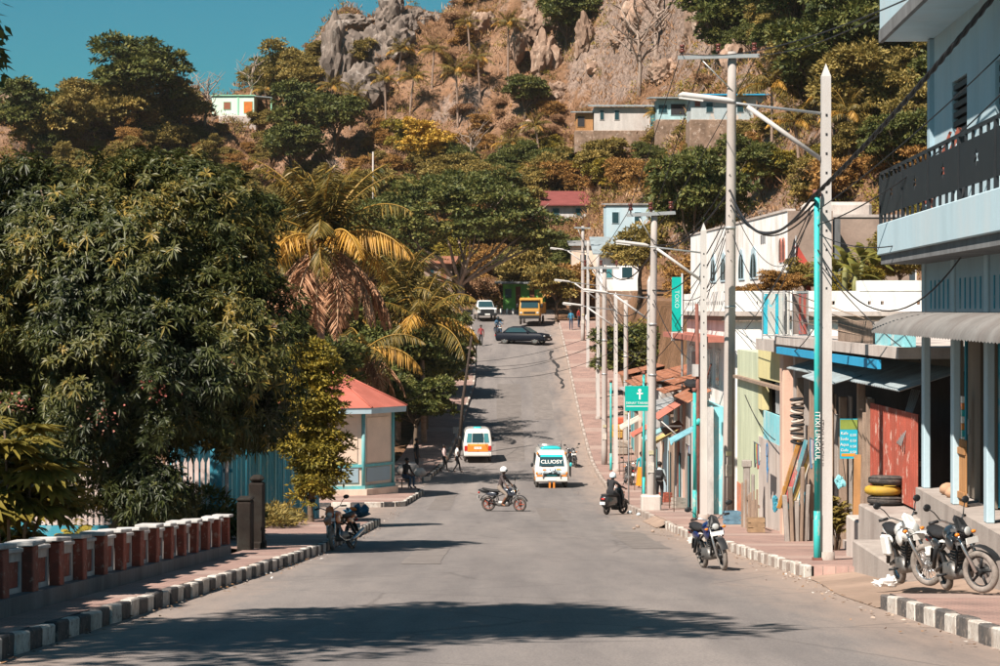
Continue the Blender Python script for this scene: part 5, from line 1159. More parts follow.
for k, (y, lb) in enumerate([(64.2, "row of clothes hung on a line by the ory wall"), (88.0, "row of clothes hung before the narrow shack"), (101.5, "row of clothes hung at the pale blue shack"), (52.5, "row of cloths hung under the blue fascia")]):
    t = thing("clothes_line", lb.replace(" by the ory wall", " by the lettered wall"), "clothes", (6.98, y, zp(y) + 2.35)); MB().tube([(0, -.8, .02), (0, .8, .02)], .012, 5).build("rail", STEEL, t)
    for q in range(6): hh = .45 + .12 * (q % 3); m = MB(); m.prism([(-.0, -.68 + q * .24, 0), (0, -.48 + q * .24, 0), (0, -.46 + q * .24, -hh * .45), (.01, -.50 + q * .24, -hh), (.01, -.68 + q * .24, -hh + .04), (0, -.71 + q * .24, -hh * .4)], (.03, 0, 0)); m.build("garment", M("garment_%d" % ((q + k) % 7), HC[(q + k) % 7], .9, .3, 6, .2), t)
for i, (x, y, c, lb) in enumerate([(6.75, 62.3, (.3, .2, .12), "brown slatted crate beside the leaning signboards"), (6.8, 69.2, (.12, .22, .3), "blue plastic crate by the orange dado"), (6.6, 87.2, (.34, .3, .26), "pale box outside the narrow shack"), (6.65, 95.2, (.4, .12, .08), "red box outside the peeling white shack")]):
    t = thing("street_crate", lb, "crate", (x, y, zp(y)), .2 * i)
    for q in range(3): bx(t, "side_slat", M("crate_%d" % i, c, .85, .35, 6, .2), (-.22, .22, -.2, -.18, .02 + q * .13, .13 + q * .13), (-.22, .22, .18, .2, .02 + q * .13, .13 + q * .13), (-.22, -.2, -.18, .18, .02 + q * .13, .13 + q * .13), (.2, .22, -.18, .18, .02 + q * .13, .13 + q * .13))
    bx(t, "base", WOOD, (-.2, .2, -.18, .18, 0, .018))
# goods on the upper pavement
for i, (x, y, c, lb) in enumerate([(7.0, 140, (.45, .26, .06), "ochre sacks stacked by the far pavement stall"), (7.3, 143, (.5, .1, .05), "red crates stacked by the far pavement stall"), (6.9, 133, (.3, .26, .22), "grey boxes set out near the white lamp pole")]):
    t = thing("stacked_goods", lb, "goods", (x, y, zp(y)))
    for q in range(5): bx(t, "package", M("goods_%d" % i, c, .85, .3), (-.35 + .1 * (q % 2), .25 + .1 * (q % 2), -.9 + .45 * (q % 3), -.5 + .45 * (q % 3), .4 * (q // 3), .4 * (q // 3) + .39), c=.05)

# ------------------------------------------------------------------ long white house on the bank
lh = thing("long_white_house", "long white house on the bank with pairs of arched windows", "house", (12.3, 101, -1.2), math.atan2(1.4, 34))
H0 = -1.2; top = px(787, 211, 101).z - H0
bx(lh, "street_wall", WHITE, (0, .3, 0, 34, -1, top)); bx(lh, "end_wall", BROWNC, (.0, 1.9, -.25, -.01, -1, top)); bx(lh, "end_wall", BROWNC, (2.25, 5.6, 1.6, 1.85, -1, top - .2)); bx(lh, "recess_wall", DARKIN, (1.9, 2.25, 1.7, 1.75, -1, top - .3)); bx(lh, "recess_side", CONCD, (2.0, 2.24, -.2, 1.6, -1, top - .35))
bx(lh, "coping", CONCL, (-.05, .35, 0, 34, top, top + .1), (2.25, 5.6, 1.55, 1.9, top - .2, top - .08)); bx(lh, "tank_house", CONCL, (1.4, 4.3, 3.2, 5, top - .3, top + .55), c=.15)
bx(lh, "roof_body", WHITE, (.3, 6, 2.0, 33.8, -1, top - .4))
def arched(y, z, w, h, mt, frame):
    m = MB(); pts = [(-.05, y - w / 2, z), (-.05, y + w / 2, z)] + [(-.05, y + w / 2 * math.cos(R(a)), z + h - w / 2 + w / 2 * math.sin(R(a))) for a in range(0, 181, 30)]
    m.prism(pts, (.048, 0, 0)); o = m.build("window", frame, lh); w2 = w * .74
    m = MB(); pts = [(-.062, y - w2 / 2, z + .1), (-.062, y + w2 / 2, z + .1)] + [(-.062, y + w2 / 2 * math.cos(R(a)), z + h - w / 2 + w2 / 2 * math.sin(R(a))) for a in range(0, 181, 30)]
    m.prism(pts, (.01, 0, 0)); m.build("pane", mt, o); bx(o, "mullion", frame, (-.07, -.063, y - .03, y + .03, z + .1, z + h - .15))
for y, w_ in ((9.6, 2.4), (13.6, 2.0), (20.0, 2.4), (24.0, 2.2), (28.5, 2.4)): arched(y, px(720, 281, 118).z - H0, w_, 1.55, GLASS, BLUEWH)
arched(.9, px(785, 262, 102).z - H0, .62, 1.05, GLASS, REDFAS)
for y in (1.75,): arched(y, px(783, 262, 102).z - H0, .62, 1.05, GLASS, REDFAS)
for q in range(3): bx(lh, "vent_block", CONCD, (-.02, -.003, 6.2 + q * .5, 6.5 + q * .5, top - 1.2, top - .8))
# flag
fl = thing("flag", "drooping red flag with black triangle and white star", "flag", (12.55, 98.5, terrain(12.55, 98.5)))
MB().tube([(-.55, 0, -.2), (-.2, 0, px(795, 238, 98.5).z - fl.location.z + .1)], .025, 6).build("flagpole", STEEL, fl)
zt2 = px(795, 238, 98.5).z - fl.location.z; n_ = 10; m = MB(); vs = []; FLR = M("red_flag_cloth", (.34, .05, .035), .85, .15, 4, .1); FLB = M("black_flag_cloth", (.03, .03, .035), .85, .2, 4, .1)
for i in range(n_ + 1):
    t = i / n_; x0 = -.28 + .62 * t; 
    for j in range(7):
        u = j / 6; vs.append((x0 - .05 * u + .16 * u * t - .28 * u * (1 - t) * .9, .10 * math.sin(4 * t + 3 * u), zt2 - .35 * t - .75 * t * (1 - u) * 0 - 1.45 * u - .75 * t * (1 - .25 * u)))
fs = [(i * 7 + j, (i + 1) * 7 + j, (i + 1) * 7 + j + 1, i * 7 + j + 1) for i in range(n_) for j in range(6)]
m._add(vs, fs, 0, True)
for q in range(len(m.mi)):
    i, j = q // 6, q % 6
    if i < 4 - abs(j - 3.5): m.mi[q] = 1
m.build("cloth", [FLR, FLB], fl)
st_ = MB(); c = Vector((-.33, -.09, zt2 - 1.0)); pts = [c + Vector(((.12 if k % 2 == 0 else .05) * math.cos(R(100 + 36 * k)), 0, (.12 if k % 2 == 0 else .05) * math.sin(R(100 + 36 * k)))) for k in range(10)]; st_.prism(pts, (0, .01, 0)); st_.build("star", OFFW, fl)

# ------------------------------------------------------------------ far buildings
FOOT = M("rubble_footing", (.26, .175, .125), .97, .45, 1.2, .8, dirt=(.12, .08, .055), wear=(.4, .31, .25))
def house(name, label, x0, x1, ytop, ybot, Y, wall, roof, wins=(), depth=5, roofslope=.25, over=.4, base=2.5, trim=None):
    a, b = px(x0, ybot, Y), px(x1, ytop, Y); w = b.x - a.x; h = b.z - a.z
    t = thing(name, label, "house", ((a.x + b.x) / 2, Y, a.z))
    bx(t, "wall", wall, (-w / 2, w / 2, 0, depth, -.05, h)); bx(t, "stone_footing", FOOT, (-w / 2 - .12, w / 2 + .12, -.1, depth, -base, -.051), c=.06)
    m = MB(); m.prism([(-w / 2 - over, -over, h + .02), (w / 2 + over, -over, h + .02), (w / 2 + over, -over, h + .14), (-w / 2 - over, -over, h + .14)], (0, depth + 2 * over, roofslope * depth)); m.build("roof", roof, t)
    for (u0, u1, v0, v1, mt) in wins:
        f = bx(t, "window", trim or wall, (-w / 2 + u0 * w - .06, -w / 2 + u1 * w + .06, -.05, -.003, v0 * h - .06, v1 * h + .06)); bx(f, "pane", mt, (-w / 2 + u0 * w, -w / 2 + u1 * w, -.07, -.051, v0 * h, v1 * h))
    return t
def zt(x, y, d=0): return thit(x, y).y + d
g = house("green_shop", "bright green shop with brown doors at the top of street", 503, 545, 284, 309, 226, LIMEG, ZINC, [(.30, .42, .0, .9, BROWND), (.63, .75, 0, .9, BROWND), (.05, .2, .45, .8, GLASS)], 5, .06, .8)
house("blue_hut", "small bright blue hut above the green shop", 519, 533, 262, 282, 233, M("vivid_blue_wall", (.03, .45, .62), .8, .15, 1), ZINC, [(.3, .6, .3, .7, GLASS)], 3)
house("red_roofed_house", "white house with long dark red roof above the street trees", 546, 612, 206, 218, zt(575, 222), GREYW, MAROON, [(.1, .2, .2, .8, GLASS), (.45, .55, .2, .8, GLASS), (.75, .85, .2, .8, GLASS)], 5, .35, .6, 5)
house("pale_block_house", "pale flat roofed block house behind the crossarm pole", 606, 658, 205, 238, zt(630, 242), BLUEWH, ZINC, [(.12, .24, .45, .78, GLASS), (.55, .67, .45, .78, GLASS)], 6, .05, .2, 6)
house("grey_roofed_house", "small house with grey tilted roof beyond the far lamps", 600, 640, 255, 290, 186, WHITE, ZINCB, [(.1, .3, .35, .65, GLASST), (.55, .8, .35, .65, GLASS)], 6, .25, .6, 4)
house("cream_far_house", "cream wall house behind the truck tree", 572, 600, 246, 275, 214, CREAM, ZINC, [(.3, .5, .3, .7, GLASS)], 5, .1, .3, 4)
house("peach_far_house", "peach house glimpsed under the rain tree crown", 424, 452, 264, 290, 226, BROWNC, RUST, [(.2, .35, .3, .8, GLASS), (.6, .8, .3, .8, BROWND)], 5, .15, .5, 4)
# hillside shacks
Yh = min(zt(x_, 129) for x_ in (578, 594, 612, 630, 650)) - .5
house("hillside_shack", "long grey sheet iron shack on the hillside", 594, 655, 107, 130, Yh, M("bleached_sheet", (.50, .46, .43), .85, .25, .8, .2, streak=True, dirt=(.36, .3, .27)), ZINCB, [(.10, .16, .45, .85, GLASS), (.34, .41, .45, .85, GLASS), (.92, .99, .0, .75, GLASST)], 4, .12, .5, 2.5)
house("shack_annex", "small open porch with orange boards beside the grey shack", 576, 593, 113, 130, Yh + .6, WOODO, ZINCB, [(.1, .5, .2, .8, DARKIN)], 3, .1, .5, 2.5)
Yh = min(zt(x_, 122) for x_ in (660, 680, 700, 730, 765)) - .5
Yh = min(zt(x_, 119) for x_ in (658, 668, 678, 688)) - .3
house("blue_hillside_shack", "turquoise and white shack with blue roof on the hillside", 657, 690, 99, 119, Yh, M("pale_turquoise_sheet", (.36, .53, .55), .85, .25, .9, .2, streak=True, dirt=(.3, .36, .36)), ZINCB, [(.42, .85, .2, .75, DARKIN), (.05, .3, .3, .7, GLASS)], 4, .1, .8, 4)
Yh = min(zt(x_, 119) for x_ in (696, 715, 735, 755)) - .3
house("patchwork_shack", "wide patchwork sheet shack with bright blue roof edge", 691, 768, 96, 119, Yh + .3, M("patched_sheet", (.42, .46, .46), .85, .35, .5, .2, streak=True, dirt=(.26, .34, .38), wear=(.5, .42, .36)), BRIGHTB, [(.05, .12, .55, .85, BRICKRED), (.2, .28, .3, .7, GLASS), (.6, .68, .3, .7, GLASS), (.85, .93, .0, .7, DARKIN)], 5, .1, .8, 5)
Ym = min(zt(x_, 116) for x_ in (214, 236, 252)) - .3
mh = house("mint_house", "mint green house with orange door on the ridge", 212, 254, 96, 115, Ym, MINT, MINTF, [(.28, .44, .3, .68, BROWND), (.76, .96, .1, .7, M("orange_door", (.55, .16, .03), .8, .2))], 5, .08, .2, 1.5, trim=MINTF)
w_ = px(254, 0, Ym).x - px(212, 0, Ym).x; bx(mh, "corner_strip", MINTF, (w_ * .10, w_ * .14, -.06, -.003, 0, 2.6)); bx(mh, "rubble_base", CONCL, (-w_ / 2 + 1, w_ / 2 + .5, -.8, -.01, -3.4, -.05), c=.2); m = MB(); m.prism([(w_ / 2 + .2, -1, 2.5), (w_ / 2 + 2.6, -1, 2.3), (w_ / 2 + 2.6, -1, 2.4), (w_ / 2 + .2, -1, 2.6)], (0, 4, 0)); m.build("porch_roof", ZINCB, mh); bx(mh, "porch_post", MINTF, (w_ / 2 + 2.4, w_ / 2 + 2.55, -.9, -.75, -.5, 2.3))
house("hidden_far_house", "pale house corner showing among the right slope trees", 862, 884, 92, 110, zt(872, 114, -.5), CONCL, ZINC, [(.3, .5, .3, .7, GLASS)], 4)
# ------------------------------------------------------------------ poles, lamps, cables
POLEC = M("pole_concrete", (.40, .36, .335), .95, .18, 2.5, .25, streak=True, dirt=(.34, .29, .26))
POLEW = M("white_pole_paint", (.50, .475, .455), .85, .14, 2.5, .15, streak=True, dirt=(.45, .41, .38))
def lamp_pole(label, X, Y, top_py, arm=2.75, lower_teal=True, h=9.3):
    z0 = zp(Y); t = thing("street_lamp", label, "street lamp", (X, Y, z0), group="street lamps along the right kerb"); s = h / 9.3
    m = MB(); n = 14
    for (a, b, w0, w1) in ((-.3, h - .25, .112, .085),):
        m._add([(x * w0, y * w0, a) for x, y in ((-1, -1), (1, -1), (1, 1), (-1, 1))] + [(x * w1, y * w1, b) for x, y in ((-1, -1), (1, -1), (1, 1), (-1, 1))] + [(0, 0, h)], [(0, 1, 5, 4), (1, 2, 6, 5), (2, 3, 7, 6), (3, 0, 4, 7), (4, 5, 8), (5, 6, 8), (6, 7, 8), (7, 4, 8)])
    m.build("shaft", POLEW, t)
    for q in range(11): bx(t, "shaft_hole", DARKIN, (-.018, .018, -.096 - .001, -.05, h - 1.0 - q * .36, h - .955 - q * .36))
    m = MB()
    for sx, sy in ((-1, 0), (0, -1)): pass
    MB().cyl((0, 0), .17, -.2, .16, 10).build("footing", CONC, t)
    za = h - .95; MB().tube([(0, 0, za), (-arm + 1.3, 0, za + .17), (-arm + .2, 0, za + .30)], [.028, .026, .03], 7).build("arm", STEEL, t)
    MB().tube([(-.09, 0, za - .85), (-arm + 1.28, 0, za + .14)], .045, 7).build("brace", POLEW, t)
    hd = MB(); hd.rows([(0, -.52, .40, .04), (.03, -.56, .5, .075), (.07, -.56, .5, .08), (.11, -.5, .36, .045)], .05); o = hd.build("lamp_head", POLEW, t, (-arm + .55, 0, za + .24), (0, R(7), 0)); bx(o, "lens", OFFW, (-.55, -.1, -.07, .07, -.02, -.001))
    return t
lamp_pole("square concrete street lamp beside the teal pipe and boarded shop", 6.10, 44.2, 55)
lamp_pole("concrete street lamp before the white parapet house", 6.38, 74.0, 227)
lamp_pole("street lamp behind the crossarm pole and green sign", 6.2, 98, 290)
lamp_pole("street lamp with teal pipe by the far crossarm pole", 5.98, 122, 295)
lamp_pole("street lamp where the pavement starts climbing", 6.15, 148, 281)
lamp_pole("highest street lamp near the truck", 6.4, 172, 270)
def pipe_pole(label, X, Y, z1, z0=0, r=.056, lettering=None, capr=True, brown=True):
    t = thing("pipe_pole", label, "pole", (X, Y, zp(Y)), group="teal pipe poles beside the lamps")
    MB().cyl((0, 0), r * 1.15, -.2, max(z0, .02) + .9, 10).build("lower_pipe", TEAL, t); MB().cyl((0, 0), r, max(z0, .02) + .9, z1, 10).build("upper_pipe", TEAL, t)
    MB().cyl((0, 0), r * 1.4, z1, z1 + .12, 8).build("cap", PIPEBR, t); bx(t, "collar", PIPEBR, (-r * 1.5, r * 1.5, -r * 1.5, r * 1.5, -.1, .05))
    if lettering: text(lettering, .135, OFFW, t, (0, -r - .004, 2.32), (R(90), R(90), 0), extrude=.002, spacing=1.05)
    return t
pipe_pole("teal pipe pole with white vertical lettering and brown cap", 5.915, 44.05, (HY - 196) / FPX * 44 - zp(44), lettering="ITIXI LINGKUL")
pipe_pole("teal pipe standing before the second lamp", 6.10, 74.0, 4.0); pipe_pole("teal pipe near the far lamp and crossarm pole", 5.75, 122.4, 4.6); pipe_pole("teal pipe behind the green cross sign", 5.98, 98.2, 5.2)
pipe_pole("teal pipe at the foot of the climbing pavement lamp", 6.5, 148, 4.6)
dp = thing("dark_pole", "thin dark brown service pole before the parapet house", "pole", (6.6, 78, zp(78))); MB().tube([(0, 0, -.2), (-.1, 0, 7.0)], [.08, .06], 8).build("shaft", PIPEBR, dp); bx(dp, "meter", GREYW, (-.25, -.05, -.12, .12, 4.6, 5.0)); MB().tube([(-.08, 0, 3.0), (.0, 0, 3.2)], .1, 6).build("clamp", TEAL, dp)

def util_pole(label, X, Y, h, r0, r1, cross=None, foot=False, ins=2, name="utility_pole", tilt=0):
    t = thing(name, label, "utility pole", (X, Y, zp(Y)), group="concrete utility poles"); n = 9
    MB().tube([(tilt * i / n, 0, -.3 + (h + .3) * i / n) for i in range(n + 1)], [lerp(r0, r1, i / n) for i in range(n + 1)], 14).build("shaft", POLEC, t)
    if foot: bx(t, "footing", CONCL, (-.36, .36, -.36, .36, -.3, .55), c=.06)
    if cross:
        w0, w1, z, tl = cross
        o = MB().box(w0, w1, -.06, .06, -.06, .06).build("crossarm", STEEL, t, (tilt, -r1 - .06, z), (0, R(tl), 0))
        for q in range(ins): x = lerp(w0 + .15, w1 - .15, q / max(1, ins - 1)); im = MB(); im.cyl((x, 0), .03, .06, .16, 6).cyl((x, 0), .085, .16, .24, 8).cyl((x, 0), .06, .24, .33, 8).cyl((x, 0), .08, .33, .41, 8); im.build("insulator", INSUL, o)
        MB().tube([(w0 * .6 + tilt, -r1 - .06, z - .05), (tilt, -r1, z - 1.1)], .02, 5).build("brace", STEEL, t)
    bx(t, "number_plate", M("tin_number_plate", (.5, .45, .3), .6, .3), (-.09, .09, -r0 - .012, -r0 + .02, 2.0, 2.14)); bx(t, "poster", M("peeling_poster", (.55, .5, .44), .9, .4, 6, .1, wear=(.25, .3, .4)), (-.13, .10, -r0 - .006, -r0 + .03, 1.35, 1.72)); MB().tube([(r0 * .6, -r0 * .75, .1), (r0 * .55, -r0 * .7, h * .5), (r0 * .45, -r1 * .7, h * .8)], .018, 6).build("conduit", PIPEBR, t)
    for zb in (h * .45, h * .62): MB().cyl((tilt * .5, 0), lerp(r0, r1, .55) + .02, zb, zb + .07, 12).build("band", STEEL, t)
    return t
util_pole("tallest concrete pole with steel crossarm beside the green wall", 7.30, 75.5, (HY - 58) / FPX * 75.5 - zp(75.5) + .2, .205, .14, (-1.75, .85, (HY - 57) / FPX * 75.5 - zp(75.5), -1.5), ins=3, tilt=.12)
util_pole("concrete crossarm pole on square footing by the man with backpack", 5.42, 84.8, (HY - 212) / FPX * 84.8 - zp(84.8), .165, .115, (-1.0, .75, (HY - 214) / FPX * 84.8 - zp(84.8), -3), foot=True, ins=3, tilt=.12)
util_pole("crossarm pole beside the far teal pipe", 5.62, 127, (HY - 265) / FPX * 127 - zp(127), .17, .12, (-1.2, .8, (HY - 268) / FPX * 127 - zp(127), 0), ins=3)
util_pole("slim pole near the top of the pavement", 6.6, 188, (HY - 226) / FPX * 188 - zp(188), .17, .12, (-.7, .6, (HY - 228) / FPX * 188 - zp(188), 2), ins=2)
util_pole("plain short pole among the far lamps", 6.5, 157, (HY - 255) / FPX * 157 - zp(157), .15, .12, None)
util_pole("plain pole beyond the far lamps", 7.2, 135, (HY - 300) / FPX * 135 - zp(135), .15, .12, None)
ph = thit(375, 180); t = thing("hill_pole", "white pole standing above the rain tree on the slope", "utility pole", px(373, 190, 260)); MB().tube([(0, 0, -6), (0, 0, 4.2)], .09, 8).build("shaft", POLEC, t)
DARKBARK = M("dark_bark", (.05, .036, .028), .95, .3, 5, .5)
t = thing("leaning_pole", "dark leaning wooden pole beside the parked left van", "pole", (-2.35, 133.5, zp(133.5))); MB().tube([(0, 0, -.3), (.25, 0, 3), (.75, .2, 6.6)], [.1, .085, .06], 8).build("shaft", DARKBARK, t); bx(t, "meter_box", BLACKM, (-.3, .0, -.1, .1, 1.1, 1.45))

CABLE = M("black_cable", (.02, .02, .022), .6, .1, 5, 0)
def cable(a, b, sag, r=.012, label="thin black cable strung between poles", group="cables strung over the street", twist=False, n=22):
    a, b = Vector(a), Vector(b); pts = []
    for i in range(n + 1):
        t = i / n; p = a.lerp(b, t); p.z -= sag * 4 * t * (1 - t); pts.append(p)
    m = MB()
    if twist:
        N_ = n * 6; fine = []
        for k in range(3):
            q = []
            for i in range(N_ + 1):
                t = i / N_; p = a.lerp(b, t); p.z -= sag * 4 * t * (1 - t); th = t * 60 * twist + k * 2.1; q.append(p + Vector((math.cos(th), 0, math.sin(th))) * r * 1.1)
            m.tube(q, r, 5)
    else: m.tube(pts, r, 5)
    c = sum(pts, Vector()) / len(pts); m.v = [tuple(Vector(v) - pts[0]) for v in m.v]
    return tag(m.build("cable", CABLE, None, pts[0]), label, "cable", group)
T1 = px(730, 190, 75.3); T1b = px(731, 205, 75.3); TP = px(812, 198, 44); L1 = px(818, 250, 44); P2 = px(653, 290, 84.6); P2t = px(654, 250, 84.6); P3 = px(609, 300, 127); P3t = px(609, 272, 127); P4 = px(583, 240, 188)
cable(px(1004, -16, 33), TP, .12, .022, "thick twisted cable running from corner house to teal pipe", None, twist=1.0)
cable(TP, T1, 1.0, .03, "thick sagging cable between teal pipe and tallest pole", None); cable(TP + Vector((.05, 0, -.1)), T1b, .7, .022); cable(px(818, 205, 44), T1b + Vector((0, 0, .2)), .85, .018)
cable(px(1003, 52, 33), px(818, 210, 44), .1, .011); cable(px(1003, 92, 33), px(818, 225, 44), .25, .012)
cable(px(1002, 186, 34), L1, 1.45, .014, "low looping cable from balcony to square lamp pole", None); cable(px(1002, 188, 34), px(820, 235, 44), .5, .010)
cable(T1, P2t, .5, .03, "thick cable between the two crossarm poles", None); cable(T1b, P2, .9, .02); cable(T1 + Vector((0, 0, .5)), P2t + Vector((0, 0, .2)), .7, .016); cable(P2t, P3t, .7, .028); cable(P2, P3, .9, .02); cable(P2 + Vector((0, 0, -.5)), P3 + Vector((0, 0, -.3)), 1.0, .02); cable(P3t, P4, .9, .025); cable(P3, P4 + Vector((0, 0, -.6)), 1.0, .022)
for a, b, s in [((730, 200, 75.3), (790, 262, 98), .9), ((731, 210, 75.3), (705, 292, 84), .2), ((729, 215, 75.3), (672, 330, 92), .3), ((728, 230, 75.3), (690, 345, 80), .15), ((733, 235, 75.3), (770, 300, 62), .3), ((733, 220, 75.3), (690, 290, 79), .1), ((812, 205, 44), (765, 300, 60), .1), ((812, 210, 44), (772, 305, 60), .1), ((812, 215, 44), (745, 330, 68), .15), ((728, 250, 75.3), (655, 360, 88), .3), ((654, 300, 84.6), (690, 360, 80), .3), ((652, 330, 84.6), (620, 370, 108), .3), ((653, 345, 84.6), (630, 350, 115), .2), ((652, 360, 84.6), (604, 330, 127), .4), ((818, 262, 44), (920, 360, 42), .15), ((745, 395, 72), (775, 440, 62), .2), ((731, 260, 75.3), (683, 300, 86), .4), ((819, 320, 44), (792, 352, 58), .1), ((609, 305, 127), (655, 345, 96), .3), ((758, 55, 75.4), (1003, -60, 34), .4), ((681, 53, 75.4), (1000, -45, 30), .5), ((681, 53, 75.4), (628, 212, 84.6), .1), ((757, 55, 75.4), (671, 208, 84.6), .1), ((703, 55, 75.4), (655, 210, 84.6), .1), ((628, 212, 84.6), (588, 266, 127), .2), ((671, 209, 84.6), (619, 266, 127), .2)]:
    cable(px(*a), px(*b), s, .011 if a[2] < 60 else .014)
for k, (a, b) in enumerate([((470, 362, 133.5), (609, 330, 127)), ((470, 366, 133.5), (598, 345, 148)), ((471, 370, 133.5), (609, 338, 127)), ((471, 374, 133.5), (612, 352, 122)), ((340, 408, 103), (470, 364, 133.5))]): cable(px(*a), px(*b), .35 + .1 * k, .012, "low cable crossing the street from the leaning pole", "cables crossing the street")

# ------------------------------------------------------------------ signs on the right
gs = thing("green_sign", "teal green sign with white cross figure beside the pole", "sign", px(639, 411, 92)); SGN = M("sign_green", (.0, .36, .30), .5, .06, 2, 0)
w, h = 28 / 25.66, 25 / 25.66
bx(gs, "board", SGN, (-w / 2, w / 2, -.02, .02, 0, h), c=.006); m = MB(); m.cyl((0, 0), .06, -.5, .5, 12); 
o = MB(); o.ell((.03, -.026, .80), (.065, .006, .065), 12, 8).box(-.09, .15, -.03, -.021, .66, .71).box(.0, .06, -.031, -.022, .45, .76); o.build("cross_emblem", OFFW, gs)
text("DENAY TARABUN", .125, OFFW, gs, (0, -.024, .31), FACE_CAM, extrude=.002); bx(gs, "white_strip", OFFW, (-w / 2 + .05, w / 2 - .02, -.025, -.021, .17, .20)); 
for x in (-.4, .42): MB().tube([(x, .06, -4.1 + .0), (x, .06, h)], .03, 7).build("leg", STEEL, gs)
vs_ = thing("vertical_banner", "tall teal vertical banner sign in front of dark tree", "sign", px(677, 333, 91)); s = FPX / 91
bx(vs_, "panel", SGN, (-.20, .18, -.03, .03, .05, 2.15), c=.01); text("TOKO", .24, M("faded_letter", (.45, .66, .62), .7), vs_, (-.01, -.036, 1.3), (R(90), R(90), 0), extrude=.002); MB().tube([(.2, 0, -5.2), (.2, 0, 2.3)], .04, 8).build("mast", STEEL, vs_); bx(vs_, "foot_panel", GREYW, (-.22, .16, -.035, .035, -.3, .04))

# ------------------------------------------------------------------ motorcycles
RUB = M("tyre_rubber", (.055, .05, .047), .9, .25, 12, .3, dirt=(.16, .13, .11)); RUBD = M("dusty_tyre", (.26, .225, .2), .95, .2, 14, .35, dirt=(.1, .09, .08))
CHROME = M("bike_chrome", (.55, .55, .55), .25, .1, 5, 0, metal=.9); ENG = M("engine_alloy", (.22, .21, .2), .5, .25, 10, .1, metal=.7); BLKP = M("black_plastic", (.02, .021, .023), .45, .15, 6, .05); SEATM = M("seat_vinyl", (.025, .024, .025), .65, .2, 10, .15); REDL = M("red_lens", (.45, .02, .015), .25, .1, 5, 0); ORL = M("orange_lens", (.7, .2, .02), .3, .1, 5, 0); LENS = M("clear_lens", (.42, .43, .42), .15, .05, 5, 0, coat=.6)
def paint(name, c): return M(name, c, .3, .08, 3, 0, coat=.7, spec=.5)
def wheel(parent, name, loc, r, w, rimmat, tyre=RUB, spokes=5, rot=(0, 0, 0)):
    o = MB(); o.torus((0, 0, 0), r - w * .85, .022, 'y', 20, 6)
    for k in range(spokes):
        a = 2 * math.pi * k / spokes; o.tube([(.03 * math.cos(a), 0, .03 * math.sin(a)), ((r - w) * math.cos(a), 0, (r - w) * math.sin(a))], .02 if spokes < 8 else .006, 5)
    o.tube([(0, -.07, 0), (0, .07, 0)], .045, 10); W = o.build(name, rimmat, parent, loc, rot)
    MB().torus((0, 0, 0), r - w * .5, w * .5, 'y', 24, 8, sq=.95).build("tyre", tyre, W); MB().tube([(0, .055, 0), (0, .062, 0)], .11, 14).build("brake_disc", CHROME, W)
    return W
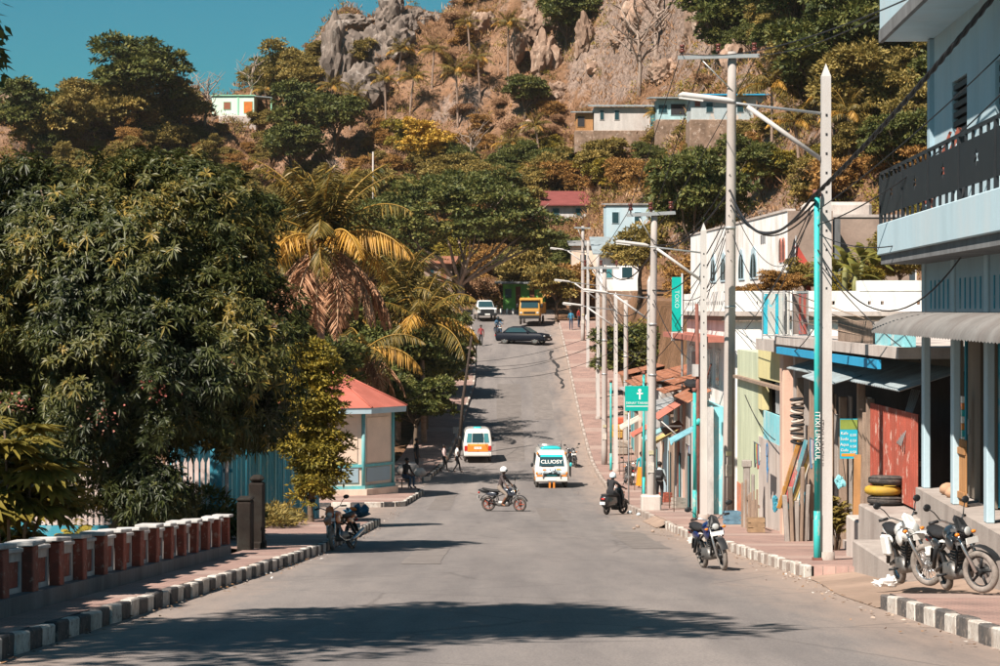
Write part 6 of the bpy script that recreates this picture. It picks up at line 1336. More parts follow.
def motorcycle(label, loc, rz, col, lean=8, steer=0, kind="naked", seatcol=None, rim=None, tyre=RUB, mirrors=True, group="motorcycles", plate=True, extra=None, pitch=0, bags=None):
    t = thing("motorcycle", label, "motorcycle", loc, 0, group, rot=(R(lean), R(pitch), rz)); P = paint("paint_%.2f_%.2f_%.2f" % col, col); rim = rim or BLKP
    sc = kind == "scooter"; r = .255 if sc else (.30 if kind == "dirt" else .285); wb = .62
    wheel(t, "wheel", (-wb, 0, r), r, .10, rim, tyre, 16 if kind == "dirt" else 5)
    # everything that turns with the handlebar
    hub = Vector((wb + .02, 0, r)); pv = Vector((.42, 0, 0)); stq = (0, 0, R(steer)); f = lambda p: tuple(Vector(p) - pv)
    W = wheel(t, "wheel", pv + Matrix.Rotation(R(steer), 3, 'Z') @ (hub - pv), r, .095, rim, tyre, 16 if kind == "dirt" else 5, stq)
    fk = MB()
    for s in (-.09, .09): fk.tube([f((hub.x, s, hub.z)), f((.5, s, .62)), f((.40, s, .92))], [.026, .024, .02], 8)
    fk.box(*[v for q in ((.36 - .42, .46 - .42), (-.12, .12), (.84, .88)) for v in q]).box(.40 - .42, .48 - .42, -.12, .12, .66, .70); fk.build("fork", CHROME if kind != "scooter" else BLKP, t, pv, stq)
    fe = MB(); n = 8; rr = r + (.05 if kind != "dirt" else .16); a0, a1 = (20, 150) if kind != "dirt" else (35, 130); vs = []
    for i in range(n + 1):
        a = R(lerp(a0, a1, i / n))
        for s in (-.07, -.035, .035, .07): vs.append((hub.x - pv.x + rr * math.cos(a), s, hub.z + (rr + (.0 if abs(s) > .05 else .02)) * math.sin(a)))
    fe._add(vs, [(i * 4 + k, i * 4 + k + 1, i * 4 + k + 5, i * 4 + k + 4) for i in range(n) for k in range(3)], 0, True); fe.build("front_fender", P if kind != "naked" else BLKP, t, pv, stq)
    hb = MB(); hb.tube([f((.24, -.36, 1.0)), f((.33, -.22, 1.01)), f((.38, -.06, .93)), f((.38, .06, .93)), f((.33, .22, 1.01)), f((.24, .36, 1.0))], .014, 7)
    H = hb.build("handlebar", CHROME, t, pv, stq)
    for s in (-1, 1):
        MB().tube([f((.30, s * .26, 1.01)), f((.235, s * .375, 1.0))], .021, 8).build("grip", BLKP, H)
        if mirrors: mm = MB(); mm.tube([f((.32, s * .24, 1.02)), f((.30, s * .31, 1.13)), f((.28, s * .38, 1.19))], .008, 5); mm.ell(f((.27, s * .40, 1.21)), (.02, .075, .05), 10, 6); mm.build("mirror", BLKP, H)
    hl = MB(); hl.ell(f((.49, 0, .83)), (.07, .085, .085), 12, 8); Hl = hl.build("headlight_shell", P if kind == "dirt" else BLKP, t, pv, stq); MB().ell(f((.545, 0, .825)), (.025, .068, .06), 12, 8).build("headlight", LENS, Hl)
    cowl = MB(); cowl.prism([f((.50, -.10, .84)), f((.56, -.05, .80)), f((.56, .05, .80)), f((.50, .10, .84)), f((.43, .085, .99)), f((.40, .0, 1.04)), f((.43, -.085, .99))], (-.035, 0, .012)); cowl.build("cowl", P if kind != "naked" else BLKP, t, pv, stq)
    if plate: bx_ = MB().box(.585 - .42, .595 - .42, -.12, .12, .66, .74).build("number_plate", OFFW, t, pv, stq)
    for s in (-1, 1): MB().ell(f((.50, s * .17, .80)), (.03, .04, .025), 8, 6).build("indicator", ORL, t, pv, stq)
    if sc:
        MB().rows([(.16, .02, .36, .14), (.30, -.05, .38, .17), (.36, .0, .34, .16)], .08).build("floorboard", BLKP, t)
        m = MB(); m.rows([(.26, .34, .46, .20), (.55, .36, .48, .22), (.85, .32, .44, .17), (.95, .3, .40, .10)], .07); m.build("leg_shield", P, t)
        m = MB(); m.rows([(.28, -.80, -.02, .14), (.45, -.9, .0, .18), (.60, -.95, -.02, .17), (.68, -.93, -.05, .14)], .12); m.build("body", P, t)
        m = MB(); m.rows([(.66, -.85, .0, .15), (.73, -.88, .0, .16), (.76, -.84, -.04, .13)], .1); m.build("seat", SEATM, t)
        zs = .76
    else:
        fr = MB()
        for s in (-.10, .10): fr.tube([(.38, s * .4, .88), (.1, s, .70), (-.25, s, .58), (-.9, s * .9, .74)], .022, 6).tube([(.36, s * .4, .72), (.25, s, .30), (-.2, s, .26), (-.28, s, .55)], .020, 6).tube([(-.25, s * 1.1, .38), (-.62, s * 1.1, r)], .024, 6)
        fr.tube([(-.32, -.15, .62), (-.58, -.15, .34)], .03, 8).tube([(-.32, .15, .62), (-.58, .15, .34)], .03, 8).build("frame", BLKP, t)
        e = MB(); e.rows([(.20, -.22, .20, .13), (.28, -.25, .24, .15), (.42, -.2, .18, .14)], .05); e.tube([(.10, 0, .40), (.20, 0, .64)], [.09, .085], 10)
        for k in range(5): e.tube([(.115 + .02 * k, 0, .44 + .042 * k), (.122 + .02 * k, 0, .458 + .042 * k)], .115, 10)
        e.build("engine", ENG, t)
        m = MB(); m.tube([(.22, .1, .5), (.3, .12, .30), (.1, .15, .20), (-.3, .17, .22)], .022, 7).tube([(-.3, .17, .22), (-.42, .18, .25), (-.95, .19, .42)], [.03, .05, .055], 10); m.build("exhaust", CHROME if kind != "naked" else ENG, t)
        m = MB(); m.ell((.14, 0, .80), (.27, .145, .125), 14, 9); m.ell((.28, 0, .76), (.16, .17, .12), 10, 7); m.build("tank", P, t)
        for s in (-1, 1): MB().ell((.34, s * .15, .70), (.16, .03, .10), 10, 6).build("shroud", P, t); MB().ell((-.45, s * .11, .66), (.22, .03, .08), 8, 6).build("side_panel", P, t)
        m = MB(); m.tube([(-.02, 0, .80), (-.2, 0, .775), (-.5, 0, .79), (-.85, 0, .86)], [.10, .135, .13, .09], 10, squash=.45); m.build("seat", seatcol or SEATM, t)
        m = MB(); m.tube([(-.6, 0, .74), (-.9, 0, .80), (-1.02, 0, .79)], [.10, .085, .05], 8, squash=.6); m.build("tail", P if kind != "naked" else BLKP, t)
        m = MB(); vs = []
        for i in range(6):
            a = R(lerp(75, 165, i / 5))
            for s in (-.08, 0, .08): vs.append((-wb + (r + .06) * math.cos(a), s, r + (r + .07) * math.sin(a) + (.02 if s == 0 else 0)))
        m._add(vs, [(i * 3 + k, i * 3 + k + 1, i * 3 + k + 4, i * 3 + k + 3) for i in range(5) for k in range(2)], 0, True); m.build("rear_fender", BLKP, t); zs = .8
        for s in (-1, 1): MB().tube([(-.05, s * .12, .27), (-.05, s * .28, .27)], .018, 6).build("footpeg", BLKP, t)
    MB().ell((-1.0 if not sc else -.95, 0, .70 if not sc else .58), (.035, .08, .04), 8, 6).build("tail_light", REDL, t)
    bx(t, "rear_plate", OFFW, (-1.03 if not sc else -1.0, -1.02 if not sc else -.99, -.1, .1, .48 if not sc else .38, .60 if not sc else .48))
    if lean: MB().tube([(-.08, .12, .26), (-.12, .27, .0)], .014, 6).build("side_stand", BLKP, t)
    return t
GX = lambda x, y: (x, y, zr(y) + .01); GP = lambda x, y: (x, y, zp(y) + .005)
sl = lambda y: math.degrees(math.atan2(zr(y + .7) - zr(y - .7), 1.4))
motorcycle("black and blue motorcycle parked at the faded kerb facing downhill", GX(4.06, 44.7), R(-77), (.012, .02, .09), 9, -4, "naked", rim=BLKP, tyre=RUBD, pitch=sl(44))
mc = motorcycle("white and black trail motorcycle parked on the pavement by steps", GP(5.83, 33.4), R(-86), (.68, .68, .66), 9, 32, "dirt", rim=CHROME, tyre=RUBD, pitch=sl(33)); bx(mc, "saddle_bag", OFFW, (-.55, -.2, -.22, -.15, .45, .75), c=.03)
motorcycle("black motorcycle with turned front wheel parked near the corner house", GP(6.12, 31.3), R(-84), (.02, .025, .03), 9, 34, "naked", rim=BLKP, tyre=RUBD, pitch=sl(31))
motorcycle("orange and white trail motorcycle parked at the left kerb", GX(-3.72, 55.5), R(-110), (.62, .16, .03), 9, 16, "dirt", rim=CHROME, tyre=RUBD, pitch=sl(55))
RB = motorcycle("dark motorcycle ridden across the street by helmeted rider", GX(.15, 90), R(-18), (.03, .035, .05), 0, -6, "naked", rim=M("red_brown_rim", (.3, .07, .04), .5), pitch=0)
SCB = motorcycle("black scooter under the rider with blue and white helmet", GX(4.15, 86), R(62), (.02, .02, .022), 0, -15, "scooter", pitch=-sl(86) * .7)
motorcycle("dark motorcycle parked facing away near the woman's orange skirt", GP(6.05, 111.5), R(98), (.03, .03, .035), 7, 0, "naked")
motorcycle("dark motorcycle coming down behind the decorated van", GX(3.95, 128), R(-82), (.02, .03, .045), 4, 6, "naked")
FB = motorcycle("small far motorcycle ridden beside the dark sedan", GX(-.15, 193), R(-75), (.03, .05, .08), 0, 0, "scooter", mirrors=False)
tag(crumple(MB().ell((0, 0, .2), (.38, .28, .17), 18, 12), .5, 6).build("covered_bundle", M("blue_tarp_bundle", (.02, .10, .18), .7, .5, 3, .3, wear=(.08, .2, .24)), None, GP(-4.45, 74.6), (0, 0, .3)), "rumpled blue tarpaulin bundle on the pavement end", "bundle")
tag(crumple(MB().ell((0, 0, 0), (.1, .09, .06), 12, 8), .5, 12).build("orange_cloth", ORL, None, (-4.62, 74.4, zp(74) + .30)), "orange cloth lying on the blue bundle", "cloth")

# ------------------------------------------------------------------ vans, truck, sedan, pickup
VW = paint("van_white", (.66, .64, .60)); VOR = paint("van_orange", (.66, .22, .03)); VTE = paint("van_teal", (.02, .42, .44)); TYD = RUB
def carwheels(t, xs, w, r, rim=CHROME):
    for x in xs:
        for s in (-1, 1):
            o = MB().tube([(0, -.07, 0), (0, .07, 0)], r * .62, 14).build("wheel", rim, t, (x, s * w, r)); MB().torus((0, 0, 0), r - .07, .085, 'y', 22, 8, sq=.95).build("tyre", TYD, o); MB().tube([(0, s * .075, 0), (0, s * .09, 0)], r * .25, 10).build("hub_cap", ENG, o)
def van(label, loc, rz, pitch=0):
    t = thing("minibus", label, "van", loc, 0, "white minibuses on the street", rot=(0, R(pitch), rz))
    MB().rows([(.30, -1.72, 1.66, .72), (.42, -1.78, 1.76, .78), (.70, -1.80, 1.80, .80), (.98, -1.80, 1.74, .80), (1.03, -1.79, 1.70, .79), (1.62, -1.70, 1.27, .70), (1.76, -1.62, 1.12, .64), (1.83, -1.45, .9, .5)], .14, 5).build("body", VW, t)
    carwheels(t, (1.12, -1.12), .68, .28); return t
def pane(t, name, mat, pts, d, par=None): m = MB(); m.prism(pts, d); return m.build(name, mat, par or t)
vA = van("white minibus with lettered windscreen and orange trim coming down street", GX(2.42, 113.6), R(-89), 0)
wx = lambda z: lerp(1.70, 1.27, (z - 1.03) / .59) + .012
ws = pane(vA, "windscreen", GLASS, [(wx(1.06), -.60, 1.06), (wx(1.06), .60, 1.06), (wx(1.58), .53, 1.58), (wx(1.58), -.53, 1.58)], (.012, 0, .006))
tilt = math.atan2(.59, .43)
text("CLUOSY", .29, OFFW, vA, (wx(1.26) + .022, 0, 1.26), (tilt, 0, R(90)), extrude=.003, spacing=.92)
pane(vA, "sun_strip", VTE, [(wx(1.48) + .014, -.53, 1.48), (wx(1.48) + .014, .53, 1.48), (wx(1.58) + .014, .51, 1.58), (wx(1.58) + .014, -.51, 1.58)], (.006, 0, .003))
bx(vA, "wiper", BLKP, (1.70, 1.74, -.5, .1, 1.06, 1.08)); bx(vA, "front_bumper", VW, (1.74, 1.90, -.76, .76, .34, .56), c=.03); bx(vA, "grille", BLKP, (1.80, 1.815, -.42, .42, .60, .76)); bx(vA, "orange_stripe", VOR, (1.795, 1.808, -.70, -.44, .58, .66), (1.795, 1.808, .44, .70, .58, .66))
for s in (-1, 1):
    MB().ell((1.80, s * .58, .74), (.03, .13, .085), 10, 7).build("headlight", LENS, vA); MB().ell((1.80, s * .70, .74), (.03, .06, .07), 8, 6).build("indicator", ORL, vA); bx(vA, "orange_sill", VOR, (1.2, 1.72, s * .79 - .015, s * .79 + .012, .42, .58)); bx(vA, "orange_corner", VOR, (1.20, 1.5, s * .66 - .04, s * .66 + .04, 1.60, 1.72), c=.02); MB().ell((1.45, s * .92, 1.12), (.04, .07, .11), 8, 6).build("side_mirror", VTE if s > 0 else BLKP, vA)
    for x0, x1 in ((.35, 1.05), (-.65, .25), (-1.55, -.75)): pane(vA, "side_window", GLASS, [(x0, s * .785, 1.08), (x1, s * .785, 1.08), (x1 - .02, s * .712, 1.56), (x0, s * .712, 1.56)], (0, s * .012, 0))
    bx(vA, "side_stripe", VTE if s > 0 else VOR, (-1.6, 1.5, s * .798 - .006, s * .798 + .006, .62, .80)); bx(vA, "mud_flap", VOR, (1.84, 1.86, s * .10 - .045, s * .10 + .045, .04, .36)); MB().ell((1.88, s * .12, .86), (.05, .085, .085), 10, 7).build("spot_lamp", CHROME, vA)
for sy, sz_, sw, sm_ in ((-.35, .90, .16, VOR), (.32, .92, .2, M("van_yellow", (.75, .42, .08), .4)), (.0, .64, .5, VTE), (-.55, .5, .2, VTE), (.5, .48, .22, VOR)): bx(vA, "sticker", sm_, (1.80, 1.822 if sz_ < .7 else 1.79, sy - sw / 2, sy + sw / 2, sz_ - .03, sz_ + .03))
bx(vA, "door_seam", BLKP, (.29, .30, -.803, .803, .4, 1.6)); bx(vA, "bumper_gap", BLKP, (1.76, 1.815, -.74, .74, .565, .59))
MB().tube([(1.92, -.42, .52), (1.95, -.36, .82), (1.95, .36, .82), (1.92, .42, .52)], .028, 8).build("bull_bar", CHROME, vA); bx(vA, "number_plate", OFFW, (1.905, 1.915, -.2, .2, .40, .50)); pane(vA, "bonnet_panel", BLUEWH, [(1.745, -.38, .98), (1.745, .38, .98), (1.812, .46, .74), (1.812, -.46, .74)], (.006, 0, .002))
MB().rows([(1.80, .2, 1.0, .52), (1.90, .25, 1.02, .48), (1.97, .35, .9, .3)], .12).build("roof_visor", VTE, vA); m = MB()
for y in (-.55, .55): m.tube([(-1.5, y, 1.92), (.3, y, 1.92)], .018, 6)
for x in (-1.4, -.6, .2): m.tube([(x, -.55, 1.80), (x, -.55, 1.92), (x, .55, 1.92), (x, .55, 1.80)], .015, 6)
m.build("roof_rack", CHROME, vA); bx(vA, "open_door", BLKP, (-.8, .25, .95, .99, .45, 1.55), c=.015); bx(vA, "door_glass_edge", GLASST, (-.7, .15, .992, 1.0, 1.1, 1.5)); MB().tube([(1.0, .45, 1.8), (1.0, .5, 2.25)], .012, 5).build("antenna", BLKP, vA)
vB = van("white minibus with orange rear panel parked under the left trees", GX(-1.28, 131.6), R(92), 0)
rx = lambda z: lerp(-1.79, -1.70, (z - 1.03) / .59) - .012
for y0, y1 in ((-.62, -.36), (-.32, .32), (.36, .62)): pane(vB, "rear_window", GLASST if y0 != -.32 else GLASS, [(rx(1.08), y0, 1.08), (rx(1.08), y1, 1.08), (rx(1.58), y1 * .9, 1.58), (rx(1.58), y0 * .9, 1.58)], (-.012, 0, .002))
bx(vB, "rear_graphic", VOR, (-1.812, -1.803, -.57, .57, .58, 1.0)); bx(vB, "door_seam", BLKP, (-1.814, -1.8125, -.006, .006, .56, 1.05)); bx(vB, "rear_graphic_stripe", M("van_yellow", (.75, .42, .08), .4), (-1.818, -1.813, -.4, .44, .90, .96)); bx(vB, "rear_bumper", VW, (-1.92, -1.80, -.76, .76, .34, .54), c=.03); bx(vB, "number_plate", OFFW, (-1.825, -1.819, -.2, .2, .72, .84)); text("RU 431", .1, BLKP, vB, (-1.827, 0, .78), (R(90), 0, R(-90)), extrude=.001)
for s in (-1, 1):
    bx(vB, "tail_light", REDL, (-1.82, -1.803, s * .66 - .08, s * .66 + .08, .62, .90), c=.006); MB().ell((1.45, s * .93, 1.15), (.05, .09, .12), 8, 6).build("side_mirror", BLKP, vB)
    for x0, x1 in ((.35, 1.05), (-.65, .25), (-1.55, -.75)): pane(vB, "side_window", GLASS, [(x0, s * .785, 1.08), (x1, s * .785, 1.08), (x1 - .02, s * .712, 1.56), (x0, s * .712, 1.56)], (0, s * .012, 0))
MB().rows([(1.82, -1.0, -.5, .25), (1.90, -.95, -.55, .2)], .1).build("roof_vent", VTE, vB)

tk = thing("dump_truck", "yellow dump truck facing downhill behind the dark sedan", "truck", GX(2.75, 203), R(-96)); TKY = M("truck_yellow", (.46, .24, .05), .5, .2, 2, 0, dirt=(.3, .17, .06)); TKD = M("truck_bed_ochre", (.55, .30, .06), .7, .3, 2, .2)
MB().rows([(.55, .9, 2.3, .86), (.8, .85, 2.38, .90), (1.35, .85, 2.36, .90), (2.05, .95, 2.18, .84), (2.15, 1.0, 2.05, .78)], .12).build("cab", TKY, tk); pane(tk, "windscreen", GLASS, [(2.37, -.74, 1.42), (2.37, .74, 1.42), (2.22, .70, 2.0), (2.22, -.70, 2.0)], (.012, 0, .004)); bx(tk, "bumper", BLKP, (2.36, 2.5, -.88, .88, .5, .78), c=.03); bx(tk, "grille", BLKP, (2.372, 2.39, -.5, .5, .92, 1.1)); bx(tk, "visor", TKD, (2.2, 2.42, -.86, .86, 2.1, 2.18))
for s in (-1, 1): MB().ell((2.37, s * .7, 1.0), (.03, .12, .09), 8, 6).build("headlight", LENS, tk); MB().ell((2.25, s * 1.05, 1.6), (.05, .1, .2), 8, 6).build("side_mirror", BLKP, tk); pane(tk, "side_window", GLASS, [(1.1, s * .895, 1.42), (2.1, s * .895, 1.42), (2.0, s * .85, 1.98), (1.1, s * .85, 1.98)], (0, s * .012, 0))
m = MB(); m.box(-2.6, .75, -.95, .95, .95, 1.05).box(-2.6, .75, -.97, -.90, 1.05, 1.9).box(-2.6, .75, .90, .97, 1.05, 1.9).box(.68, .76, -.97, .97, 1.05, 2.3).box(-2.66, -2.6, -.97, .97, .95, 1.9); m.build("tipper_bed", TKD, tk)
for q in range(4):
    for s in (-1, 1): bx(tk, "bed_rib", TKY, (-2.4 + q * .9, -2.32 + q * .9, s * .99 - .02, s * .99 + .02, .98, 1.92))
bx(tk, "chassis", BLKP, (-2.6, 2.2, -.4, .4, .5, .8)); carwheels(tk, (1.6, -1.5), .82, .40)
sd = thing("sedan", "dark navy sedan turning across the top of the street", "car", GX(1.85, 187.5), R(-24)); SDP = M("sedan_navy", (.008, .011, .018), .5, .1, 3, 0, spec=.15)
MB().rows([(.22, -2.05, 2.05, .72), (.34, -2.12, 2.14, .80), (.60, -2.15, 2.12, .83), (.78, -2.08, 1.95, .81), (.88, -1.95, 1.35, .76)], .22, 5).build("body", SDP, sd); MB().rows([(.86, -1.6, 1.0, .74), (1.0, -1.45, .75, .70), (1.30, -1.0, .25, .60), (1.40, -.75, -.05, .50)], .2, 5).build("cabin", SDP, sd)
pane(sd, "windscreen", GLASS, [(.95, -.60, .90), (.95, .60, .90), (.30, .52, 1.29), (.30, -.52, 1.29)], (.012, 0, .016)); pane(sd, "rear_window", GLASS, [(-1.55, -.58, .90), (-1.55, .58, .90), (-1.04, .50, 1.29), (-1.04, -.5, 1.29)], (-.012, 0, .016))
for s in (-1, 1): pane(sd, "side_window", GLASS, [(-1.25, s * .735, .93), (.62, s * .735, .93), (.22, s * .625, 1.27), (-.95, s * .625, 1.27)], (0, s * .012, .004)); MB().ell((2.08, s * .62, .62), (.08, .14, .07), 8, 6).build("headlight", LENS, sd); MB().ell((.7, s * .88, .95), (.06, .08, .06), 8, 6).build("side_mirror", SDP, sd); bx(sd, "tail_light", REDL, (-2.17, -2.1, s * .6 - .12, s * .6 + .12, .62, .74), c=.01)
bx(sd, "front_bumper", SDP, (2.05, 2.2, -.75, .75, .26, .46), c=.04); bx(sd, "number_plate", OFFW, (2.201, 2.21, -.22, .22, .34, .44)); carwheels(sd, (1.32, -1.3), .72, .31)
pu = thing("pickup", "white pickup with dark grille parked under the rain tree", "car", GX(-1.35, 208), R(-84)); PUW = paint("pickup_white", (.62, .63, .62))
MB().rows([(.45, -2.3, 2.25, .78), (.6, -2.4, 2.38, .86), (.95, -2.4, 2.38, .87), (1.08, -2.38, 2.2, .85)], .18, 5).build("body", PUW, pu); MB().rows([(1.05, -.8, 1.05, .80), (1.2, -.75, .9, .76), (1.65, -.6, .35, .66), (1.74, -.45, .15, .55)], .18, 5).build("cabin", PUW, pu); pane(pu, "windscreen", GLASS, [(1.0, -.66, 1.14), (1.0, .66, 1.14), (.42, .58, 1.62), (.42, -.58, 1.62)], (.014, 0, .016)); bx(pu, "grille", BLKP, (2.385, 2.40, -.6, .6, .62, .95)); bx(pu, "front_bumper", BLKP, (2.36, 2.52, -.84, .84, .38, .62), c=.03); bx(pu, "number_plate", OFFW, (2.521, 2.53, -.22, .22, .45, .56))
for s in (-1, 1): MB().ell((2.36, s * .7, .86), (.05, .12, .09), 8, 6).build("headlight", LENS, pu); MB().ell((.85, s * .98, 1.2), (.05, .1, .1), 8, 6).build("side_mirror", BLKP, pu)
carwheels(pu, (1.45, -1.45), .74, .36)

# ------------------------------------------------------------------ people
SKIN = M("brown_skin", (.16, .075, .045), .6, .1, 8, .05); HAIR = M("black_hair", (.012, .010, .010), .6, .2, 20, .3)
def cloth(n, c): return M("cloth_" + n, c, .9, .15, 10, .2)
def person(label, loc, rz, J=None, top="grey", topc=(.1, .09, .09), legc=(.03, .03, .035), shoec=(.05, .04, .035), scale=1.0, sleeves="short", bare_legs=False, helmet=None, hair=True, skirt=None, long_hair=False, pitch=0, visor=True):
    t = thing("person", label, "person", loc, 0, None, rot=(0, R(pitch), rz)); t.scale = (scale,) * 3
    P = dict(pelvis=(0, 0, .93), belly=(0, 0, 1.07), chest=(.01, 0, 1.27), nb=(0, 0, 1.43), neck=(.01, 0, 1.49), chin=(.025, 0, 1.55), head=(.02, 0, 1.63), crownp=(.01, 0, 1.70))
    for s, n in ((1, 'l'), (-1, 'r')):
        P.update({'sh' + n: (0, .17 * s, 1.39), 'el' + n: (-.03, .23 * s, 1.12), 'wr' + n: (.04, .25 * s, .88), 'hip' + n: (0, .09 * s, .90), 'kn' + n: (.03, .10 * s, .50), 'an' + n: (-.01, .10 * s, .09), 'to' + n: (.15, .11 * s, .035)})
    if J: P.update(J)
    P = {k: Vector(v) for k, v in P.items()}
    rad = dict(pelvis=(.145, .12), belly=(.135, .105), chest=(.155, .115), nb=(.085, .07), neck=(.052, .052), chin=(.068, .075), head=(.082, .10), crownp=(.06, .07))
    edges = [('pelvis', 'belly', 't'), ('belly', 'chest', 't'), ('chest', 'nb', 't'), ('nb', 'neck', 's'), ('neck', 'chin', 's'), ('chin', 'head', 's'), ('head', 'crownp', 's')]
    for n in 'lr':
        rad.update({'sh' + n: (.066,) * 2, 'el' + n: (.045,) * 2, 'wr' + n: (.030,) * 2, 'hip' + n: (.10,) * 2, 'kn' + n: (.062,) * 2, 'an' + n: (.042,) * 2, 'to' + n: (.034,) * 2})
        d = (P['wr' + n] - P['el' + n]).normalized(); P['pa' + n] = P['wr' + n] + d * .075; rad['pa' + n] = (.036, .022)
        edges += [('nb', 'sh' + n, 't'), ('sh' + n, 'el' + n, 't' if sleeves != "none" else 's'), ('el' + n, 'wr' + n, 't' if sleeves == "long" else 's'), ('wr' + n, 'pa' + n, 's'), ('pelvis', 'hip' + n, 'p'), ('hip' + n, 'kn' + n, 'p'), ('kn' + n, 'an' + n, 's' if bare_legs else 'p'), ('an' + n, 'to' + n, 'b')]
        side = Vector((0, 1, 0)).cross(d)
        for k in range(4): P['f%d%s' % (k, n)] = P['pa' + n] + d * (.075 + .012 * (k in (1, 2))) + side.normalized() * (.028 - .018 * k) + Vector((.015, 0, -.005)); rad['f%d%s' % (k, n)] = (.009, .009); edges.append(('pa' + n, 'f%d%s' % (k, n), 's'))
        P['th' + n] = P['pa' + n] + d * .03 + side.normalized() * .055; rad['th' + n] = (.010, .010); edges.append(('pa' + n, 'th' + n, 's'))
    names = list(P); ix = {k: i for i, k in enumerate(names)}
    me = bpy.data.meshes.new("body"); me.from_pydata([P[k] for k in names], [(ix[a], ix[b]) for a, b, _ in edges], [])
    o = bpy.data.objects.new("body_tmp", me); COL.objects.link(o); sk = o.modifiers.new("skin", 'SKIN'); sub = o.modifiers.new("sub", 'SUBSURF'); sub.levels = 1; sub.render_levels = 1
    sv = me.skin_vertices[0].data
    for k in names: sv[ix[k]].radius = rad[k]
    sv[ix['pelvis']].use_root = True; sk.use_smooth_shade = True
    dg = bpy.context.evaluated_depsgraph_get(); dg.update(); bm = bpy.data.meshes.new_from_object(o.evaluated_get(dg)); bpy.data.objects.remove(o, do_unlink=True)
    bm.materials.clear()
    for m_ in (SKIN, cloth(top, topc), cloth("leg_%.2f_%.2f" % legc[:2], legc), cloth("shoe_%.2f" % shoec[0], shoec)): bm.materials.append(m_)
    slot = dict(s=0, t=1, p=2, b=3); seg = [(P[a], P[b], slot[c]) for a, b, c in edges]
    for f in bm.polygons:
        c = f.center; best = 9; bi = 0
        for a, b, q in seg:
            ab = b - a; u = max(0, min(1, (c - a).dot(ab) / max(ab.length_squared, 1e-9))); dd = (c - a - ab * u).length - (.05 if q in (1, 2) else 0)
            if sleeves == "short" and q == 1 and False: pass
            if dd < best: best = dd; bi = q
        f.material_index = bi
    link("body", bm, t)
    h = P['head']; fw = (Vector((1, 0, 0)) if not J or 'look' not in J else Vector(J['look'])).normalized()
    lf = Vector((0, 0, 1)).cross(fw).normalized()
    f_ = MB(); f_.ell(h + fw * .098 + Vector((0, 0, -.018)), (.018, .014, .024), 6, 5); f_.build("nose", SKIN, t)
    for s in (-1, 1): MB().ell(h + lf * .085 * s, (.02, .012, .032), 6, 5).build("ear", SKIN, t); MB().ell(h + fw * .088 + lf * .034 * s + Vector((0, 0, .012)), (.012, .014, .009), 6, 5).build("eye", OFFW, t)
    MB().ell(h + fw * .092 + Vector((0, 0, -.055)), (.010, .026, .007), 6, 5).build("mouth", M("lips", (.2, .07, .055), .6), t)
    if helmet:
        hm = MB(); hm.ell(h + Vector((-.01, 0, .03)), (.148, .132, .15), 14, 9, zmin=-.45, zmax=1.0); H = hm.build("helmet", helmet, t)
        if visor: MB().ell(h + fw * .10 + Vector((0, 0, .02)), (.055, .10, .05), 10, 6).build("visor", GLASS, H)
        MB().torus(h + Vector((-.01, 0, -.035)), .125, .016, 'z', 14, 6).build("helmet_rim", BLKP, H)
    elif hair:
        MB().ell(h - fw * .018 + Vector((0, 0, .035)), (.105, .10, .105), 12, 8, zmin=-.35, zmax=1.0).build("hair", HAIR, t)
        if long_hair: MB().ell(h - fw * .09 + Vector((0, 0, .0)), (.07, .085, .10), 10, 7).build("hair_bun", HAIR, t)
    if skirt:
        m = MB(); rings = []; n = 16; vs = []
        for zz_, rx_, ry_ in ((1.02, .14, .17), (.9, .17, .20), (.6, .19, .22), (.3, .23, .25), (.12, .27, .28)):
            for i in range(n):
                a = 2 * math.pi * i / n; k = 1 + (.06 * math.cos(5 * a) if zz_ < .7 else 0); vs.append((rx_ * k * math.cos(a), ry_ * k * math.sin(a), zz_))
        m._add(vs, [(j * n + i, j * n + (i + 1) % n, (j + 1) * n + (i + 1) % n, (j + 1) * n + i) for j in range(4) for i in range(n)], 0, True); m.build("skirt", skirt, t)
    return t
WALK = dict(knl=(.16, .10, .52), anl=(.22, .10, .10), tol=(.37, .11, .05), knr=(-.02, -.10, .50), anr=(-.25, -.10, .16), tor=(-.12, -.11, .05), ell=(-.08, .23, 1.13), wrl=(-.06, .24, .88), elr=(.0, -.23, 1.12), wrr=(.16, -.24, .92))
def RIDE(d=0): return dict(pelvis=(-.18, 0, .93), belly=(-.15, 0, 1.06), chest=(-.08, 0, 1.25), nb=(-.05, 0, 1.40), neck=(-.03, 0, 1.46), chin=(0, 0, 1.52), head=(.0, 0, 1.60), crownp=(-.01, 0, 1.67), shl=(-.05, .17, 1.36), shr=(-.05, -.17, 1.36), ell=(.10, .27, 1.16), elr=(.10, -.27, 1.16), wrl=(.20, .32, 1.05), wrr=(.20, -.32, 1.05),
    hipl=(-.16, .10, .90), hipr=(-.16, -.10, .90), knl=(.20, .19, .66), knr=(.20, -.19, .66), anl=(-.03, .20, .30), anr=(-.03, -.20, .30), tol=(.13, .21, .24), tor=(.13, -.21, .24))
HW_ = M("helmet_white", (.75, .75, .74), .25, .05, 4, 0, coat=.6); HBW = M("helmet_blue_white", (.62, .70, .74), .25, .1, 3, 0, coat=.6, wear=(.05, .42, .6))
person("rider in dark grey shirt, shorts and white helmet on motorcycle", GX(.15, 90), R(-18), RIDE(), "rider_grey", (.07, .055, .055), (.22, .18, .15), (.25, .12, .07), .97, bare_legs=True, helmet=HW_)
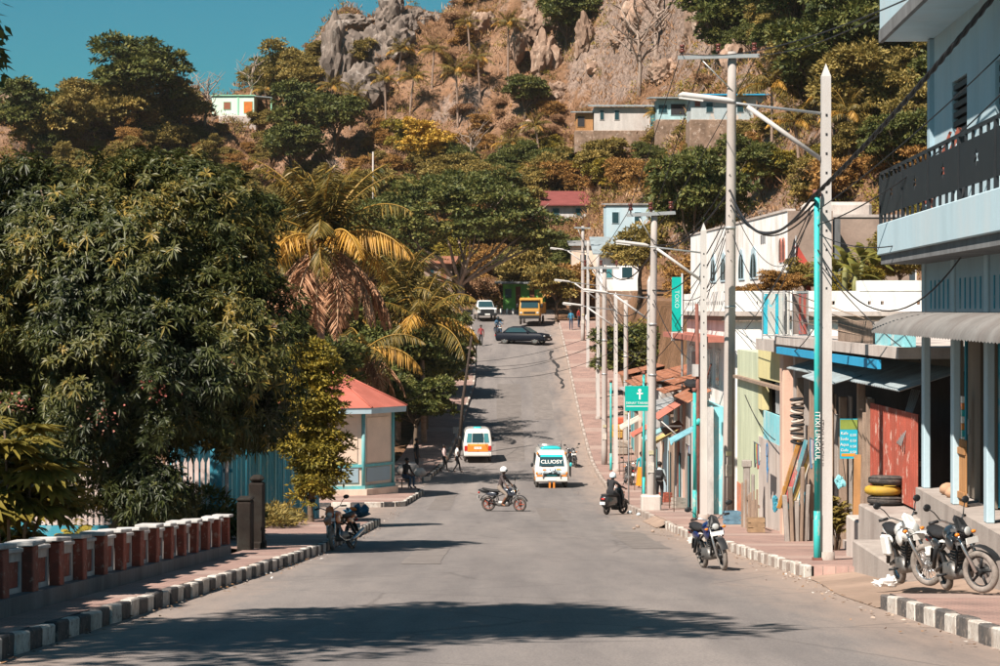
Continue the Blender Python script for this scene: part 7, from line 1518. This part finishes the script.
RS = RIDE(); RS.update(pelvis=(-.33, 0, .86), belly=(-.30, 0, .98), chest=(-.22, 0, 1.15), nb=(-.17, 0, 1.28), neck=(-.13, 0, 1.33), chin=(-.09, 0, 1.38), head=(-.08, 0, 1.45), crownp=(-.09, 0, 1.52), shl=(-.17, .17, 1.24), shr=(-.17, -.17, 1.24), ell=(.03, .26, 1.08), elr=(.03, -.26, 1.08), wrl=(.20, .33, 1.02), wrr=(.20, -.33, 1.02), hipl=(-.3, .1, .83), hipr=(-.3, -.1, .83), knl=(.10, .16, .74), knr=(.10, -.16, .74), anl=(.12, .13, .42), anr=(.12, -.20, .30), tol=(.26, .14, .40), tor=(.26, -.2, .05))
person("scooter rider in black jacket with blue and white helmet", GX(4.15, 86), R(62), RS, "black_jacket", (.025, .025, .028), (.03, .03, .033), (.03, .03, .03), .95, "long", helmet=HBW, visor=False)
mn = person("man in pale blue shirt walking uphill carrying a backpack", GP(6.15, 91), R(80), WALK, "pale_shirt", (.42, .52, .55), (.025, .025, .03), (.02, .02, .02), .97, hair=True)
bp_ = thing("backpack", "black backpack on the man in pale blue shirt", "backpack", (6.15, 91, zp(91)), 0, None, rot=(0, 0, R(80))); MB().rows([(1.0, -.30, -.11, .15), (1.08, -.34, -.11, .17), (1.32, -.32, -.10, .16), (1.40, -.24, -.1, .12)], .06).build("pack", TARPBLK, bp_); MB().rows([(1.04, -.40, -.32, .11), (1.2, -.39, -.32, .11)], .03).build("front_pocket", BLKP, bp_)
for s in (-1, 1): MB().tube([(-.11, s * .1, 1.36), (.0, s * .12, 1.45), (.13, s * .12, 1.36), (.13, s * .13, 1.2), (-.08, s * .15, 1.08)], .018, 6).build("strap", TARPBLK, bp_)
person("woman in teal blouse and long orange skirt by the shops", GP(6.5, 108.5), R(100), None, "teal_blouse", (.02, .25, .28), (.5, .2, .03), (.1, .07, .05), .95, skirt=cloth("orange_skirt", (.62, .22, .02)), long_hair=True)
person("child in white vest walking past the left van", GX(-2.25, 123.8), R(12), WALK, "white_vest", (.66, .64, .62), (.03, .028, .03), (.2, .1, .06), .86, "none")
person("child in white shirt with red print beside the kerb", GX(-2.95, 124.2), R(5), WALK, "printed_shirt", (.60, .42, .40), (.03, .028, .03), (.2, .1, .06), .83)
SIT = dict(pelvis=(-.1, 0, .50), belly=(-.08, 0, .63), chest=(-.02, 0, .84), nb=(.0, 0, 1.0), neck=(.02, 0, 1.06), chin=(.05, 0, 1.12), head=(.05, 0, 1.20), crownp=(.04, 0, 1.27), shl=(0, .17, .97), shr=(0, -.17, .97), ell=(.1, .22, .72), elr=(.1, -.22, .72), wrl=(.3, .14, .62), wrr=(.3, -.14, .62), hipl=(-.08, .09, .48), hipr=(-.08, -.09, .48), knl=(.34, .12, .50), knr=(.34, -.12, .50), anl=(.32, .12, .09), anr=(.32, -.12, .09), tol=(.47, .13, .035), tor=(.47, -.13, .035))
stl = thing("stool", "low stool under the person seated beside the kiosk", "stool", GP(-4.35, 108.4)); bx(stl, "seat_top", WOOD, (-.2, .2, -.2, .2, .34, .39), c=.01)
for sx in (-.15, .15):
    for sy in (-.15, .15): bx(stl, "leg", WOOD, (sx - .02, sx + .02, sy - .02, sy + .02, 0, .338))
person("person in black shirt and jeans seated in shade beside kiosk", GP(-4.3, 108.4), R(-40), SIT, "black_tee", (.02, .02, .022), (.05, .09, .15), (.1, .08, .07), 1.05)
person("person in dark clothes standing in shade near the children", GP(-4.3, 121.5), R(-20), None, "dark_shirt", (.02, .022, .025), (.03, .03, .035), (.03, .03, .03), 1.0)
person("far motorcyclist in blue shirt beside the sedan", GX(-.15, 193), R(-75), RS, "far_blue", (.05, .12, .2), (.03, .03, .035), (.03, .03, .03), 1.0, "long", helmet=BLKP)
person("far pedestrian in red shirt on the upper left roadside", GX(-1.5, 186), R(-90), WALK, "far_red", (.25, .04, .04), (.03, .03, .035), (.03, .03, .03), .95)
for i, (x, y, c, lb) in enumerate([(5.9, 196, (.04, .2, .32), "person in blue top standing under the truck tree"), (6.6, 198, (.3, .05, .04), "person in red top standing under the truck tree"), (7.2, 195, (.5, .5, .52), "person in pale top standing under the truck tree")]): person(lb, GP(x, y), R(-90 + 60 * i), None, "far_top_%d" % i, c, (.04, .06, .1), (.03, .03, .03), .95)
for i in range(4): tag(MB().cyl((0, 0), .09, -.1, .5, 8).ell((0, 0, .5), (.09, .09, .06), 8, 5).build("bollard", OFFW, None, (1.2 - .55 * i, 216 + .15 * i, zr(216))), "small white bollard beside the green shop forecourt", "bollard", "white bollards by the green shop")

# ------------------------------------------------------------------ tyres, plants, litter
ty = MB(); ty.torus((0, 0, 0), .24, .105, 'z', 26, 9, sq=.85)
tyme = {"black": ty.data("tyre", RUB), "yellow": ty.data("tyre", M("yellow_painted_rubber", (.42, .26, .03), .7, .25, 6, .2, dirt=(.3, .2, .06)))}
rg2 = MB()
for k in range(3): rg2.torus((0, 0, -.04 + .04 * k), .338, .006, 'z', 26, 5)
grv = rg2.data("tread_groove", BLKP)
for k, (cN, dx, lb) in enumerate([("black", 0, "black tyre at the bottom of the stack by red gate"), ("yellow", -.05, "yellow painted tyre in the middle of the stack"), ("black", .02, "black tyre on top of the yellow painted tyre")]):
    o = link("discarded_tyre", tyme[cN], None, (7.12 + dx, 43.6, zp(43.4) + 1.02 + .09 + k * .185), (R(2 * (k - 1)), R(1.5), k)); tag(o, lb, "tyre")
    if cN == "black": link("tread_groove", grv, o)
def rosette_plant(name, label, loc, stems, hmax, leafmat_, ln, wd, seed, cat="plant", lobed=False, nl=9):
    rg = random.Random(seed); t = thing(name, label, cat, loc); m = MB(); tips = []
    for s in range(stems):
        a = s * 2.4; q = rg.uniform(.1, .5) * hmax * .5; h = hmax * rg.uniform(.55, 1.0); p = Vector((math.cos(a) * q, math.sin(a) * q, h)); m.tube(wob((math.cos(a) * .05, math.sin(a) * .05, -.1), p, 3, .05, rg), [.03, .025, .02, .014], 6); tips.append(p)
    m.build("stem", BARK, t)
    for q in range(3):
        rn = np.random.default_rng(seed + q); P = []; D = []; Nn = []; LL = []
        if lobed:
            for k in range(9): a = R(-130 + k * 32.5); P.append((.0, 0, 0)); D.append((.25 + math.cos(a), math.sin(a), -.1)); Nn.append((0, 0, 1)); LL.append(ln * (.6 + .4 * math.cos(a * .6)))
            for k in range(9): a = R(-130 + k * 32.5); P.append((.0, 0, 0)); D.append((math.cos(a), math.sin(a), -.05)); Nn.append((0, .2, 1)); LL.append(ln * .5)
            me = leaf_mesh("leaf", np.array(P, float) + np.array([[.32, 0, .05]]), np.array(D, float), np.array(Nn, float), np.array(LL), wd * 1.0, rn.normal(.5, .1, len(P)), leafmat_, fold=.1, droop=.25, tipw=.45)
        else:
            n = 16
            for k in range(n): P.append((ln * 1.6 * k / n, 0, ln * .9 * math.sin(2.2 * k / n))); s = 1 if k % 2 else -1; D.append((.6, s, -.15)); Nn.append((0, 0, 1)); LL.append(ln * (.5 + .5 * math.sin(3 * k / n + .3)))
            me = leaf_mesh("leaf", np.array(P, float), np.array(D, float), np.array(Nn, float), np.array(LL), wd, rn.normal(.5, .15, n), leafmat_, fold=.1, droop=.2)
        for i, p in enumerate(tips):
            for k in range(nl // 3): a = k * 2.4 + i + q * .8; link("leaf", me, t, p - Vector((0, 0, .07 * k)), (rg.uniform(-.3, .3), rg.uniform(-.4, .35), a), rg.uniform(.75, 1.15))
    return t
L_PAP = leafmat("papaya_leaves", [(.06, .06, .012), (.13, .115, .022), (.22, .17, .032), (.34, .24, .04)], .5)
rosette_plant("papaya_plant", "young papaya plant with lobed leaves behind the near balustrade", (-6.35, 30.6, terrain(-6.35, 30.6)), 8, 2.7, L_PAP, .42, .14, 4, lobed=True, nl=15)
rosette_plant("garden_shrub", "leafy yellowish shrub at the foot of the papaya", (-6.6, 31.8, terrain(-6.6, 31.8)), 7, 1.15, L_YEL, .16, .08, 6, nl=12)
rosette_plant("garden_shrub", "small bright shrub peeping over the balustrade coping", (-6.3, 34.5, terrain(-6.3, 34.5)), 4, 1.05, L_YEL, .15, .07, 8, nl=9)
rosette_plant("potted_shrub", "small olive shrub growing beside the boarded shop step", (7.05, 49.6, zp(49.6)), 9, 1.15, L_OLIVE, .13, .06, 9, nl=15)
t = thing("hedge_bush", "low dark bush in shade between mango trunk and fence", "bush", (-7.3, 56.5, terrain(-7.3, 56.5))); link("crown", crown("crown", [((0, 0, .7), (.9, .9, .7)), ((.8, .8, .5), (.7, .7, .5)), ((-1.2, .5, .6), (.9, .8, .6))], L_DARK, 130, 40, .28, (.2, .07), 91), t); link("trunk", trunk(BARK, .4, .05, [(0, 0, .7), (.8, .8, .5), (-1.2, .5, .6)], 2), t)
t = thing("dry_shrub", "dry weedy shrub below the blue plank fence", "bush", (-6.35, 66.5, terrain(-6.35, 66.5))); link("crown", crown("crown", [((0, 0, .4), (.5, 1.4, .4)), ((.1, 2, .35), (.4, 1.2, .35))], L_OLIVE, 90, 30, .22, (.16, .05), 93), t); link("trunk", trunk(BARK, .2, .03, [(0, 0, .5), (.1, 1.5, .5)], 2), t)
def banana(label, loc, h, seed, sc=1.0):
    rg = random.Random(seed); t = thing("banana_plant", label, "plant", loc, 0, "banana plants on the bank"); MB().tube([(0, 0, -.3), (0, 0, h * .6), (.05, 0, h)], [.14, .11, .07], 8).build("stem", M("banana_stem", (.2, .2, .08), .7, .3), t)
    m = MB(); n = 9; vs = []
    for i in range(n + 1):
        u = i / n; x = 1.9 * u; z = 1.25 * u - 1.25 * u * u * 1.0; w = .30 * math.sin(math.pi * min(1, u * .93 + .05)) ** .7
        vs += [(x, -w, z - .10 * w), (x, 0, z + .04), (x, w, z - .10 * w)]
    m._add(vs, [(i * 3 + k, i * 3 + k + 1, i * 3 + k + 4, i * 3 + k + 3) for i in range(n) for k in range(2)], 0, False); me = m.data("leaf", L_REED); at = me.attributes.new("rnd", 'FLOAT', 'POINT'); at.data.foreach_set("value", np.random.default_rng(seed).uniform(.2, 1, len(me.vertices)).astype(np.float32))
    for k in range(9): link("leaf", me, t, (0, 0, h - .1 * (k % 3)), (rg.uniform(-.2, .2), R(-35 + 9 * (k % 6)), k * 2.4 + rg.uniform(-.3, .3)), sc * rg.uniform(.8, 1.1))
    return t
for i, (x, y, Y, h) in enumerate([(845, 292, 90, 1.6), (862, 292, 92, 1.9), (835, 292, 93, 1.3), (873, 290, 94, 1.5), (855, 296, 89, 1.2), (822, 292, 94, .9)]): p = px(x, y, Y); banana("banana plant with paddle leaves behind the white parapet", (p.x, Y, p.z), h * .75, i + 3, .55)
for i, (x, y, Y, k, s) in enumerate([(770, 294, 97, "rust", .3), (757, 296, 99, "rust", .22), (790, 294, 97, "rust", .3), (805, 294, 98, "olive", .3), (880, 292, 97, "olive", .4), (868, 296, 90, "yellow", .28), (900, 292, 95, "olive", .45), (742, 298, 103, "rust", .22), (835, 297, 92, "yellow", .25)]):
    p = px(x, y, Y); tree(k, (p.x, Y, p.z - .35), s * 1.1, i, "scrubby bush on the bank between parapet and long house", "bank_bush", "bushes on the bank")
bkw = thing("retaining_wall", "earth retaining wall holding the bank behind the parapet house", "wall", (13, 96.4, -6)); bx(bkw, "face", BROWNC, (-5.2, 12, -.3, .3, -3, 5.6)); bx(bkw, "coping", CONC, (-5.25, 12, -.4, .4, 5.6, 5.75)); bx(bkw, "bank_fill", MAT_DIRT, (-4.0, 12, -8.0, -.31, 5.0, 6.1))
# litter and leaves along the kerbs
rg = np.random.default_rng(8); LIT = leafmat("paper_and_leaf_litter", [(.12, .07, .04), (.3, .16, .07), (.5, .42, .36), (.66, .64, .6)], .9, .05)
PP = []
for _ in range(900):
    s = rg.random(); y = rg.uniform(18, 75) if s < .75 else rg.uniform(75, 140)
    x = (xl(y) + abs(rg.normal(.05, .16))) if rg.random() < .5 else (xr(y) - abs(rg.normal(.05, .26)))
    PP.append((x, y, zr(y) + .03))
PP = np.array(PP); n = len(PP)
tag(link("kerb_litter", leaf_mesh("kerb_litter", PP, rdir(rg, n) * np.array([1, 1, .15]), np.tile([[0, 0, 1.]], (n, 1)) + rg.normal(0, .25, (n, 3)), rg.uniform(.03, .09, n), rg.uniform(.025, .06, n), rg.random(n) ** 2.2, LIT)), "fallen leaves and paper litter along the kerbs", "litter", kind="stuff")
pbg = MB(); pbg.ell((0, 0, .08), (.19, .12, .10), 14, 10).ell((.13, .04, .11), (.11, .09, .10), 12, 8).ell((-.18, 0, .04), (.12, .09, .05), 11, 8)
for i, v in enumerate(pbg.v): v = Vector(v); pbg.v[i] = tuple(v * (.8 + .45 * mnoise.noise(v * 9) + .3 * mnoise.noise(v * 21)))
pbg.sm = [False] * len(pbg.sm)
tag(pbg.build("plastic_bag", M("white_plastic", (.72, .70, .68), .5, .1, 8, .3), None, (5.72, 34.6, zp(34.6) - .06)), "crumpled white plastic bag by the near kerb end", "bag")
def rocks(name, label, pts, rr, mat):
    t = thing(name, label, "rubble", pts[0])
    for i, p in enumerate(pts):
        q = Vector(p) - Vector(pts[0]); bm = MB(); bm.ell((0, 0, rr[i] * .5), (rr[i], rr[i] * .8, rr[i] * .7), 9, 6)
        for k, v in enumerate(bm.v): v = Vector(v); bm.v[k] = tuple(v * (1 + .3 * mnoise.noise(v * 5 / max(rr[i], .1) * .3 + q)))
        bm.build("stone", mat, t, q)
rocks("rubble_heap", "pale rubble heap at the kerb behind the seated person", [GP(-4.6, 119.0), GP(-4.0, 118.4), GP(-4.9, 120)], [.55, .35, .4], CONCL)
rocks("painted_stones", "two blue and white painted kerb stones beside the scooter", [GX(4.75, 86.5), GX(4.95, 84.3)], [.10, .09], M("painted_stone", (.5, .55, .56), .9, .3, 6, .3, wear=(.1, .3, .4)))
rocks("dark_debris", "dark debris strewn by the kerb gap", [GX(4.2, 72), GX(4.0, 70.5), GX(4.4, 68)], [.07, .05, .06], BROWNC)
# broken asphalt edge by the upper kerb
m = MB(); rg3 = random.Random(3); prev = None
for i in range(26):
    y = 163 + i * .8; x = 4.35 + .14 * math.sin(i * .55) - .02 * i + rg3.uniform(-.12, .12); w_ = rg3.uniform(.03, .16); z = zr(y) + .02; cur = ((x - w_, y, z), (x + w_, y, z))
    if prev: m.quad(prev[0], prev[1], cur[1], cur[0])
    prev = cur
tag(m.build("tar_seam", M("fresh_tar", (.035, .033, .033), .8, .3, 4, .3)), kind="structure")
# crates and chairs at the corner house
cr_ = thing("timber_crate", "orange brown timber crate standing in the shutter doorway", "crate", (7.30, 37.3, zp(41.3) + 1.38))
for q in range(4): bx(cr_, "slat", WOODO, (.0, .03, -.26 + q * .15, -.16 + q * .15, 0, 1.05), c=.005)
bx(cr_, "cross_batten", WOODO, (-.03, -.001, -.27, .31, .12, .22), (-.03, -.001, -.27, .31, .82, .92))
for i, (x, y, z, r, lb) in enumerate([(7.55, 39.6, zp(41.3) + 1.37, .15, "tan sack slumped on the step beside the tyres"), (7.5, 39.0, zp(41.3) + 1.37, .13, "smaller tan sack in front of the striped cloth")]):
    tag(crumple(MB().ell((0, 0, r * .6), (r * 1.2, r, r * .75), 12, 8), .3, 6, False).build("sack", M("tan_sack", (.45, .27, .17), .95, .2, 8, .4), None, (x, y, z)), lb, "sack")
sc_ = thing("striped_cloth", "blue and orange striped cloth hanging in the shop doorway", "cloth", (7.55, 38.6, zp(41.3) + 1.75))
for q in range(12): bx(sc_, "stripe", [VTE, VOR, OFFW][q % 3], (-.02, .02, -.12, .12, q * .11, q * .11 + .105))

# ------------------------------------------------------------------ thin dry-season haze
hz = MB().box(-700, 700, -58, 620, -11, 75).build("haze", (lambda m: m)(bpy.data.materials.new("dusty_haze")))
hm = hz.data.materials[0]; hm.use_nodes = True; hn = hm.node_tree.nodes; hn.clear()
ho = hn.new("ShaderNodeOutputMaterial"); hv = hn.new("ShaderNodeVolumePrincipled"); hv.inputs["Density"].default_value = .00007
hv.inputs["Color"].default_value = (.95, .88, .82, 1); hv.inputs["Anisotropy"].default_value = .2
hm.node_tree.links.new(hv.outputs[0], ho.inputs["Volume"])
tag(hz, "thin dusty haze in the valley air", "haze", kind="stuff")
